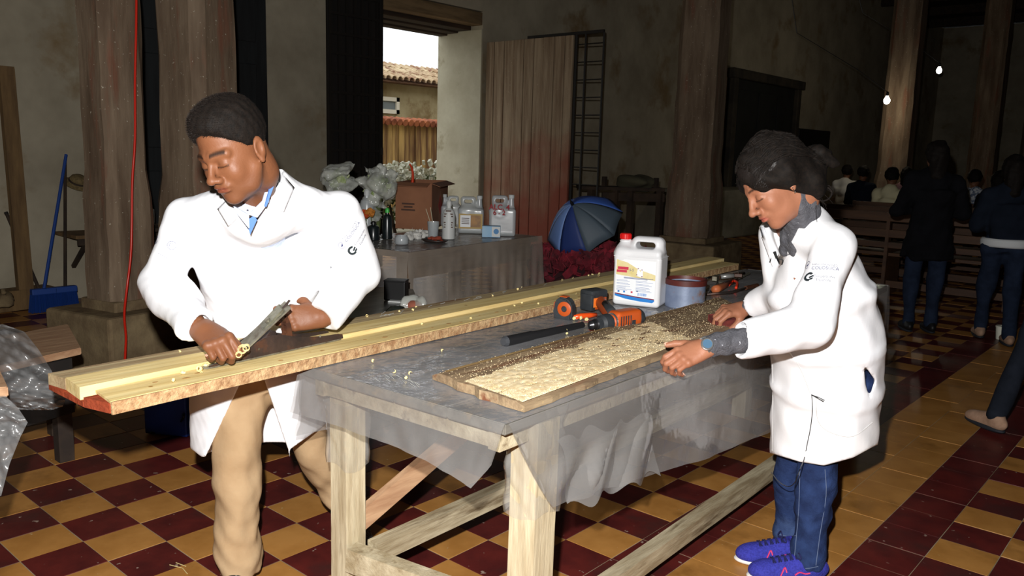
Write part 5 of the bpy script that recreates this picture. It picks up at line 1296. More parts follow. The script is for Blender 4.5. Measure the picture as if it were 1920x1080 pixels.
# ---- white gallon jug with red cap and printed label
jcc = G(1190, 575, ZT + .003); jx = CR * .185 - CF * .085; jx.z = 0; jx.normalize(); JW = .195
jc0 = jcc - jx * JW / 2; jc1 = jcc + jx * JW / 2; jy = V(0, 0, 1).cross(jx)       # away from the camera
jug = thing('plastic_jug', 'large white plastic jug with a red cap and a printed label', 'jug', (jc0 + jc1) / 2)
jm = mat('white_hdpe', s2l(226, 226, 228), s2l(218, 218, 220), 2, .4, spec=.35)
JD = JW * .62; jo = (jc0 + jc1) / 2 + jy * JD / 2
JH = .285
RJ = np.array([[jx.x, jy.x, 0], [jx.y, jy.y, 0], [0, 0, 1]], dtype=np.float32)
def J(x, y, z): return jo + jx * (x * JW) + jy * (y * JD) + V(0, 0, z * JH)
jf = ops([(bxf(J(0, 0, .37), (JW / 2, JD / 2, .37 * JH), RJ, .016), 0), (bxf(J(.0, 0, .765), (JW * .49, JD * .47, .05 * JH), RJ, .02), .01),
          (rc(J(-.35, 0, .74), J(-.35, 0, .90), .045, .020), .03), (bxf(J(.14, 0, .86), (JW * .345, JD * .30, .125 * JH), RJ, .028), .02),
          (bxf(J(.12, 0, .865), (JW * .205, JD * .8, .045 * JH), RJ, .0125), .006, 's'), (rc(J(-.355, 0, .88), J(-.355, 0, .945), .0185), .003), (plane(J(0, 0, 0), (0, 0, -1)), .003, 'i')])
jug_b = sdf_mesh('jug_body', jf, *bounds([J(0, 0, 0), J(0, 0, 1), J(.5, .5, .5), J(-.5, -.5, .5), J(.5, -.5, .5), J(-.5, .5, .5)], .03), .0032, jm, jug, relax=2)
capm = mat('red_cap', s2l(206, 22, 20), rough=.45)
MB().lathe(J(-.355, 0, .925), [(.021, 0), (.0225, .003), (.0225, .020), (.020, .024), (.004, .0245)], 28).build('cap', capm, jug)
for k in range(28):
    a = 2 * PI * k / 28; c = J(-.355, 0, .925) + V(math.cos(a) * .0226, math.sin(a) * .0226, .011); MB().box(c, (.0008, .0008, .009)).build('cap_rib', capm, jug) if k % 2 == 0 else None
MB().lathe(J(-.355, 0, .895), [(.0235, 0), (.0235, .004), (.02, .006)], 24).build('neck_ring', jm, jug)
MB().box(J(0, 0, .70), (JW * .502, JD * .502, .0012), rotz(math.atan2(jx.y, jx.x)), bev=.001).build('mould_line', jm, jug)
# label printed on the front face
def lab(name, x0, x1, z0, z1, m, off=.0008, parent=None, pts=None, cut=0):
    b = MB(); q = pts or [(x0, z0), (x1, z0), (x1, z1), (x0, z1)]
    b.b.faces.new([b.b.verts.new(J(x, -.5, z) - jy * off) for x, z in q]); return b.build(name, m, parent or labo)
lw_ = mat('label_white', s2l(236, 238, 240), rough=.5); ly = mat('label_cream', s2l(214, 196, 130), s2l(226, 212, 160), 20, .5); lb = mat('label_blue', s2l(20, 120, 200), rough=.5); lr = mat('label_maroon', s2l(120, 24, 44), rough=.5); lt = mat('label_text_blue', s2l(60, 78, 130), rough=.5); lp = mat('label_logo_red', s2l(196, 40, 70), rough=.5)
labo = lab('label', -.44, .40, .075, .66, lw_, .0006, jug)
lab('cream_band', 0, 0, 0, 0, ly, .0010, pts=[(-.43, .44), (.40, .39), (.40, .47), (.05, .53), (-.2, .62), (-.43, .655)])
lab('blue_band', 0, 0, 0, 0, lb, .0010, pts=[(-.44, .135), (-.2, .10), (.1, .08), (.36, .075), (.40, .095), (.40, .12), (0, .135), (-.44, .165)])
lab('maroon_line', 0, 0, 0, 0, lr, .0012, pts=[(-.44, .163), (0, .134), (.40, .118), (.40, .132), (0, .148), (-.44, .178)])
def jtext(txt, x, z, size, m, name, bold=0.):
    cu = bpy.data.curves.new('t', 'FONT'); cu.body = txt; cu.size = size; cu.offset = bold; cu.resolution_u = 2
    to = bpy.data.objects.new('t', cu); COL.objects.link(to); me = bpy.data.meshes.new_from_object(to.evaluated_get(bpy.context.evaluated_depsgraph_get())); bpy.data.objects.remove(to)
    p = J(x, -.5, z) - jy * .0014
    for v in me.vertices: v.co = p + jx * v.co.x + V(0, 0, v.co.y)
    me.name = name; return link(name, me, m, labo)
lab('brand_block', -.40, -.17, .515, .555, lp, .0012); lab('brand_block_lower', -.42, -.20, .475, .510, lp, .0012)
jtext('5-5', -.15, .50, .014, lt, 'lettering')
for i in range(3):     # small figures of the pictogram
    pass
lab('pictogram', 0, 0, 0, 0, lw_, .0013, pts=[(.0, .44), (.14, .42), (.13, .56), (.08, .50), (.03, .56)])
for (x, z) in ((.035, .545), (.115, .53), (.01, .455), (.12, .435)): lab('pictogram_mark', x - .012, x + .012, z - .006, z + .006, lr, .0016)
rt_ = random.Random(3)
for i, w in enumerate((.62, .5)): lab('text_line', -.26, -.26 + w, .40 - i * .013 + .005, .402 - i * .013 + .010, lt, .0013)
for col, (x0, x1) in enumerate(((-.41, -.06), (.0, .36))):
    for i in range(11):
        if i in (2, 5): continue
        lab('text_line', x0, x0 + (x1 - x0) * rt_.uniform(.55, 1), .365 - i * .0145, .369 - i * .0145, mat('label_text_pale', s2l(96, 120, 170), rough=.5), .0013)
for x in (-.36, -.24, -.08): lab('symbol', x - .02, x + .02, .19, .215, lp if x > -.2 else lb, .0013)
for k in range(11): lab('bar', .05 + k * .017, .05 + k * .017 + rt_.choice((.006, .010)), .16, .20, lb, .0013)
for px_ in (.02,): lab('symbol', px_, px_ + .03, .215, .23, lt, .0013)

# ---- blue grey tin behind the jug
tc_ = G(1283, 578, ZT + .003); tc_ = tc_ + (tc_ - CAM).normalized() * .05; tc_.z = ZT + .003
tin = thing('paint_tin', 'dented blue grey tin with a dark red rim behind the white jug', 'tin', tc_)
tnm = mat('blue_grey_tin', s2l(134, 146, 168), s2l(112, 124, 150), 10, .45, metal=.2, bump=.2, c3=s2l(140, 96, 56), s3=11, t3=.66)
MB().lathe(tc_, [(.078, 0), (.080, .003), (.080, .098), (.082, .101), (.076, .101), (.074, .01), (.01, .008)], 36).build('tin_body', tnm, tin, True, .5)
MB().lathe(tc_ + V(0, 0, .096), [(.084, -.004), (.085, .018), (.078, .019), (.076, .0), (.01, -.002)], 36).build('rim', mat('dark_red_rim', s2l(92, 34, 28), s2l(70, 26, 22), 12, .5), tin, True, .5)
# ---- end of an old board lying across the far end
fbm = mat('brown_red_board', s2l(140, 96, 70), s2l(112, 70, 50), 4, .9, stretch=(8, .8, 8), bump=.3, c3=s2l(150, 136, 116), s3=2.4, t3=.56, spec=.05)

# ---- tape measure
org = mat('orange_plastic', s2l(188, 80, 26), rough=.45, spec=.4); dkg = mat('charcoal_rubber', s2l(48, 52, 56), s2l(38, 42, 46), 30, .6)
def framed(c, fx, label, name, cat):
    t = thing(name, label, cat, c); fx = Vector(fx); fx.z = 0; fx.normalize(); fy = V(0, 0, 1).cross(fx)
    return t, (lambda x, y, z: Vector(c) + fx * x + fy * y + V(0, 0, z)), Matrix(((fx.x, fy.x, 0), (fx.y, fy.y, 0), (0, 0, 1))), fx, fy
c = G(1054, 600, ZT + .003)
t, P, R3, fx, fy = framed(c, W3(.82, 0, .45), 'orange and charcoal tape measure standing on edge beside the cordless drill', 'tape_measure', 'tape measure')
MB().prism([P(-.036, -.002, .0), P(.034, -.002, 0), P(.038, -.002, .03), P(.034, -.002, .062), P(.014, -.002, .082), P(-.014, -.002, .084), P(-.034, -.002, .066), P(-.037, -.002, .03)], None, fy * .044, bev=.006).build('case', dkg, t, True, .6)
MB().lathe(P(.008, -.001, .042), [(.027, 0), (.027, .003), (.022, .005), (.012, .006), (.01, .004)], 28, axis=-fy).build('side_disc', org, t, True, .5)
MB().lathe(P(.008, -.006, .042), [(.011, 0), (.008, .003)], 16, axis=-fy).build('centre_badge', dkg, t)
MB().box(P(-.0375, .020, .048), (.002, .013, .014), R3, bev=.0018).build('lock_button', org, t)
MB().box(P(-.002, .02, .0845), (.014, .014, .002), R3, bev=.0015).build('top_grip', org, t)
MB().box(P(-.0385, .020, .022), (.0015, .013, .004), R3, bev=.001).build('maker_strip', org, t)
MB().box(P(-.0385, .020, .012), (.0015, .011, .003), R3, bev=.001).build('maker_strip', org, t)
MB().box(P(.044, .02, .006), (.01, .009, .001), R3).build('tape_hook', sil, t)

# ---- cordless drill lying on its side
dc_ = G(1160, 604, ZT + .003)
da = G(1106, 604, ZT + .05); db = G(1196, 590, ZT + .05)
t = thing('cordless_drill', 'orange and charcoal cordless drill lying beside the white jug', 'drill', dc_)
ax_ = (db - da); ax_.z = 0; DLn = ax_.length; ax_.normalize(); sy = V(0, 0, 1).cross(ax_)
def Q(x, y, z): return V(da.x, da.y, ZT + .003) + ax_ * (x * DLn) + sy * y + V(0, 0, z)
MB().lathe(Q(-.02, 0, .036), [(.006, 0), (.010, .004), (.016, .010), (.017, .028), (.020, .032)], 20, axis=ax_).build('chuck', mat('dark_steel', s2l(60, 60, 62), rough=.3, metal=.7), t, True, .5)
MB().lathe(Q(.20, 0, .036), [(.021, 0), (.029, .010), (.031, .040), (.029, .044)], 24, axis=ax_).build('torque_collar', dkg, t, True, .5)
MB().lathe(Q(.43, 0, .036), [(.0315, 0), (.0315, .004)], 24, axis=ax_).build('collar_ring', sil, t)
bodyf = folds(ops([(rc(Q(.50, 0, .036), Q(.88, 0, .038), .031, .033), 0), (bxf(Q(.72, 0, .040), (.06, .028, .032), np.array([[ax_.x, sy.x, 0], [ax_.y, sy.y, 0], [0, 0, 1]]), .012), .01)]), 0, [(1, 0, 1)])
sdf_mesh('motor_housing', bodyf, *bounds([Q(.4, 0, 0), Q(1, 0, .08)], .06), .003, org, t, relax=2)
MB().lathe(Q(.93, 0, .038), [(.034, 0), (.034, .014), (.028, .026), (.010, .030)], 24, axis=ax_).build('rear_cap', dkg, t, True, .5)
for k in range(5): MB().box(Q(.50 + k * .05, -.0325, .04), (.0016, .0012, .018), Matrix(((ax_.x, sy.x, 0), (ax_.y, sy.y, 0), (0, 0, 1)))).build('vent_rib', dkg, t)
MB().box(Q(.76, -.0325, .030), (.009, .0025, .010), Matrix(((ax_.x, sy.x, 0), (ax_.y, sy.y, 0), (0, 0, 1))), bev=.001).build('direction_button', dkg, t)
bb = DP(1113, 564, 3.16); bb.z = max(bb.z, ZT + .036)
hs_, he_ = Q(.55, .02, .046), bb + ax_ * .03
hnd = ops([(rc(hs_, he_, .022, .022), 0), (rc(he_, he_ - ax_ * .02, .024, .026), .01)])
sdf_mesh('handle', hnd, *bounds([hs_, he_], .06), .003, org, t, relax=1)
MB().tube([hs_ + V(0, 0, .012), hs_.lerp(he_, .5) + V(0, 0, .014)], [.018, .016], 12).build('handle_grip', dkg, t, True)
RB = Matrix(((ax_.x, sy.x, 0), (ax_.y, sy.y, 0), (0, 0, 1)))
MB().box(bb, (.042, .032, .030), RB, bev=.008).build('battery_shell', org, t, True, .6)
MB().box(bb + V(0, 0, .030), (.044, .034, .016), RB, bev=.008).build('battery_top', dkg, t, True, .6)
MB().box(bb - ax_ * .036 - sy * .004, (.012, .031, .032), RB, bev=.005).build('battery_end', dkg, t, True, .6)
MB().box(bb - ax_ * .022 - sy * .034, (.014, .002, .018), RB, bev=.0015).build('battery_latch', mat('pale_orange', s2l(232, 124, 44), rough=.5), t)
# orange handled tool lying in front
a = G(1076, 594, ZT + .016); b_ = G(1118, 590, ZT + .016)
ot = thing('screwdriver', 'slim tool with a bright orange handle between the tape measure and drill', 'screwdriver', a)
MB().tube([a, a.lerp(b_, .3), a.lerp(b_, .7), b_], [.006, .011, .010, .007], 12).build('handle', mat('bright_orange_handle', s2l(226, 80, 26), rough=.3), ot, True)
MB().tube([b_, b_ + (b_ - a) * .7 + V(0, 0, -.008)], .003, 8).build('blade', sil, ot)
for px, py in ((1077, 601), (1088, 600), (1100, 603)): curl(G(px, py, ZT + .004), .008, 1.2, .008, 'wood_shaving', 'pale curl of shaving lying in front of the tape measure', 'shavings by the tape measure')
# ---- black rod (sharpening steel / rubber handle)
a = G(948, 640, ZT + .018); b_ = G(1092, 609, ZT + .012)
rd_ = thing('rubber_mallet_handle', 'black rubber sleeved bar lying on the film between the planks', 'tool', a)
MB().tube([a, a.lerp(b_, .3), a.lerp(b_, .34), b_], [.0165, .0165, .014, .011], 14).build('sleeve', mat('matt_black_rubber', s2l(26, 26, 28), rough=.55), rd_, True, .6)
MB().tube([a - (b_ - a).normalized() * .012, a], [.012, .0175], 14).build('end_cap', mat('grey_rubber_end', s2l(60, 62, 66), rough=.5), rd_)
# ---- pile of tools by the woman's arm
def tool(name, label, pts, rads, m, cat='tool', extra=None):
    t_ = thing(name, label, cat, pts[0]); MB().tube(pts, rads, 10).build('handle', m, t_, True)
    if extra: extra(t_)
    return t_
g = lambda x, y, z=.02: G(x, y, ZT + z)
tool('chisel', 'chisel with a round orange wooden handle end behind the wide board', [g(1340, 543, .024), g(1346, 541, .024), g(1380, 524, .024)], [.017, .018, .012], mat('orange_brown_wood', s2l(190, 104, 62), s2l(150, 80, 48), 9, .5), 'chisel', lambda t_: MB().tube([g(1380, 524, .024), g(1405, 512, .02)], .006, 8).build('blade', steel, t_))
tool('pliers', 'pair of pliers with a bright red orange curved grip near the woman\'s sleeve', smooth_pts([g(1366, 535, .02), g(1374, 527, .03), g(1382, 530, .03), g(1380, 540, .02)], 4), .006, mat('bright_red_grip', s2l(236, 60, 30), rough=.35), 'pliers', lambda t_: MB().tube([g(1366, 535, .02), g(1350, 530, .02)], .008, 8).build('jaws', steel, t_))
MBk = thing('electric_plug', 'black plug and twisted lead beside the blue grey tin', 'plug', g(1318, 545))
MB().box(g(1316, 545, .02), (.016, .02, .02), rotz(.4), bev=.005).build('plug_body', blk, MBk); MB().tube(smooth_pts([g(1316, 538, .03), g(1322, 525, .04), g(1335, 520, .03), g(1345, 530, .02), g(1332, 548, .012)], 4), .005, 7).build('lead', blk, MBk, True)
tool('file', 'dark steel file lying across the pile of tools', [g(1325, 552, .014), g(1372, 548, .02), g(1398, 540, .02)], [.006, .006, .005], rustm, 'file', lambda t_: MB().tube([g(1398, 540, .02), g(1420, 535, .02)], .01, 8).build('grip', kw, t_))
tool('hammer', 'small hammer with a wooden shaft at the back of the tool pile', [g(1336, 522, .03), g(1395, 512, .04)], [.009, .008], kw, 'hammer', lambda t_: MB().box(g(1342, 521, .034), (.012, .035, .011), rotz(.3), bev=.002).build('hammer_head', steel, t_))
tool('paint_brush', 'paint brush with a pale ferrule on the tool pile', [g(1352, 519, .045), g(1375, 517, .05)], [.01, .012], mat('pale_ferrule', s2l(168, 168, 164), rough=.3, metal=.5), 'brush', lambda t_: MB().box(g(1384, 516, .05), (.018, .014, .008), rotz(.5), bev=.002).build('bristles', kw, t_))

# ================================================================== SECOND TABLE WITH BOTTLES
Z2 = .8
q0 = G(767, 474, Z2); q1 = G(1010, 443, Z2); q3 = G(704, 452, Z2); e2 = (q1 - q0).normalized(); w2 = (q3 - q0); w2 = w2 - e2 * w2.dot(e2); w2 = w2.normalized() * .78
t2m = mat('brown_side_table', s2l(132, 108, 84), s2l(96, 76, 60), 4, .7, stretch=(6, .8, 6), spec=.2)
t2 = thing('side_table', 'plastic covered side table by the doorway holding bottles and a carton', 'table', (q0 + q1) / 2 * 1)
for k in range(4):
    a = q0 + w2 * (k / 4 + .002); b_ = q0 + w2 * ((k + 1) / 4 - .002); MB().prism([a, a + e2 * (q1 - q0).length, b_ + e2 * (q1 - q0).length, b_], None, (0, 0, -.035), bev=.003).build('top_board', t2m, t2)
L2 = (q1 - q0).length
for u, v in ((.08, .1), (L2 - .08, .1), (.08, .68), (L2 - .08, .68)):
    p = q0 + e2 * u + w2.normalized() * v; MB().beam(V(p.x, p.y, 0), V(p.x, p.y, Z2 - .036), .07, .07, up=(0, 1, 0), bev=.004).build('leg', t2m, t2)
MB().beam(q0 + e2 * .05 + w2 * .06 - V(0, 0, .1), q1 - e2 * .05 + w2 * .06 - V(0, 0, .1), .03, .12).build('apron', t2m, t2)
s2 = thing('plastic_sheet', 'clear plastic film hanging down the front of the side table by the doorway', 'plastic sheet', q0)
film_side = film_mat('clear_film_side', .5, rough=.22, dcol=(.46, .40, .34), nscale=2.5, amp=.2, bump=.4)
film_left = film_mat('clear_film_left', .5, rough=.25, dcol=(.2, .2, .2), nscale=1.5, amp=.15, bump=.10)
def f2(u, v):
    p = q0 + e2 * (u * (L2 + .06) - .03) - w2.normalized() * (.01 + .05 * v + .02 * v * ripple(u * 2.5, v * .4)); p.z = Z2 + .004 - .72 * v; return p
MB().grid(f2, 90, 30).build('front_drape', film_side, s2, True)
def f3(u, v):
    p = q0 - e2 * (.01 + .03 * v + .02 * v * ripple(u, v)) + w2 * u; p.z = Z2 + .004 - .6 * v; return p
MB().grid(f3, 30, 20).build('end_drape', film_side, s2, True)
def f4(u, v):
    p = q0 + e2 * (u * L2) + w2 * v; p.z = Z2 + .003 + .0015 * abs(ripple(u * 3, v * 3)); return p
MB().grid(f4, 40, 20).build('top_film', film_top, s2, True)
def T2(px, py, dz=.006): return G(px, py, Z2 + dz)
# carton with a pruning saw standing in it
card = mat('brown_cardboard', s2l(158, 108, 78), s2l(140, 94, 68), 3, .9)
bx = thing('cardboard_box', 'open brown cardboard carton on the side table', 'box', T2(790, 430))
a = T2(742, 428); b_ = T2(808, 432); c_ = T2(838, 418)
BH = .335
for u, v in ((a, b_), (b_, c_), (c_, a + (c_ - b_)), (a + (c_ - b_), a)):
    m_ = (u + v) / 2; d = (v - u); d.z = 0; ang = math.atan2(d.y, d.x); MB().box(V(m_.x, m_.y, Z2 + .006 + BH / 2), (d.length / 2, .003, BH / 2), rotz(ang), bev=.001).build('panel', card, bx)
    o = MB().box(V(m_.x, m_.y, Z2 + .008 + BH) + V(d.y, -d.x, 0).normalized() * .03 + V(0, 0, -.012), (d.length / 2 - .01, .035, .002), rotz(ang) @ Matrix.Rotation(.35, 3, 'X')).build('flap', card, bx)
dkp = mat('faded_print', s2l(84, 60, 50), rough=.9)
d = (b_ - a).normalized(); nb_ = V(d.y, -d.x, 0)
for k, w in enumerate((.10, .07, .11)):
    p = a + d * .1 + nb_ * .004; MB().box(V(p.x, p.y, Z2 + .19 - k * .022), (w / 2, .0006, .006), rotz(math.atan2(d.y, d.x))).build('printed_mark', dkp, bx)
d = (c_ - b_).normalized(); p = (b_ + c_) / 2 + V(d.y, -d.x, 0) * .0045
MB().box(V(p.x, p.y, Z2 + .17), (.05, .0008, .05), rotz(math.atan2(d.y, d.x)) @ Matrix.Rotation(PI / 4, 3, 'Y')).build('hazard_diamond', mat('dark_red_print', s2l(150, 34, 26), rough=.8), bx)
sw = thing('pruning_saw', 'curved orange red handle sticking up out of the cardboard carton', 'saw', T2(775, 400))
dd = (T2(780, 425) - CAM).length * 1.02
bd_ = PX((a + c_) / 2)[2]; P_ = smooth_pts([DP(772, 352, bd_), DP(774, 335, bd_), DP(773, 318, bd_), DP(768, 307, bd_)], 4)
MB().tube(P_, [.014 - .009 * i / len(P_) for i in range(len(P_))], 8).build('handle', mat('orange_red_handle', s2l(222, 64, 24), rough=.4), sw, True)
sb_ = DP(772, 352, bd_); MB().beam(sb_, V(sb_.x + .02, sb_.y + .02, Z2 + .008), .03, .004).build('blade', steel, sw)
clr = film_mat('translucent_hdpe', .55, rough=.25, dcol=(.62, .66, .68), nscale=2., amp=.1, bump=.1)
def jerry(px0, px1, py0, py1, name, label, m, extra=None, neck='r'):
    """small translucent canister with a handle loop, standing on the side table"""
    b0 = T2((px0 + px1) / 2, py1); d = PX(b0)[2]; W = (px1 - px0) * d / FP; H = (py1 - py0) * d / FP; D = W * .75
    cx = b0 + CF.normalized() * D * .4; cx.z = Z2 + .006; x = CR.copy(); x.z = 0; x.normalize(); y = V(0, 0, 1).cross(x); Rn = np.array([[x.x, y.x, 0], [x.y, y.y, 0], [0, 0, 1]], dtype=np.float32)
    def K(a, b, c): return cx + x * (a * W) + y * (b * D) + V(0, 0, c * H)
    s = 1 if neck == 'r' else -1
    f = ops([(bxf(K(0, 0, .34), (W / 2, D / 2, .34 * H), Rn, .018), 0), (rc(K(-.12 * s, 0, .66), K(-.12 * s, 0, .80), W * .36, W * .22), .03), (bxf(K(-.12 * s, 0, .88), (W * .3, D * .18, .115 * H), Rn, .02), .02), (bxf(K(-.12 * s, 0, .86), (W * .16, D * .6, .045 * H), Rn, .01), .004, 's'), (rc(K(.32 * s, 0, .7), K(.32 * s, 0, .93), W * .12, W * .09), .015), (plane(K(0, 0, 0), (0, 0, -1)), .002, 'i')])
    t = thing('canister', label, 'canister', cx)
    sdf_mesh('bottle_body', f, *bounds([K(.5, .5, 0), K(-.5, -.5, 1), K(.5, -.5, 0), K(-.5, .5, 0)], .02), .006, m, t, relax=2)
    MB().lathe(K(.32 * s, 0, .93), [(W * .105, 0), (W * .11, .02), (W * .09, .024)], 16).build('cap', mat('pale_cap', s2l(196, 200, 200), rough=.5), t)
    if extra: extra(t, K, W, D, H, x, y)
    return t
def lab_gold(t, K, W, D, H, x, y):
    an = math.atan2(x.y, x.x)
    MB().box(K(0, -.51, .34), (W * .46, .0015, H * .20), rotz(an)).build('label', mat('gold_label', s2l(176, 142, 60), rough=.5), t)
    MB().box(K(-.2, -.525, .34), (W * .20, .0015, H * .16), rotz(an)).build('label_panel', mat('label_white', (0, 0, 0)), t)
    MB().box(K(.2, -.525, .34), (W * .20, .0015, H * .16), rotz(an)).build('label_picture', mat('brown_picture', s2l(120, 84, 40), s2l(170, 120, 50), 20, .5), t)
    for k in range(4): MB().box(K(-.2, -.54, .42 - k * .05), (W * .15, .001, H * .008), rotz(an)).build('text_line', dkp, t)
def mark_red(t, K, W, D, H, x, y):
    for txt, zz, sz in (('ALC. 4', .66, .05), ('6 - 2', .53, .045)):
        cu = bpy.data.curves.new('t', 'FONT'); cu.body = txt; cu.size = sz; cu.align_x = 'CENTER'; cu.offset = .0012; to = bpy.data.objects.new('t', cu); COL.objects.link(to); me = bpy.data.meshes.new_from_object(to.evaluated_get(bpy.context.evaluated_depsgraph_get())); bpy.data.objects.remove(to)
        p = K(-.12, -.53, zz)
        for v in me.vertices: v.co = p + x * v.co.x + V(0, 0, v.co.y)
        me.name = 'hand_lettering'; link('hand_lettering', me, mat('red_marker', s2l(150, 30, 36), rough=.7), t)
jerry(826, 862, 367, 425, 'canister', 'plain translucent canister behind the white bottle, left of the labelled one', clr, neck='l')
jerry(858, 906, 369, 438, 'canister', 'grey translucent canister with a gold and white label', clr, lab_gold)
jerry(916, 966, 367, 443, 'canister', 'translucent canister hand lettered in red, at the right end of the side table', clr, mark_red)
def bottle(px, py, H, r, name, label, m, capm_, prof=None, cat='bottle', extra=None):
    p = T2(px, py); t = thing(name, label, cat, p); pr = prof or [(r * .9, 0), (r, .004), (r, H * .62), (r * .8, H * .74), (r * .35, H * .80), (r * .32, H * .86)]
    MB().lathe(p, pr, 20).build('bottle_body', m, t, True, .6)
    MB().lathe(p + V(0, 0, H * .85), [(r * .42, 0), (r * .42, H * .10), (r * .2, H * .15)], 14).build('cap', capm_, t)
    if extra: extra(t, p)
    return t
wh = mat('dull_white_plastic', s2l(206, 208, 206), rough=.5)
def wl_(t, p):
    an = math.atan2(CR.y, CR.x)
    for k, (w, zz) in enumerate(((.018, .16), (.028, .14), (.03, .125), (.008, .105), (.03, .085), (.026, .07), (.03, .055))): MB().box(p - CF * .037 + V(0, 0, zz + .02), (w, .0012, .0035), rotz(an)).build('text_line', dkp, t)
bottle(841, 448, .255, .042, 'bottle', 'white dispenser bottle with small dark print standing in front', wh, wh, extra=wl_)
bottle(726, 448, .20, .033, 'bottle', 'dark bottle with a bright green cap beside the carton', mat('dark_bottle', s2l(26, 32, 34), rough=.25), mat('green_cap', s2l(70, 190, 80), rough=.4))
bottle(688, 436, .30, .05, 'bottle', 'tall clear plastic bottle by the wrapped flowers', clr, mat('pale_cap', (0, 0, 0)))
bottle(700, 450, .12, .04, 'jar', 'squat black jar left of the green capped bottle', mat('dark_bottle', (0, 0, 0)), mat('black_plastic', (0, 0, 0)), cat='jar')
cup = thing('plastic_cup', 'translucent cup holding a pair of thin sticks beside the carton', 'cup', T2(812, 445)); p = T2(812, 445)
o = MB().lathe(p, [(.030, 0), (.032, .003), (.04, .105), (.038, .105), (.030, .006), (.004, .005)], 20).build('cup_body', clr, cup, True, .6)
for k, dx in enumerate((-.05, -.02)): tag(MB().tube([p + V(0, 0, .012) + CR * .01, p + CR * dx + V(0, 0, .19 + .01 * k)], .0025, 6).build('stick', mat('pale_stick', s2l(196, 180, 150)), ), 'thin pale stick leaning in the translucent cup, the %s of two' % ('left' if k == 0 else 'right'), 'stick')
mb = thing('mask_box', 'small pale blue and white carton in front of the canisters', 'box', T2(921, 443))
p = T2(921, 444); an = math.atan2(CR.y, CR.x); MB().box(p + V(0, 0, .038), (.062, .04, .038), rotz(an), bev=.002).build('carton', mat('pale_blue_card', s2l(150, 190, 222), s2l(176, 206, 228), 6, .7), mb)
MB().box(p + V(0, 0, .038) + CR * .032 - CF * .0 + V(CR.y, -CR.x, 0).normalized() * .0408, (.028, .0008, .034), rotz(an)).build('white_panel', wh, mb)
MB().lathe(p + V(0, 0, .04) + CR * .034 + V(CR.y, -CR.x, 0).normalized() * .0418, [(.018, 0), (.018, .001), (.011, .0012)], 20, axis=V(CR.y, -CR.x, 0)).build('round_mark', mat('mark_blue', s2l(90, 140, 190), rough=.7), mb)
rr2 = random.Random(17)
for k in range(6):
    p = T2(766 + k * 7 + rr2.uniform(-3, 3), 442 + rr2.uniform(-6, 4), .02); f = folds(el(p, (.035, .03, .02)), .006, [(90, 1, 5)], k)
    tag(sdf_mesh('cotton_wad', f, *bounds([p], .06), .006, mat('cotton_white', s2l(216, 214, 208), rough=.95), None), ('white cotton wad on the side table, %s of the six' % ('leftmost', 'second', 'third', 'fourth', 'fifth', 'rightmost')[k]), 'cotton', 'cotton wads')
p = T2(753, 458); ja = thing('glass_jar', 'low clear glass jar at the near corner of the side table', 'jar', p)
MB().lathe(p, [(.036, 0), (.042, .006), (.042, .04), (.036, .048), (.036, .055), (.032, .055), (.032, .045), (.037, .036), (.036, .008), (.004, .006)], 22).build('jar_body', clr, ja, True)
p = T2(815, 453); tr = thing('tray', 'dark tray with an orange red rag at the front edge of the side table', 'tray', p)
MB().lathe(p, [(.06, 0), (.075, .012), (.07, .012), (.055, .004), (.004, .003)], 24, sx=1.3).build('tray_body', mat('dark_tray', s2l(46, 34, 30), rough=.5), tr, True)
p = p + V(0, 0, .02); tag(sdf_mesh('rag', folds(el(p, (.05, .03, .008)), .004, [(90, 1, 5)], 3), *bounds([p], .08), .006, mat('rust_rag', s2l(170, 72, 44), s2l(120, 50, 34), 20, .9), None), 'crumpled rust orange rag in the dark tray', 'rag')
p = T2(722, 447, 0) + V(0, 0, .03)
for k, (px, py, c) in enumerate(((684, 402, s2l(200, 80, 30)), (694, 398, s2l(190, 120, 40)), (678, 410, s2l(90, 130, 50)), (668, 396, s2l(110, 150, 60)))):
    q = DP(px, py, 5.45); b = MB()
    for j in range(26):
        a_ = V(rr2.gauss(0, 1), rr2.gauss(0, 1), rr2.gauss(0, 1)).normalized(); b.box(q + a_ * .022, (.014, .002, .010), Matrix.Rotation(rr2.uniform(0, 3), 3, 'X') @ rotz(rr2.uniform(0, 3)))
    fh = thing('flower', ('orange', 'amber', 'green', 'pale green')[k] + ' flower head in the wrapped bunch behind the man\'s shoulder', 'flower', q); b.build('petal_cluster', mat('petal_%s' % 'abcd'[k], c, rough=.8), fh); MB().tube([q, q + V(.02, .02, -.16)], .003, 5).build('stem', mat('bush_leaf', (0, 0, 0)), fh)
wrapm = film_mat('crinkled_wrap', .5, rough=.15, dcol=(.7, .72, .66), nscale=9., amp=.3, bump=1.)
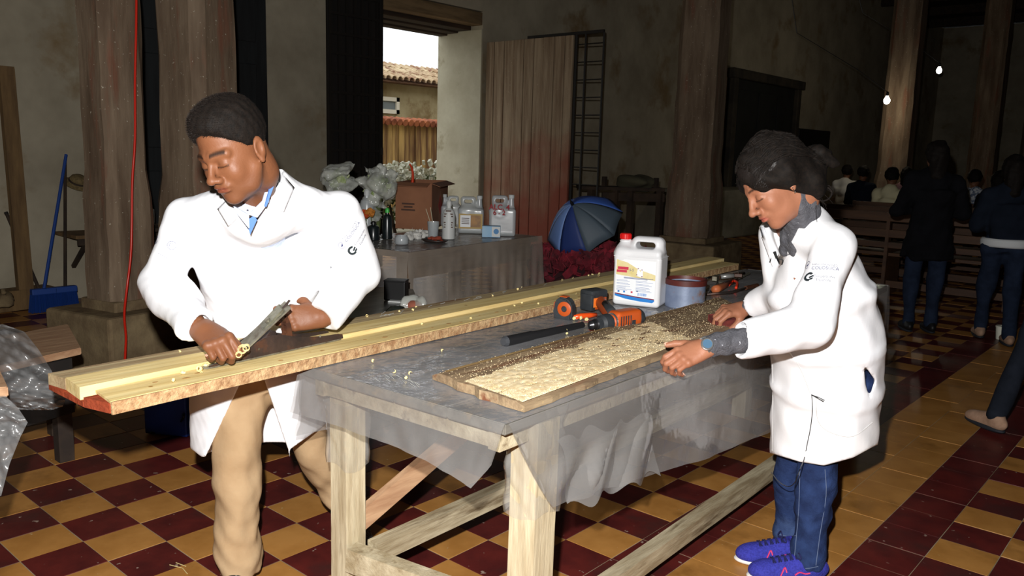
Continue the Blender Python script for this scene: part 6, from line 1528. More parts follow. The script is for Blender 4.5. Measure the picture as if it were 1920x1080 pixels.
for k, (px, py, sx, sy) in enumerate(((632, 335, .10, .09), (708, 348, .12, .11), (688, 408, .08, .08))):
    q = DP(px, py, 5.7); f = folds(el(q, (sx, sx, sy)), .014, [(28, 1, 6), (70, .35, 8)], 30 + k)
    bd = thing('wrapped_bouquet', ('small bouquet wrapped in clear film right above the man\'s shoulder', 'large white bouquet wrapped in crinkled film left of the carton', 'lower clear wrapped bouquet behind the tall clear bottle')[k], 'bouquet', q)
    sdf_mesh('film_wrap', f, *bounds([q], .16), .012, wrapm, bd)
    b = MB()
    for j in range(60):
        a_ = V(rr2.gauss(0, 1), rr2.gauss(0, 1), rr2.gauss(0, 1)).normalized() * rr2.uniform(.2, .8); b.box(q + V(a_.x * sx, a_.y * sx, a_.z * sy), (.016, .004, .014), Matrix.Rotation(rr2.uniform(0, 3), 3, 'X') @ rotz(rr2.uniform(0, 3)))
    b.build('blooms', mat('cream_blooms', s2l(200, 206, 170), s2l(140, 160, 100), 20, .8), bd)['kind'] = 'stuff'
    MB().tube([q - V(0, 0, sy * .7), V(q.x, q.y, max(Z2 + .01, q.z - .34))], [.03, .018], 8).build('stems', mat('bush_leaf', (0, 0, 0)), bd)

# ================================================================== BETWEEN THE TABLES
zb = .63
bq = [G(650, 640, zb), G(800, 600, zb), G(775, 542, zb), G(660, 534, zb)]
bt_ = thing('low_bench', 'low grey metal topped bench behind the planks at the man\'s elbow', 'bench', (bq[0] + bq[2]) / 2)
MB().prism(bq, None, (0, 0, -.03), bev=.003).build('bench_top', mat('brushed_zinc', s2l(150, 150, 146), s2l(104, 104, 102), 4, .3, metal=.6, stretch=(6, .6, 1)), bt_)
for p in bq:
    c_ = p.lerp((bq[0] + bq[2]) / 2, .12); MB().beam(V(c_.x, c_.y, 0), V(c_.x, c_.y, zb - .031), .05, .05, up=(0, 1, 0)).build('leg', t2m, bt_)
kb = thing('storage_case', 'small black case standing on the low metal bench', 'case', G(745, 560, zb)); p = G(743, 562, zb)
MB().box(p + V(0, 0, .05), (.055, .04, .048), rotz(.6), bev=.006).build('case_body', blk, kb); MB().box(p + V(0, 0, .1), (.056, .041, .004), rotz(.6), bev=.002).build('lid', blk, kb); MB().box(p + V(.06, .0, .004), (.07, .05, .003), rotz(.6)).build('white_base_strip', wh, kb)
gg = thing('glass_bowl', 'dark glassy bowl turned over at the edge of the low bench', 'bowl', G(744, 600, zb)); p = G(744, 602, zb) + V(0, 0, .0)
MB().lathe(p, [(.055, 0), (.058, .01), (.050, .045), (.03, .065), (.008, .07)], 24).build('bowl_body', mat('dark_glass', s2l(40, 44, 40), rough=.12, spec=.7), gg, True)
cb = thing('clear_bag', 'crumpled clear bag of rusty coloured powder beside the glass bowl', 'bag', G(775, 585, zb)); p = G(776, 590, zb) + V(0, 0, .045)
sdf_mesh('bag_film', folds(el(p, (.06, .05, .045)), .010, [(50, 1, 6)], 4), *bounds([p], .09), .007, wrapm, cb); sdf_mesh('bag_contents', el(p - V(0, 0, .006), (.045, .038, .03)), *bounds([p], .07), .01, mat('rust_powder', s2l(150, 86, 66), rough=.9), cb)
mouse = thing('mains_lead', 'black cord end lying by the clear bag on the low bench', 'cord', G(790, 580, zb)); MB().tube(smooth_pts([G(782, 590, zb + .02), G(786, 572, zb + .04), G(792, 578, zb + .02), G(795, 600, zb + .01)], 4), .008, 7).build('cord_body', blk, mouse, True)

# ================================================================== UMBRELLA AND THE RED HEAP
uc = DP(1086, 406, 6.3)
ub = thing('umbrella', 'open blue umbrella lying tilted on the dark red heap', 'umbrella', uc)
ua = (CR * -.42 + CU * .62 - CF * .60).normalized(); ux = ua.orthogonal().normalized(); ux = (CR - ua * ua.dot(CR)).normalized(); uy = ua.cross(ux)
cols = (mat('umbrella_blue', s2l(66, 104, 190), rough=.6), mat('umbrella_pale_blue', s2l(120, 152, 214), rough=.6), mat('umbrella_navy', s2l(36, 58, 120), rough=.6), mat('umbrella_grey', s2l(78, 92, 104), rough=.6))
RU = .315
apex = uc + ua * .13
for k in range(8):
    a0, a1 = 2 * PI * k / 8, 2 * PI * (k + 1) / 8
    def fu(u, v, a0=a0, a1=a1):
        a = a0 + (a1 - a0) * v; rr_ = RU * u * (1 - .07 * math.sin(PI * v) * u); return uc + ua * (.13 - .24 * u ** 1.8 + .014 * u * math.sin(PI * v)) + (ux * math.cos(a) + uy * math.sin(a)) * rr_
    o = MB().grid(fu, 8, 6).build('panel', cols[(0, 2, 0, 1, 1, 2, 3, 3)[k]], ub, True); solid(o, .002)
    MB().tube([uc + ua * (.128 - .24 * u ** 1.8) + (ux * math.cos(a0) + uy * math.sin(a0)) * RU * u for u in (.02, .25, .5, .75, 1)], .003, 5).build('rib', iron, ub)
MB().tube([apex + ua * .05, uc - ua * .50], .005, 6).build('shaft', iron, ub); MB().lathe(apex, [(.015, -.005), (.012, .02), (.004, .04)], 10, axis=ua).build('ferrule', blk, ub)
MB().tube(smooth_pts([uc - ua * .50, uc - ua * .57, uc - ua * .58 + ux * .04, uc - ua * .54 + ux * .05], 4), .011, 8).build('crook_handle', blk, ub, True)
# heap of dark red fabric flowers
hp = MB(); rr3 = random.Random(31); hc0 = DP(1112, 500, 6.5)
hh_ = []
for k in range(1500):
    u = rr3.uniform(-.47, .5); v = rr3.uniform(-.4, .4); top = .57 + .10 * math.cos(u * 2.2) * math.cos(v * 2.6) + .05 * mnoise.noise(V(u * 5, v * 5, 0)); z = top - abs(rr3.gauss(0, .05)) if rr3.random() < .6 else rr3.uniform(.05, top)
    edge = 1.0 if z > top - .1 else 1.05
    c = V(hc0.x, hc0.y, 0) + CR * u * edge + CF * v * edge; c.z = z; r = rr3.uniform(.025, .05)
    hp.box(c, (r, .003, r * .7), Matrix.Rotation(rr3.uniform(0, 3), 3, 'X') @ rotz(rr3.uniform(0, 3)) @ Matrix.Rotation(rr3.uniform(0, 3), 3, 'Y'))
rh = thing('flower_heap', 'heap of dark red fabric flowers beneath the umbrella', 'flowers', V(hc0.x, hc0.y, 0)); hp.build('petals', mat('dark_red_petals', s2l(150, 34, 52), s2l(70, 22, 30), 7, .85), rh)['kind'] = 'stuff'
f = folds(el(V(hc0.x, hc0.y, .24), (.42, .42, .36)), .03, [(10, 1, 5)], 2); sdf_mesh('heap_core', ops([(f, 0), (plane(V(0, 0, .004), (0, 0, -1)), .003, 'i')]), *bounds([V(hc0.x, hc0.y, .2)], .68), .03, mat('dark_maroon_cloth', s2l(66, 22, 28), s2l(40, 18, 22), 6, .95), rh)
# trestle against the wall behind
dkt = mat('dark_trestle_wood', s2l(70, 54, 40), s2l(44, 34, 28), 5, .85)
a = DP(1090, 352, 10.1); b_ = DP(1246, 355, 10.2); tz = a.z
ts = thing('trestle', 'dark wooden trestle table against the wall left of the middle column', 'table', V((a.x + b_.x) / 2, (a.y + b_.y) / 2, 0))
dv = (b_ - a); dv.z = 0; back = V(-dv.y, dv.x, 0).normalized() * .35
MB().beam(a + back * .5, V(b_.x, b_.y, a.z) + back * .5, .40, .04).build('trestle_top', dkt, ts)
MB().beam(a + V(0, 0, -.1) + dv * .25, a + dv + V(0, 0, -.1), .05, .10).build('apron', dkt, ts)
for u in (.12, .42, .60, .95):
    p = a + dv * u; MB().beam(V(p.x, p.y, 0), V(p.x, p.y, tz - .02), .07, .07, up=(0, 1, 0)).build('leg', dkt, ts)
for u in (.30, .55, .93): p = a + dv * u + back * .4; MB().beam(V(p.x, p.y, tz + .02), V(p.x, p.y, tz + .14), .05, .05, up=(0, 1, 0)).build('upright_peg', dkt, ts)
q = a + dv * .68 + back * .45; tag(sdf_mesh('sack', folds(el(q + V(0, 0, .10), (.24, .16, .09)), .02, [(14, 1, 4)], 5), *bounds([q + V(0, 0, .1)], .3), .02, mat('dim_sack', s2l(90, 86, 66), rough=.95), None), 'dim greenish sack lying on the trestle', 'sack')

# ================================================================== LEFT SIDE THINGS
WXi = WX + .02
pw_ = mat('dim_pole_wood', s2l(132, 104, 66), s2l(100, 76, 48), 4, .85, stretch=(4, 4, .5))
pl2 = thing('timber_frame', 'tall wooden post with a crosspiece leaning at the left wall', 'post', G(48, 560))
a = onX(48, 548, WX + .25); b_ = onX(10, 128, WX + .10); MB().beam(V(a.x, a.y, .02), b_, .11, .07, up=(1, 0, 0), bev=.004).build('post', pw_, pl2); c_ = onX(-60, 140, WX + .1); MB().beam(b_ + V(0, .05, -.02), V(c_.x, c_.y, b_.z - .02), .09, .07, bev=.004).build('crosspiece', pw_, pl2)
bl_ = G(44, 578); tag(MB().box(V(bl_.x, bl_.y, .085), (.09, .22, .083), rotz(.1), bev=.006).build('wood_block', pw_), 'short squared wooden block on the floor at the foot of the post', 'block')
stk = thing('wooden_pole', 'thin dark pole leaning crosswise against the left wall', 'pole', onX(85, 545, WX + .3)); a = onX(86, 548, WX + .35); b_ = onX(12, 400, WX + .05); MB().tube([V(a.x, a.y, .02), b_], .014, 8).build('shaft', dkt, stk); MB().lathe(b_, [(.016, -.01), (.016, .01)], 8, axis=(b_ - a)).build('pole_cap', iron, stk)
blb = mat('broom_blue', s2l(30, 70, 150), rough=.6)
def broom(px0, px1, ty, tx, by, label, hm):
    a = onX((px0 + px1) / 2, by, WX + .45); a.z = 0; b_ = onX(tx, ty, WX + .06); w = abs(px1 - px0) * 6.9 / FP; t = thing('broom', label, 'broom', a); top = V(a.x, a.y, .17)
    MB().tube([top, b_], .013, 8).build('handle', hm, t); MB().box(top, (.03, w / 2, .025), bev=.008).build('head', blb, t)
    b = MB(); r_ = random.Random(int(px0))
    for k in range(260): y = r_.uniform(-w / 2, w / 2); x = r_.uniform(-.025, .025); b.tube([top + V(x, y, -.02), V(a.x + x * 1.9, a.y + y * 1.15, .004)], .0025, 3)
    b.build('bristles', blb, t)['kind'] = 'stuff'
broom(62, 104, 290, 124, 566, 'blue broom with a blue handle, left of the two brooms', blb)
broom(104, 143, 300, 122, 566, 'blue broom with a dark handle, right of the two brooms', dkt)
sh = thing('wall_shelf', 'small wooden shelf on the wall between the brooms and the column', 'shelf', onX(145, 450, WX + .2))
a = onX(115, 447, WX + .02); b_ = onX(185, 447, WX + .02); z_ = onX(140, 443, WX + .35).z
MB().box(((WX + .24), (a.y + b_.y) / 2 + .05, z_), (.22, abs(b_.y - a.y) / 2 + .1, .015), bev=.003).build('shelf_board', pw_, sh); MB().box((WX + .44, (a.y + b_.y) / 2 + .05, z_ - .04), (.012, abs(b_.y - a.y) / 2 + .08, .03)).build('front_apron', dkt, sh)
for s in (-1, 1): MB().beam((WX + .02, (a.y + b_.y) / 2 + .05 + s * .12, z_ - .3), (WX + .38, (a.y + b_.y) / 2 + .05 + s * .12, z_ - .02), .03, .03).build('bracket', dkt, sh)
ht = DP(146, 343, 7.1); hat = thing('straw_hat', 'straw hat hanging on the wall above the small shelf', 'hat', ht); strw = mat('dim_straw', s2l(136, 116, 76), s2l(100, 84, 54), 40, .9, bump=.6, bscale=80)
MB().lathe(ht, [(.13, 0), (.125, .006), (.075, .012), (.065, .05), (.045, .065), (.006, .068)], 26, axis=(.5, .1, .85)).build('crown_and_brim', strw, hat, True); MB().lathe(ht, [(.078, .010), (.076, .026), (.07, .026)], 26, axis=(.5, .1, .85)).build('hat_band', dkt, hat); MB().tube([ht - V(.02, 0, 0), V(WX, ht.y, ht.z - .03)], .008, 6).build('peg', iron, hat)
MB_p = thing('plaster_heap', 'heap of broken plaster at the foot of the left wall', 'rubble', onX(10, 530, WX + .2)); p = onX(8, 560, WX + .45); p.z = .0
rrh = random.Random(44)
for k in range(16):
    c = p + V(rrh.uniform(-.15, .1), -.22 + rrh.uniform(-.35, .12), .12 + .045 * k * rrh.random()); s_ = rrh.uniform(.08, .16)
    sdf_mesh('rubble_piece', ops([(folds(el(c, (s_, s_, s_ * .75)), .02, [(18, 1, 4)], k), 0), (plane(V(0, 0, .002), (0, 0, -1)), .002, 'i')]), *bounds([c], .2), .025, plm, MB_p, relax=0)
# small white containers glimpsed between the two left columns
for k, (px, py, h, r) in enumerate(((277, 406, .13, .045), (279, 438, .07, .04))):
    d = 6.2; p = DP(px, py + 18, d)
    if k == 0: zc = p.z
shl = thing('wall_cabinet', 'dark narrow shelf unit glimpsed between the two left columns', 'shelf', (DP(277, 460, 6.2).x, DP(277, 460, 6.2).y, 0)); pc = DP(277, 424, 6.2); pd_ = DP(277, 450, 6.2)
for zz in (pc.z - .006, pd_.z - .006, .35): MB().box((pc.x, pc.y, zz - .01), (.16, .16, .012)).build('shelf_board', dkt, shl)
for sx in (-1, 1):
    for sy in (-1, 1): MB().box((pc.x + sx * .15, pc.y + sy * .15, pc.z / 2), (.012, .012, pc.z / 2)).build('upright', dkt, shl)
for k, (q, h, r) in enumerate(((pc, .14, .05), (pd_, .075, .045))):
    t = thing('plastic_pot', ('taller white pot glimpsed between the left columns', 'small white pot on the lower shelf between the left columns')[k], 'pot', q); z0 = q.z + .0065
    MB().lathe(V(q.x, q.y, z0), [(r * .9, 0), (r, .004), (r, h * .85), (r * .7, h * .95)], 18).build('pot_body', wh, t, True, .6); MB().lathe(V(q.x, q.y, z0 + h * .94), [(r * .75, 0), (r * .75, h * .12), (r * .2, h * .13)], 18).build('lid', wh, t)

# left foreground: two low tables under a sheet of film
lt1 = thing('plank_table', 'plank topped table at the left edge with clear film over it', 'table', G(0, 700, .0))
a = G(15, 725, .72); d1_ = V(-.35, -.94, 0).normalized(); d2_ = V(-.94, .2, 0).normalized()
MB().prism([a, a + d1_ * .9, a + d1_ * .9 + d2_ * .5, a + d2_ * .5], None, (0, 0, -.028), bev=.003).build('plank_top', brm, lt1)
for u, v in ((.1, .1), (.8, .1), (.1, .42), (.8, .42)): p = a + d1_ * u + d2_ * v; MB().beam(V(p.x, p.y, 0), V(p.x, p.y, .69), .06, .06, up=(0, 1, 0)).build('leg', brm, lt1)
lt2 = thing('low_table', 'low table with a pinkish board edge under film at the left', 'table', G(100, 690, .0))
a2 = G(152, 652, .5); e1 = G(80, 668, .5); e1 = (e1 - a2).normalized(); e2_ = V(-.9, .25, 0).normalized()
a3 = G(78, 618, .5)
MB().prism([a2, a2 + e1 * 1.1, a2 + e1 * 1.1 + e2_ * .55, a2 + e2_ * .55], None, (0, 0, -.03), bev=.003).build('board_top', brm, lt2)
for u, v in ((.1, .08), (1.0, .08), (.1, .47), (1.0, .47)): p = a2 + e1 * u + e2_ * v; MB().beam(V(p.x, p.y, 0), V(p.x, p.y, .469), .06, .06, up=(0, 1, 0)).build('leg', dkt, lt2)
MB().beam(a2 + e1 * .05 + e2_ * .03 - V(0, 0, .16), a2 + e1 * 1.05 + e2_ * .03 - V(0, 0, .16), .02, .24).build('dark_skirt', mat('black_wood', (0, 0, 0)), lt2)
fs = thing('plastic_sheet', 'bulging clear film draped between the two tables at the left edge', 'plastic sheet', DP(40, 700, 2.5))
rows_ = [(608, -60, 6, 2.75), (622, -60, 46, 2.72), (655, -60, 72, 2.66), (690, -60, 94, 2.6), (720, -60, 110, 2.56), (745, -60, 124, 2.54), (762, -20, 118, 2.55), (769, 40, 96, 2.56)]
def ff(u, v):
    s = u * (len(rows_) - 1); i = min(int(s), len(rows_) - 2); t = s - i; A_, B_ = rows_[i], rows_[i + 1]; y = A_[0] + (B_[0] - A_[0]) * t; x0 = A_[1] + (B_[1] - A_[1]) * t; x1 = A_[2] + (B_[2] - A_[2]) * t; d = A_[3] + (B_[3] - A_[3]) * t
    return DP(x0 + (x1 - x0) * v, y, d - .10 * math.sin(PI * v) * math.sin(PI * u) + .02 * ripple(u * 2, v * 1.5))
MB().grid(ff, 50, 40).build('film_bulge', film_left, fs, True)
rows2 = [(742, -60, 10, 2.05), (765, -60, 34, 2.06), (792, -60, 52, 2.08), (820, -60, 38, 2.06), (870, -60, 18, 2.05), (930, -60, 2, 2.04)]
def ff2(u, v):
    s = u * (len(rows2) - 1); i = min(int(s), len(rows2) - 2); t = s - i; A_, B_ = rows2[i], rows2[i + 1]; y = A_[0] + (B_[0] - A_[0]) * t; x0 = A_[1] + (B_[1] - A_[1]) * t; x1 = A_[2] + (B_[2] - A_[2]) * t; d = A_[3]
    return DP(x0 + (x1 - x0) * v, y, d + .01 * ripple(u * 2, v * 1.5))
MB().grid(ff2, 40, 20).build('hanging_film', film_left, fs, True)
# blue tool box with a black cord under the planks
bb_ = G(334, 800); tbx = thing('tool_box', 'blue box on the floor behind the man\'s leg with a black lead on top', 'box', bb_); sdv = rotz(.55)
bxm = mat('deep_blue_box', s2l(26, 62, 150), s2l(20, 48, 120), 4, .6)
MB().box(V(bb_.x, bb_.y, .11) - CR * -.02, (.11, .14, .108), sdv, bev=.008).build('box_body', bxm, tbx); MB().box(V(bb_.x, bb_.y, .235) + CR * .02, (.113, .143, .012), sdv, bev=.006).build('lid', bxm, tbx)
cp = thing('coiled_lead', 'coiled black lead and plug lying in front of the blue box', 'cord', G(330, 800)); P_ = [G(282, 800, .01), G(284, 812, .01), G(300, 808, .01), G(316, 795, .01), G(328, 785, .05), G(345, 778, .12), G(340, 790, .08), G(330, 800, .02)]
MB().tube(smooth_pts(P_, 4), .005, 6).build('lead', blk, cp, True); p = G(334, 806, .0); MB().box(V(p.x, p.y, .04), (.022, .02, .038), rotz(.3), bev=.006).build('plug', blk, cp)
cp2 = thing('extension_cable', 'looped black extension cable on the stone plinth of the left column', 'cord', (-1.84, 1.5, .40)); P_ = [V(-1.86 + .045 * math.cos(k * .7) + .008 * k, 1.36 + .02 * k + .045 * math.sin(k * .7), .409 + .003 * (k % 3)) for k in range(16)]
MB().tube(smooth_pts(P_, 3), .008, 6).build('cable', blk, cp2, True)

# ================================================================== PEOPLE FURTHER BACK AND PEWS
def far_person(label, J, cols, skin_c=s2l(120, 78, 54), hair='long', coat_len=None, h=.016, shoes=None, face=(0, 1, 0), arms='down', group=None):
    """J: dict of joints; cols: top, trousers materials"""
    fx = Vector(face).normalized(); sd = V(0, 0, 1).cross(fx); t = thing('person', label, 'person', (J['pel'].x, J['pel'].y, 0), group)
    smat = mat('dim_skin', skin_c, rough=.6)
    hd_ = J['head']; R_ = Rm(fx + V(0, 0, J.get('tilt', -.1)), V(0, 0, 1))
    bf = ops([(el(hd_, (.092, .072, .10), R_), 0), (el(hd_ + fx * .03 - V(0, 0, .06), (.055, .05, .05), R_), .03), (rc(hd_ + fx * .09 - V(0, 0, .01), hd_ + fx * .108 - V(0, 0, .035), .010, .012), .01), (rc(hd_ - V(0, 0, .06), J['neck'], .045, .05), .02), (rc(J['neck'], J['chest'], .05, .08), .04), (rc(J['chest'], J['pel'], .08, .08), .04)]
             + [(rc(J['el' + s], J['wr' + s], .035, .026), .02) for s in 'LR'] + [(rc(J['sh' + s], J['el' + s], .034, .032), .02) for s in 'LR'] + [(rc(J['wr' + s], J['wr' + s] + J.get('hd' + s, V(0, 0, -.12)), .028, .018), .01) for s in 'LR']
             + [(rc(J['neck'] - V(0, 0, .06), J['sh' + s] - V(0, 0, .01), .032, .03), .02) for s in 'LR'] + [(rc(J['hip' + s], J['kn' + s], .05, .04), .02) for s in 'LR'] + [(rc(J['kn' + s], J['an' + s], .04, .028), .02) for s in 'LR'])
    allp = [J[k] for k in J if k not in ('tilt', 'hdL', 'hdR')]
    lo, hi = bounds(allp, .2)
    for s in (-1, 1): bf = ops([(bf, 0), (el(hd_ + sd * s * .074, (.016, .008, .028), R_), .005)])
    b = sdf_mesh('body', bf, lo, hi, h, smat, t)
    hl, hh2 = bounds([hd_], .30)
    hf = [(el(hd_ - fx * .012 + V(0, 0, .022), (.104, .086, .104), R_), 0)]
    if hair == 'long': hf += [(rc(hd_ - fx * .05, hd_ - fx * .075 - V(0, 0, .17), .075, .055), .03)]
    hf += [(el(hd_ + fx * .10 - V(0, 0, .045), (.075, .1, .085), R_), .01, 's')]
    if hair == 'short': hf += [(plane(hd_ - V(0, 0, .055), (0, 0, -1)), .01, 'i')]
    sdf_mesh('hair', folds(ops(hf), .003, [(50, 1, 4)], 2), hl, hh2, .011, hairm, t)
    w = (J['shL'] - J['shR'])
    tf = [(frus(J['pel'] - V(0, 0, .02), J['chest'] + V(0, 0, .05), w, .155, .115, .17, .12), 0), (rc(J['neck'] - V(0, 0, .03), J['chest'], .085, .12), .04)] + [(rc(J['neck'] - V(0, 0, .05), J['sh' + s], .075, .06), .05) for s in 'LR'] + [(rc(J['sh' + s], J['el' + s], .062, .055), .03) for s in 'LR'] + [(rc(J['el' + s], J['wr' + s].lerp(J['el' + s], .08), .055, .042), .02) for s in 'LR']
    if coat_len: tf += [(frus(J['pel'] - V(0, 0, coat_len), J['pel'], w, .20, .16, .165, .125), .04)]
    sdf_mesh('jacket' if coat_len or cols[2] == 'jacket' else 'shirt', folds(ops(tf), .006, [(16, 1, 4), (40, .4, 4)], 3), lo, hi, h * .9, cols[0], t)
    jf_ = [(frus(J['pel'] - V(0, 0, .05), J['pel'] + V(0, 0, .1), w, .14, .105, .115, .085), 0)]
    for s in 'LR': jf_ += [(rc(J['hip' + s], J['kn' + s], .082, .058), .04), (rc(J['kn' + s], J['an' + s], .058, .045), .02)]
    sdf_mesh('trousers', folds(ops(jf_), .004, [(20, 1, 4)], 4), lo, hi, h * .9, cols[1], t)
    for s in 'LR':
        a = J['an' + s]; z = a.z - .085; sh_dir = J.get('toe' + s, fx); hl_ = V(a.x, a.y, max(0, z)) - sh_dir * .06
        shoe('shoe', hl_, hl_ + sh_dir * .26, shoes or dsh, dso, t, w=.042)
    return t
def standing(p, face, Hh, lean=0., arms='down', stride=0.):
    f = Vector(face).normalized(); l = V(0, 0, 1).cross(f); s = Hh / 1.6; p = V(p.x, p.y, 0)
    def q(a, b, c): return p + f * (a * s) + l * (b * s) + V(0, 0, c * s)
    J = dict(head=q(.03, 0, 1.49), neck=q(0, 0, 1.34), chest=q(0, 0, 1.15), pel=q(0, 0, .86), shL=q(0, .17, 1.28), shR=q(0, -.17, 1.28), hipL=q(0, .085, .84), hipR=q(0, -.085, .84), knL=q(.03 + stride * .1, .09, .46), knR=q(.02 - stride * .1, -.09, .46), anL=q(stride * .2, .09, .085), anR=q(-stride * .2, -.09, .085))
    if arms == 'down': J.update(elL=q(-.03, .23, 1.03), elR=q(-.03, -.23, 1.03), wrL=q(.05, .22, .80), wrR=q(.05, -.22, .80))
    if arms == 'folded': J.update(elL=q(.03, .25, 1.02), elR=q(.03, -.25, 1.02), wrL=q(.19, -.02, 1.08), wrR=q(.19, .02, 1.12), hdL=f * .02 - l * .1, hdR=f * .02 + l * .1)
    if arms == 'front': J.update(elL=q(.0, .22, 1.02), elR=q(.0, -.22, 1.02), wrL=q(.2, .08, 1.08), wrR=q(.2, -.08, 1.08), hdL=f * .08 + V(0, 0, .05), hdR=f * .08 + V(0, 0, .05))
    return J
def seated(p, face, s=1., seat=.45):
    f = Vector(face).normalized(); l = V(0, 0, 1).cross(f); p = V(p.x, p.y, 0)
    def q(a, b, c): return p + f * (a * s) + l * (b * s) + V(0, 0, c)
    z = seat + .09
    return dict(head=q(.04, 0, z + .66), neck=q(0, 0, z + .50), chest=q(-.01, 0, z + .32), pel=q(0, 0, z + .02), shL=q(0, .17, z + .44), shR=q(0, -.17, z + .44), hipL=q(0, .09, z), hipR=q(0, -.09, z), knL=q(.42, .1, z - .02), knR=q(.42, -.1, z - .02), anL=q(.42, .1, .085), anR=q(.42, -.1, .085), elL=q(.05, .22, z + .20), elR=q(.05, -.22, z + .20), wrL=q(.25, .12, z + .10), wrR=q(.25, -.12, z + .10), hdL=f * .09, hdR=f * .09)
blackc = mat('black_wool', s2l(20, 20, 24), s2l(14, 14, 17), 9, .95, spec=.1); navy = mat('dark_navy_cloth', s2l(26, 32, 44), s2l(20, 26, 36), 9, .95, spec=.1)
jean2 = mat('dim_blue_jeans', s2l(36, 46, 66), s2l(26, 34, 50), 12, .9, spec=.1); dtr = mat('dark_trousers', s2l(34, 38, 48), s2l(26, 30, 38), 12, .9, spec=.1)
blk_boot = mat('black_boot', s2l(20, 20, 22), rough=.5); tan_shoe = mat('tan_suede_shoe', s2l(176, 142, 118), s2l(150, 118, 96), 20, .85)
away = V(-.50, .86, 0)
pA = G(1722, 622); far_person('person in a long black coat standing with arms folded, seen from behind', standing(pA, away, 1.56, arms='folded'), (blackc, jean2, 'jacket'), coat_len=.22, shoes=blk_boot, face=away, h=.013)
pB = G(1862, 640); tB = far_person('person in a dark jacket with white shirt hem showing over blue jeans', standing(pB, V(-.35, .94, 0), 1.45, arms='front', stride=.7), (navy, jean2, 'jacket'), face=V(-.35, .94, 0), shoes=tan_shoe, h=.013)
pb_ = V(pB.x, pB.y, .775); MB().lathe(pb_, [(.15, -.015), (.158, 0), (.158, .035), (.15, .05)], 24, sx=1.12, sy=.92).build('shirt_hem', mat('white_shirt_hem', s2l(210, 214, 216), rough=.9), tB, True)
# striding person leaving at the right edge
J = {}
toe_ = G(1778, 768, .02); heel_ = G(1862, 806, .02); td_ = (toe_ - heel_); td_.z = 0; td_.normalize()
J['anL'] = DP(1868, 768, 4.30); J['anL'].z = .10; J['knL'] = DP(1935, 628, 4.42); J['hipL'] = DP(2010, 480, 4.55); J['pel'] = J['hipL'] + CR * .10 + V(0, 0, .02); J['hipR'] = J['hipL'] + CR * .17 + CF * .1; J['knR'] = J['hipR'] - td_ * .2 - V(0, 0, .38); J['anR'] = J['knR'] - td_ * .25 - V(0, 0, .30)
J['anR'].z = max(.12, J['anR'].z)
J['chest'] = J['pel'] + V(0, 0, .30) + td_ * .03; J['neck'] = J['chest'] + V(0, 0, .20); J['head'] = J['neck'] + V(0, 0, .17) + td_ * .03
sl_ = V(0, 0, 1).cross(td_)
for s, k in (('L', 1), ('R', -1)):
    J['sh' + s] = J['neck'] + sl_ * .17 * k - V(0, 0, .06); J['el' + s] = J['sh' + s] + sl_ * .05 * k - V(0, 0, .26); J['wr' + s] = J['el' + s] + td_ * .1 - V(0, 0, .22)
far_person('person striding past the right edge in dark trousers and a tan shoe', J, (navy, dtr, 'jacket'), face=td_, shoes=tan_shoe, hair='short', h=.013)
# pews
pwm = mat('varnished_pew_wood', s2l(88, 58, 34), s2l(66, 42, 25), 3, .6, stretch=(.6, 6, 6))
def pew(x0, x1, y):
    t = thing('pew', 'brown wooden church pew with a slatted back', 'pew', ((x0 + x1) / 2, y, 0), 'pews in the nave'); cx, hx = (x0 + x1) / 2, (x1 - x0) / 2
    MB().box((cx, y + .22, .44), (hx, .2, .018), bev=.004).build('seat', pwm, t)
    for z, hh_ in ((.83, .045), (.66, .04), (.54, .03)): MB().box((cx, y - .01, z), (hx, .014, hh_), bev=.004).build('back_rail', pwm, t)
    MB().box((cx, y + .05, .13), (hx, .02, .035)).build('foot_rail', pwm, t)
    for sx in (-1, 0, 1):
        e = MB(); X = cx + sx * (hx - .02); e.prism([(X - .018, y - .03, 0), (X - .018, y + .44, 0), (X - .018, y + .44, .47), (X - .018, y + .06, .50), (X - .018, y + .02, .88), (X - .018, y - .03, .88)], None, (.036, 0, 0), bev=.004); e.build('end_panel', pwm, t)
    return t
pews = []
labs = ('nearest', 'second', 'third', 'fourth', 'fifth', 'sixth')
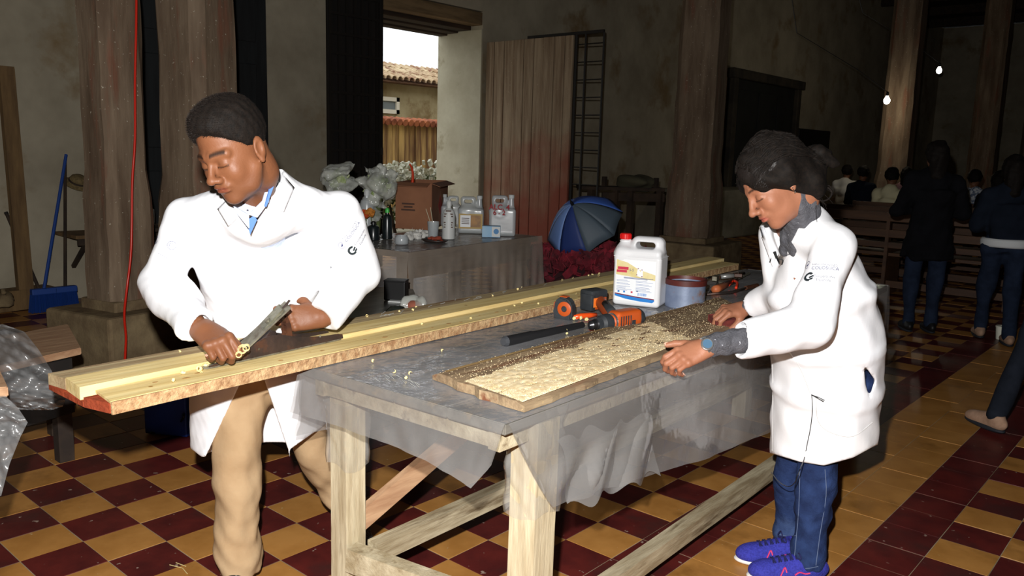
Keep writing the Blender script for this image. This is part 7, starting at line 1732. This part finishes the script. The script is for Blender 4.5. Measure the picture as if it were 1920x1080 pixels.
for i, (x0, x1, y) in enumerate(((-.95, 1.35, 8.15), (-.95, 1.35, 9.25), (-.95, 1.35, 10.4), (-.95, 1.35, 11.5), (-.95, 1.35, 12.7), (-.95, 1.35, 13.9))):
    p_ = pew(x0, x1, y); p_['label'] = labs[i] + ' brown wooden pew, counting from the two people standing in the nave'
nv = V(.05, 1, 0)
def seat_at(px, row_y, label, top, tr_, hair, sc=1.):
    d = 5.
    for _ in range(30):
        q = DP(px, 400, d); d += (row_y - q.y) / .9 * .6
    q = DP(px, 400, d); return far_person(label, seated(V(q.x, row_y + .2, 0), nv, sc, .46), (top, tr_, 'shirt'), hair=hair, face=nv, h=.018, shoes=blk_boot)
whs = mat('pale_shirt', s2l(206, 204, 196), rough=.9); pks = mat('pinkish_blouse', s2l(150, 110, 112), rough=.9); crs = mat('cream_shirt', s2l(214, 206, 168), rough=.9)
seat_at(1572, 13.9, 'person with short black hair in a white shirt seated in the farthest pew, left', whs, dtr, 'short')
seat_at(1602, 12.7, 'dark haired person in dark clothes seated right of the white shirted one', navy, dtr, 'short')
seat_at(1655, 10.4, 'person in a cream shirt seated left of the black coated figure', crs, dtr, 'short', .9)
seat_at(1684, 12.7, 'person with long dark hair in a dusky pink blouse seated behind the black coat\'s elbow', pks, dtr, 'long')
chk = mat('checked_shirt', s2l(196, 200, 206), s2l(96, 108, 130), 38, .9, lo=.48, hi=.52, stretch=(1, .25, 1))
seat_at(1812, 11.5, 'person in a pale checked shirt seated between the two standing figures', chk, dtr, 'short')
seat_at(1858, 10.4, 'dark haired person seated left of the jacketed figure at the right', blackc, dtr, 'long')
# cup on the floor
cq = G(1875, 636); cu2 = thing('floor_cup', 'white cup standing on the tiles beside the jeans of the right figure', 'cup', cq)
MB().lathe(cq, [(.03, 0), (.032, .004), (.042, .11), (.039, .11), (.029, .008), (.004, .006)], 20).build('cup_body', mat('white_cup', s2l(226, 226, 210), rough=.4), cu2, True, .6); MB().lathe(cq + V(0, 0, .1), [(.043, 0), (.044, .006), (.04, .008)], 20).build('rim', mat('white_cup', (0, 0, 0)), cu2)
